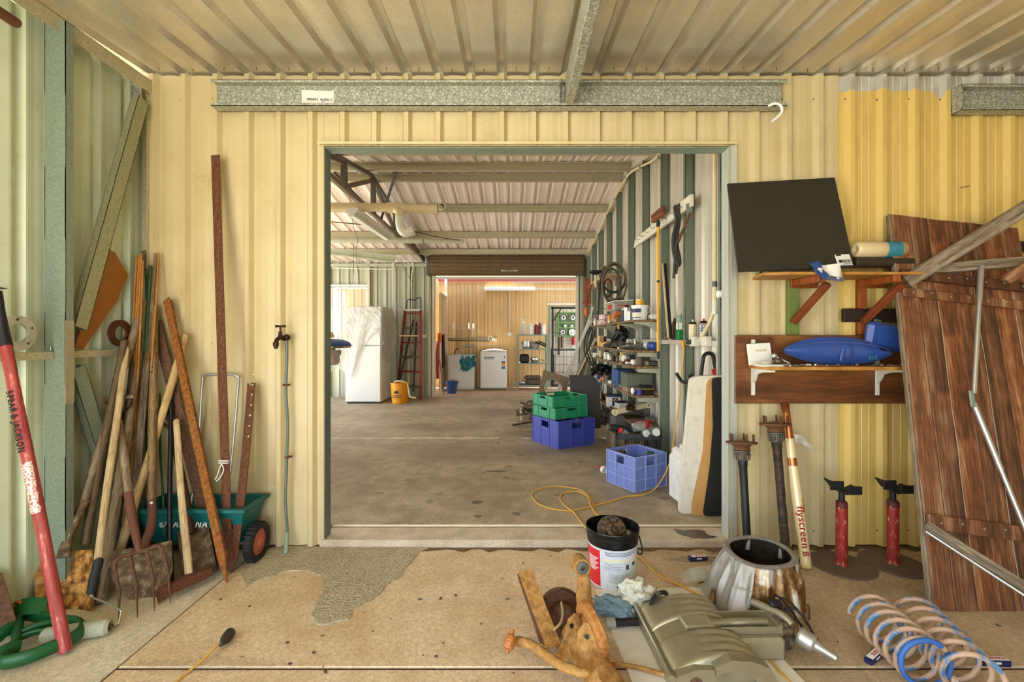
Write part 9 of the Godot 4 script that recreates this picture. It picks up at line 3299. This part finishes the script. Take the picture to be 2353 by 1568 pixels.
	# fourth tier
	var y4: float = ys[3]
	t = thing("grey_tool_box", "long grey green steel box on the fourth tier", "box", Transform3D(Basis(), V(1.30, y4 + 0.06, -2.02)))
	b = MB.new()
	b.box(V(0, 0.065, 0), V(0.26, 0.13, 0.26), 0.004)
	part(t, "body", b, mat(Color(0.42, 0.44, 0.36), 0.5, 0.2, {tex = T.scuff, s = 3.0}))
	b = MB.new()
	b.box(V(0, 0.134, 0), V(0.27, 0.012, 0.27), 0.003)
	part(t, "lid", b, mat(Color(0.38, 0.40, 0.33), 0.5, 0.2))
	b = MB.new()
	b.box(V(1.30, y4 + 0.029, -2.02), V(0.24, 0.056, 0.26), 0.004)
	one("timber_block", "timber packing under the grey green steel box", "block", b, M.wood)
	b = MB.new()
	b.box(V(1.28, y4 + 0.10, -2.50), V(0.20, 0.20, 0.30), 0.005)
	one("blue_tool_box", "blue steel box behind the grey green one", "box", b, mat(Color(0.18, 0.32, 0.52), 0.45))
	t = thing("masking_machine", "blue drum and black fittings on a board, near end of fourth tier", "gadget", Transform3D(Basis(), V(1.28, y4, -1.76)))
	b = MB.new()
	b.cyl(V(-0.02, 0, 0.0), V(-0.02, 0.05, 0.0), 0.03, -1, 16)
	part(t, "blue_drum", b, M.blue)
	b = MB.new()
	b.box(V(0.03, 0.06, 0), V(0.16, 0.012, 0.1), 0.003)
	part(t, "board", b, M.wood)
	b = MB.new()
	b.box(V(0.0, 0.082, 0), V(0.05, 0.03, 0.05), 0.006)
	b.box(V(0.075, 0.08, 0), V(0.06, 0.025, 0.03), 0.006)
	part(t, "fitting", b, M.black)
	b = MB.new()
	b.ell(V(-0.085, 0.036, 0.0), V(0.02, 0.036, 0.03), 10, 7)
	part(t, "white_dome", b, M.whitec)
	b = MB.new()
	b.box(V(0.07, 0.026, 0.0), V(0.09, 0.05, 0.08), 0.004)
	part(t, "carton", b, M.brass)
	b = MB.new()
	_crumple(b, V(0.12, 0.06, 0.10), 31)
	one("black_bag", "shiny black plastic bag slumped at far end of fourth tier", "bag", b, mat(Color(0.03, 0.03, 0.03), 0.3), Transform3D(Basis(), spot.call(1384, 1.22, y4 + 0.12)))
	for q in [[1378, 0.12, 0.10, 0.2, "bluep", "blue crate corner under the black bag"], [1374, 0.06, 0.05, 0.1, "red", "red tin at the far end of fourth tier"], [1390, 0.08, 0.05, 0.1, "orange", "orange tin on the fourth tier"], [1408, 0.1, 0.04, 0.12, "cloth", "folded grey cloth on the fourth tier"], [1420, 0.1, 0.05, 0.1, "oily", "oily metal lump on the fourth tier"], [1432, 0.08, 0.06, 0.1, "steel", "steel clamp body on the fourth tier"], [1448, 0.05, 0.03, 0.1, "wood", "brown hook on the fourth tier"]]:
		b = MB.new()
		b.box(V(0, q[2] / 2, 0), V(q[1], q[2], q[3]), 0.012)
		one("shelf_item", q[5], "item", b, M[q[4]], Transform3D(Basis(Vector3.UP, rng.randf_range(-0.4, 0.4)), spot.call(q[0], 1.22 if q[0] > 1376 else 1.21, y4)), "odds on the fourth tier")
	var ww := [["white wire loop hanging from the fourth tier to the green tray", [[1382, 868], [1374, 885], [1371, 903], [1380, 925], [1382, 935], [1370, 940]]], ["second white wire crossing the hanging loop", [[1380, 872], [1372, 895], [1376, 908], [1384, 890], [1386, 870]]]]
	for w in ww:
		pipe("white_wire", w[0], "wire", w[1].map(func(q): return at(q[0], q[1], -3.05)), 0.005, M.pvcw)
	# fifth tier
	var y5: float = ys[4]
	t = thing("detergent_tub", "white tub with navy lid and label on lowest tier", "tub", Transform3D(Basis(Vector3.UP, -0.1), spot.call(1410, 1.24, y5)))
	b = MB.new()
	b.box(V(0, 0.065, 0), V(0.17, 0.13, 0.13), 0.012)
	part(t, "tub", b, M.white)
	b = MB.new()
	b.box(V(0, 0.138, 0), V(0.18, 0.02, 0.14), 0.006)
	part(t, "lid", b, M.navy)
	b = MB.new()
	b.box(V(0.01, 0.06, 0.066), V(0.07, 0.11, 0.002))
	var l2 := part(t, "label", b, M.navy)
	b = MB.new()
	b.cyl(V(0.01, 0.085, 0.067), V(0.01, 0.085, 0.069), 0.02, -1, 14)
	part(l2, "orange_disc", b, M.amber)
	t = thing("detergent_tub", "smaller white carton with blue lid in front on lowest tier", "tub", Transform3D(Basis(Vector3.UP, 0.15), spot.call(1427, 1.22, y5)))
	b = MB.new()
	b.box(V(0, 0.06, 0), V(0.12, 0.12, 0.11), 0.01)
	part(t, "tub", b, M.white)
	b = MB.new()
	b.box(V(0, 0.126, 0), V(0.125, 0.016, 0.115), 0.005)
	part(t, "lid", b, M.navy)
	b = MB.new()
	b.box(V(0.015, 0.04, 0.0555), V(0.06, 0.05, 0.001))
	part(t, "label", b, M.paper)
	for q in [[1387, 0.12, 0.06, 0.14, "amber", "amber plastic case at far end of lowest tier"], [1376, 0.06, 0.04, 0.08, "pvcw", "white plug adaptor at far end of lowest tier"], [1455, 0.2, 0.03, 0.1, "brass", "brass coloured rail piece on the lowest tier"], [1480, 0.18, 0.03, 0.08, "redpaint", "dull red bar on the lowest tier near end"], [1470, 0.22, 0.04, 0.06, "oily", "dark machine bar on the lowest tier"], [1495, 0.1, 0.06, 0.06, "steel", "steel bracket on the lowest tier near end"]]:
		b = MB.new()
		b.box(V(0, q[2] / 2, 0), V(q[1], q[2], q[3]), 0.01)
		one("shelf_item", q[5], "item", b, M[q[4]], Transform3D(Basis(Vector3.UP, rng.randf_range(-0.3, 0.3)), spot.call(q[0], 1.27, y5)), "odds on the lowest tier")
	# smaller odds and ends along the tiers
	var kinds: Array = []
	for k in 8:
		b = MB.new()
		match k:
			0: b.box(V(0, 0.022, 0), V(0.05, 0.044, 0.07), 0.004)
			1: b.lathe([P2(0, 0), P2(0.024, 0), P2(0.024, 0.06), P2(0.02, 0.066), P2(0, 0.066)], 14)
			2: b.lathe([P2(0.012, 0), P2(0.03, 0), P2(0.03, 0.018), P2(0.012, 0.018), P2(0.012, 0)], 16)
			3: b.cyl(V(-0.06, 0.012, 0), V(0.06, 0.012, 0.02), 0.011, 0.009, 8)
			4: b.lathe([P2(0, 0), P2(0.02, 0), P2(0.022, 0.05), P2(0.009, 0.07), P2(0.009, 0.085), P2(0, 0.085)], 12)
			5: b.box(V(0, 0.012, 0), V(0.03, 0.024, 0.13), 0.006)
			6: b.tube(curve([V(-0.05, 0.01, 0), V(-0.01, 0.035, 0.02), V(0.03, 0.01, 0.03), V(0.06, 0.014, -0.02)], 4), 0.008, 6)
			7: b.ell(V(0, 0.022, 0), V(0.035, 0.022, 0.028), 10, 6)
		kinds.append(b.mesh())
	var kn := ["small_box", "small_pot", "washer_ring", "short_rod", "oil_vial", "flat_tool", "bent_wire_bit", "lump_of_putty"]
	var kd := ["small worn carton", "small lidded pot", "thick metal ring", "short metal rod", "little oil bottle", "slim flat tool", "bent bit of wire", "rounded greasy lump"]
	var tn := ["top", "second", "third", "fourth", "lowest"]
	var cols := [M.oily, M.steel, M.woodl, M.pvcw, M.brass, M.black, M.rust, M.alu, M.dkbrown, M.paper]
	for ti in 5:
		for i in [6, 16, 26, 24, 16][ti]:
			var k: int = rng.randi() % 8
			one(kn[k], kd[k] + " among the clutter of the " + tn[ti] + " tier", "clutter", kinds[k], cols[rng.randi() % cols.size()], Transform3D(Basis(Vector3.UP, rng.randf() * TAU).scaled(Vector3.ONE * rng.randf_range(0.8, 1.4)), V(rng.randf_range(1.20, 1.30), ys[ti] + 0.0005, rng.randf_range(-2.0 if ti != 3 else -2.75, -4.1))), "clutter on the " + tn[ti] + " tier")
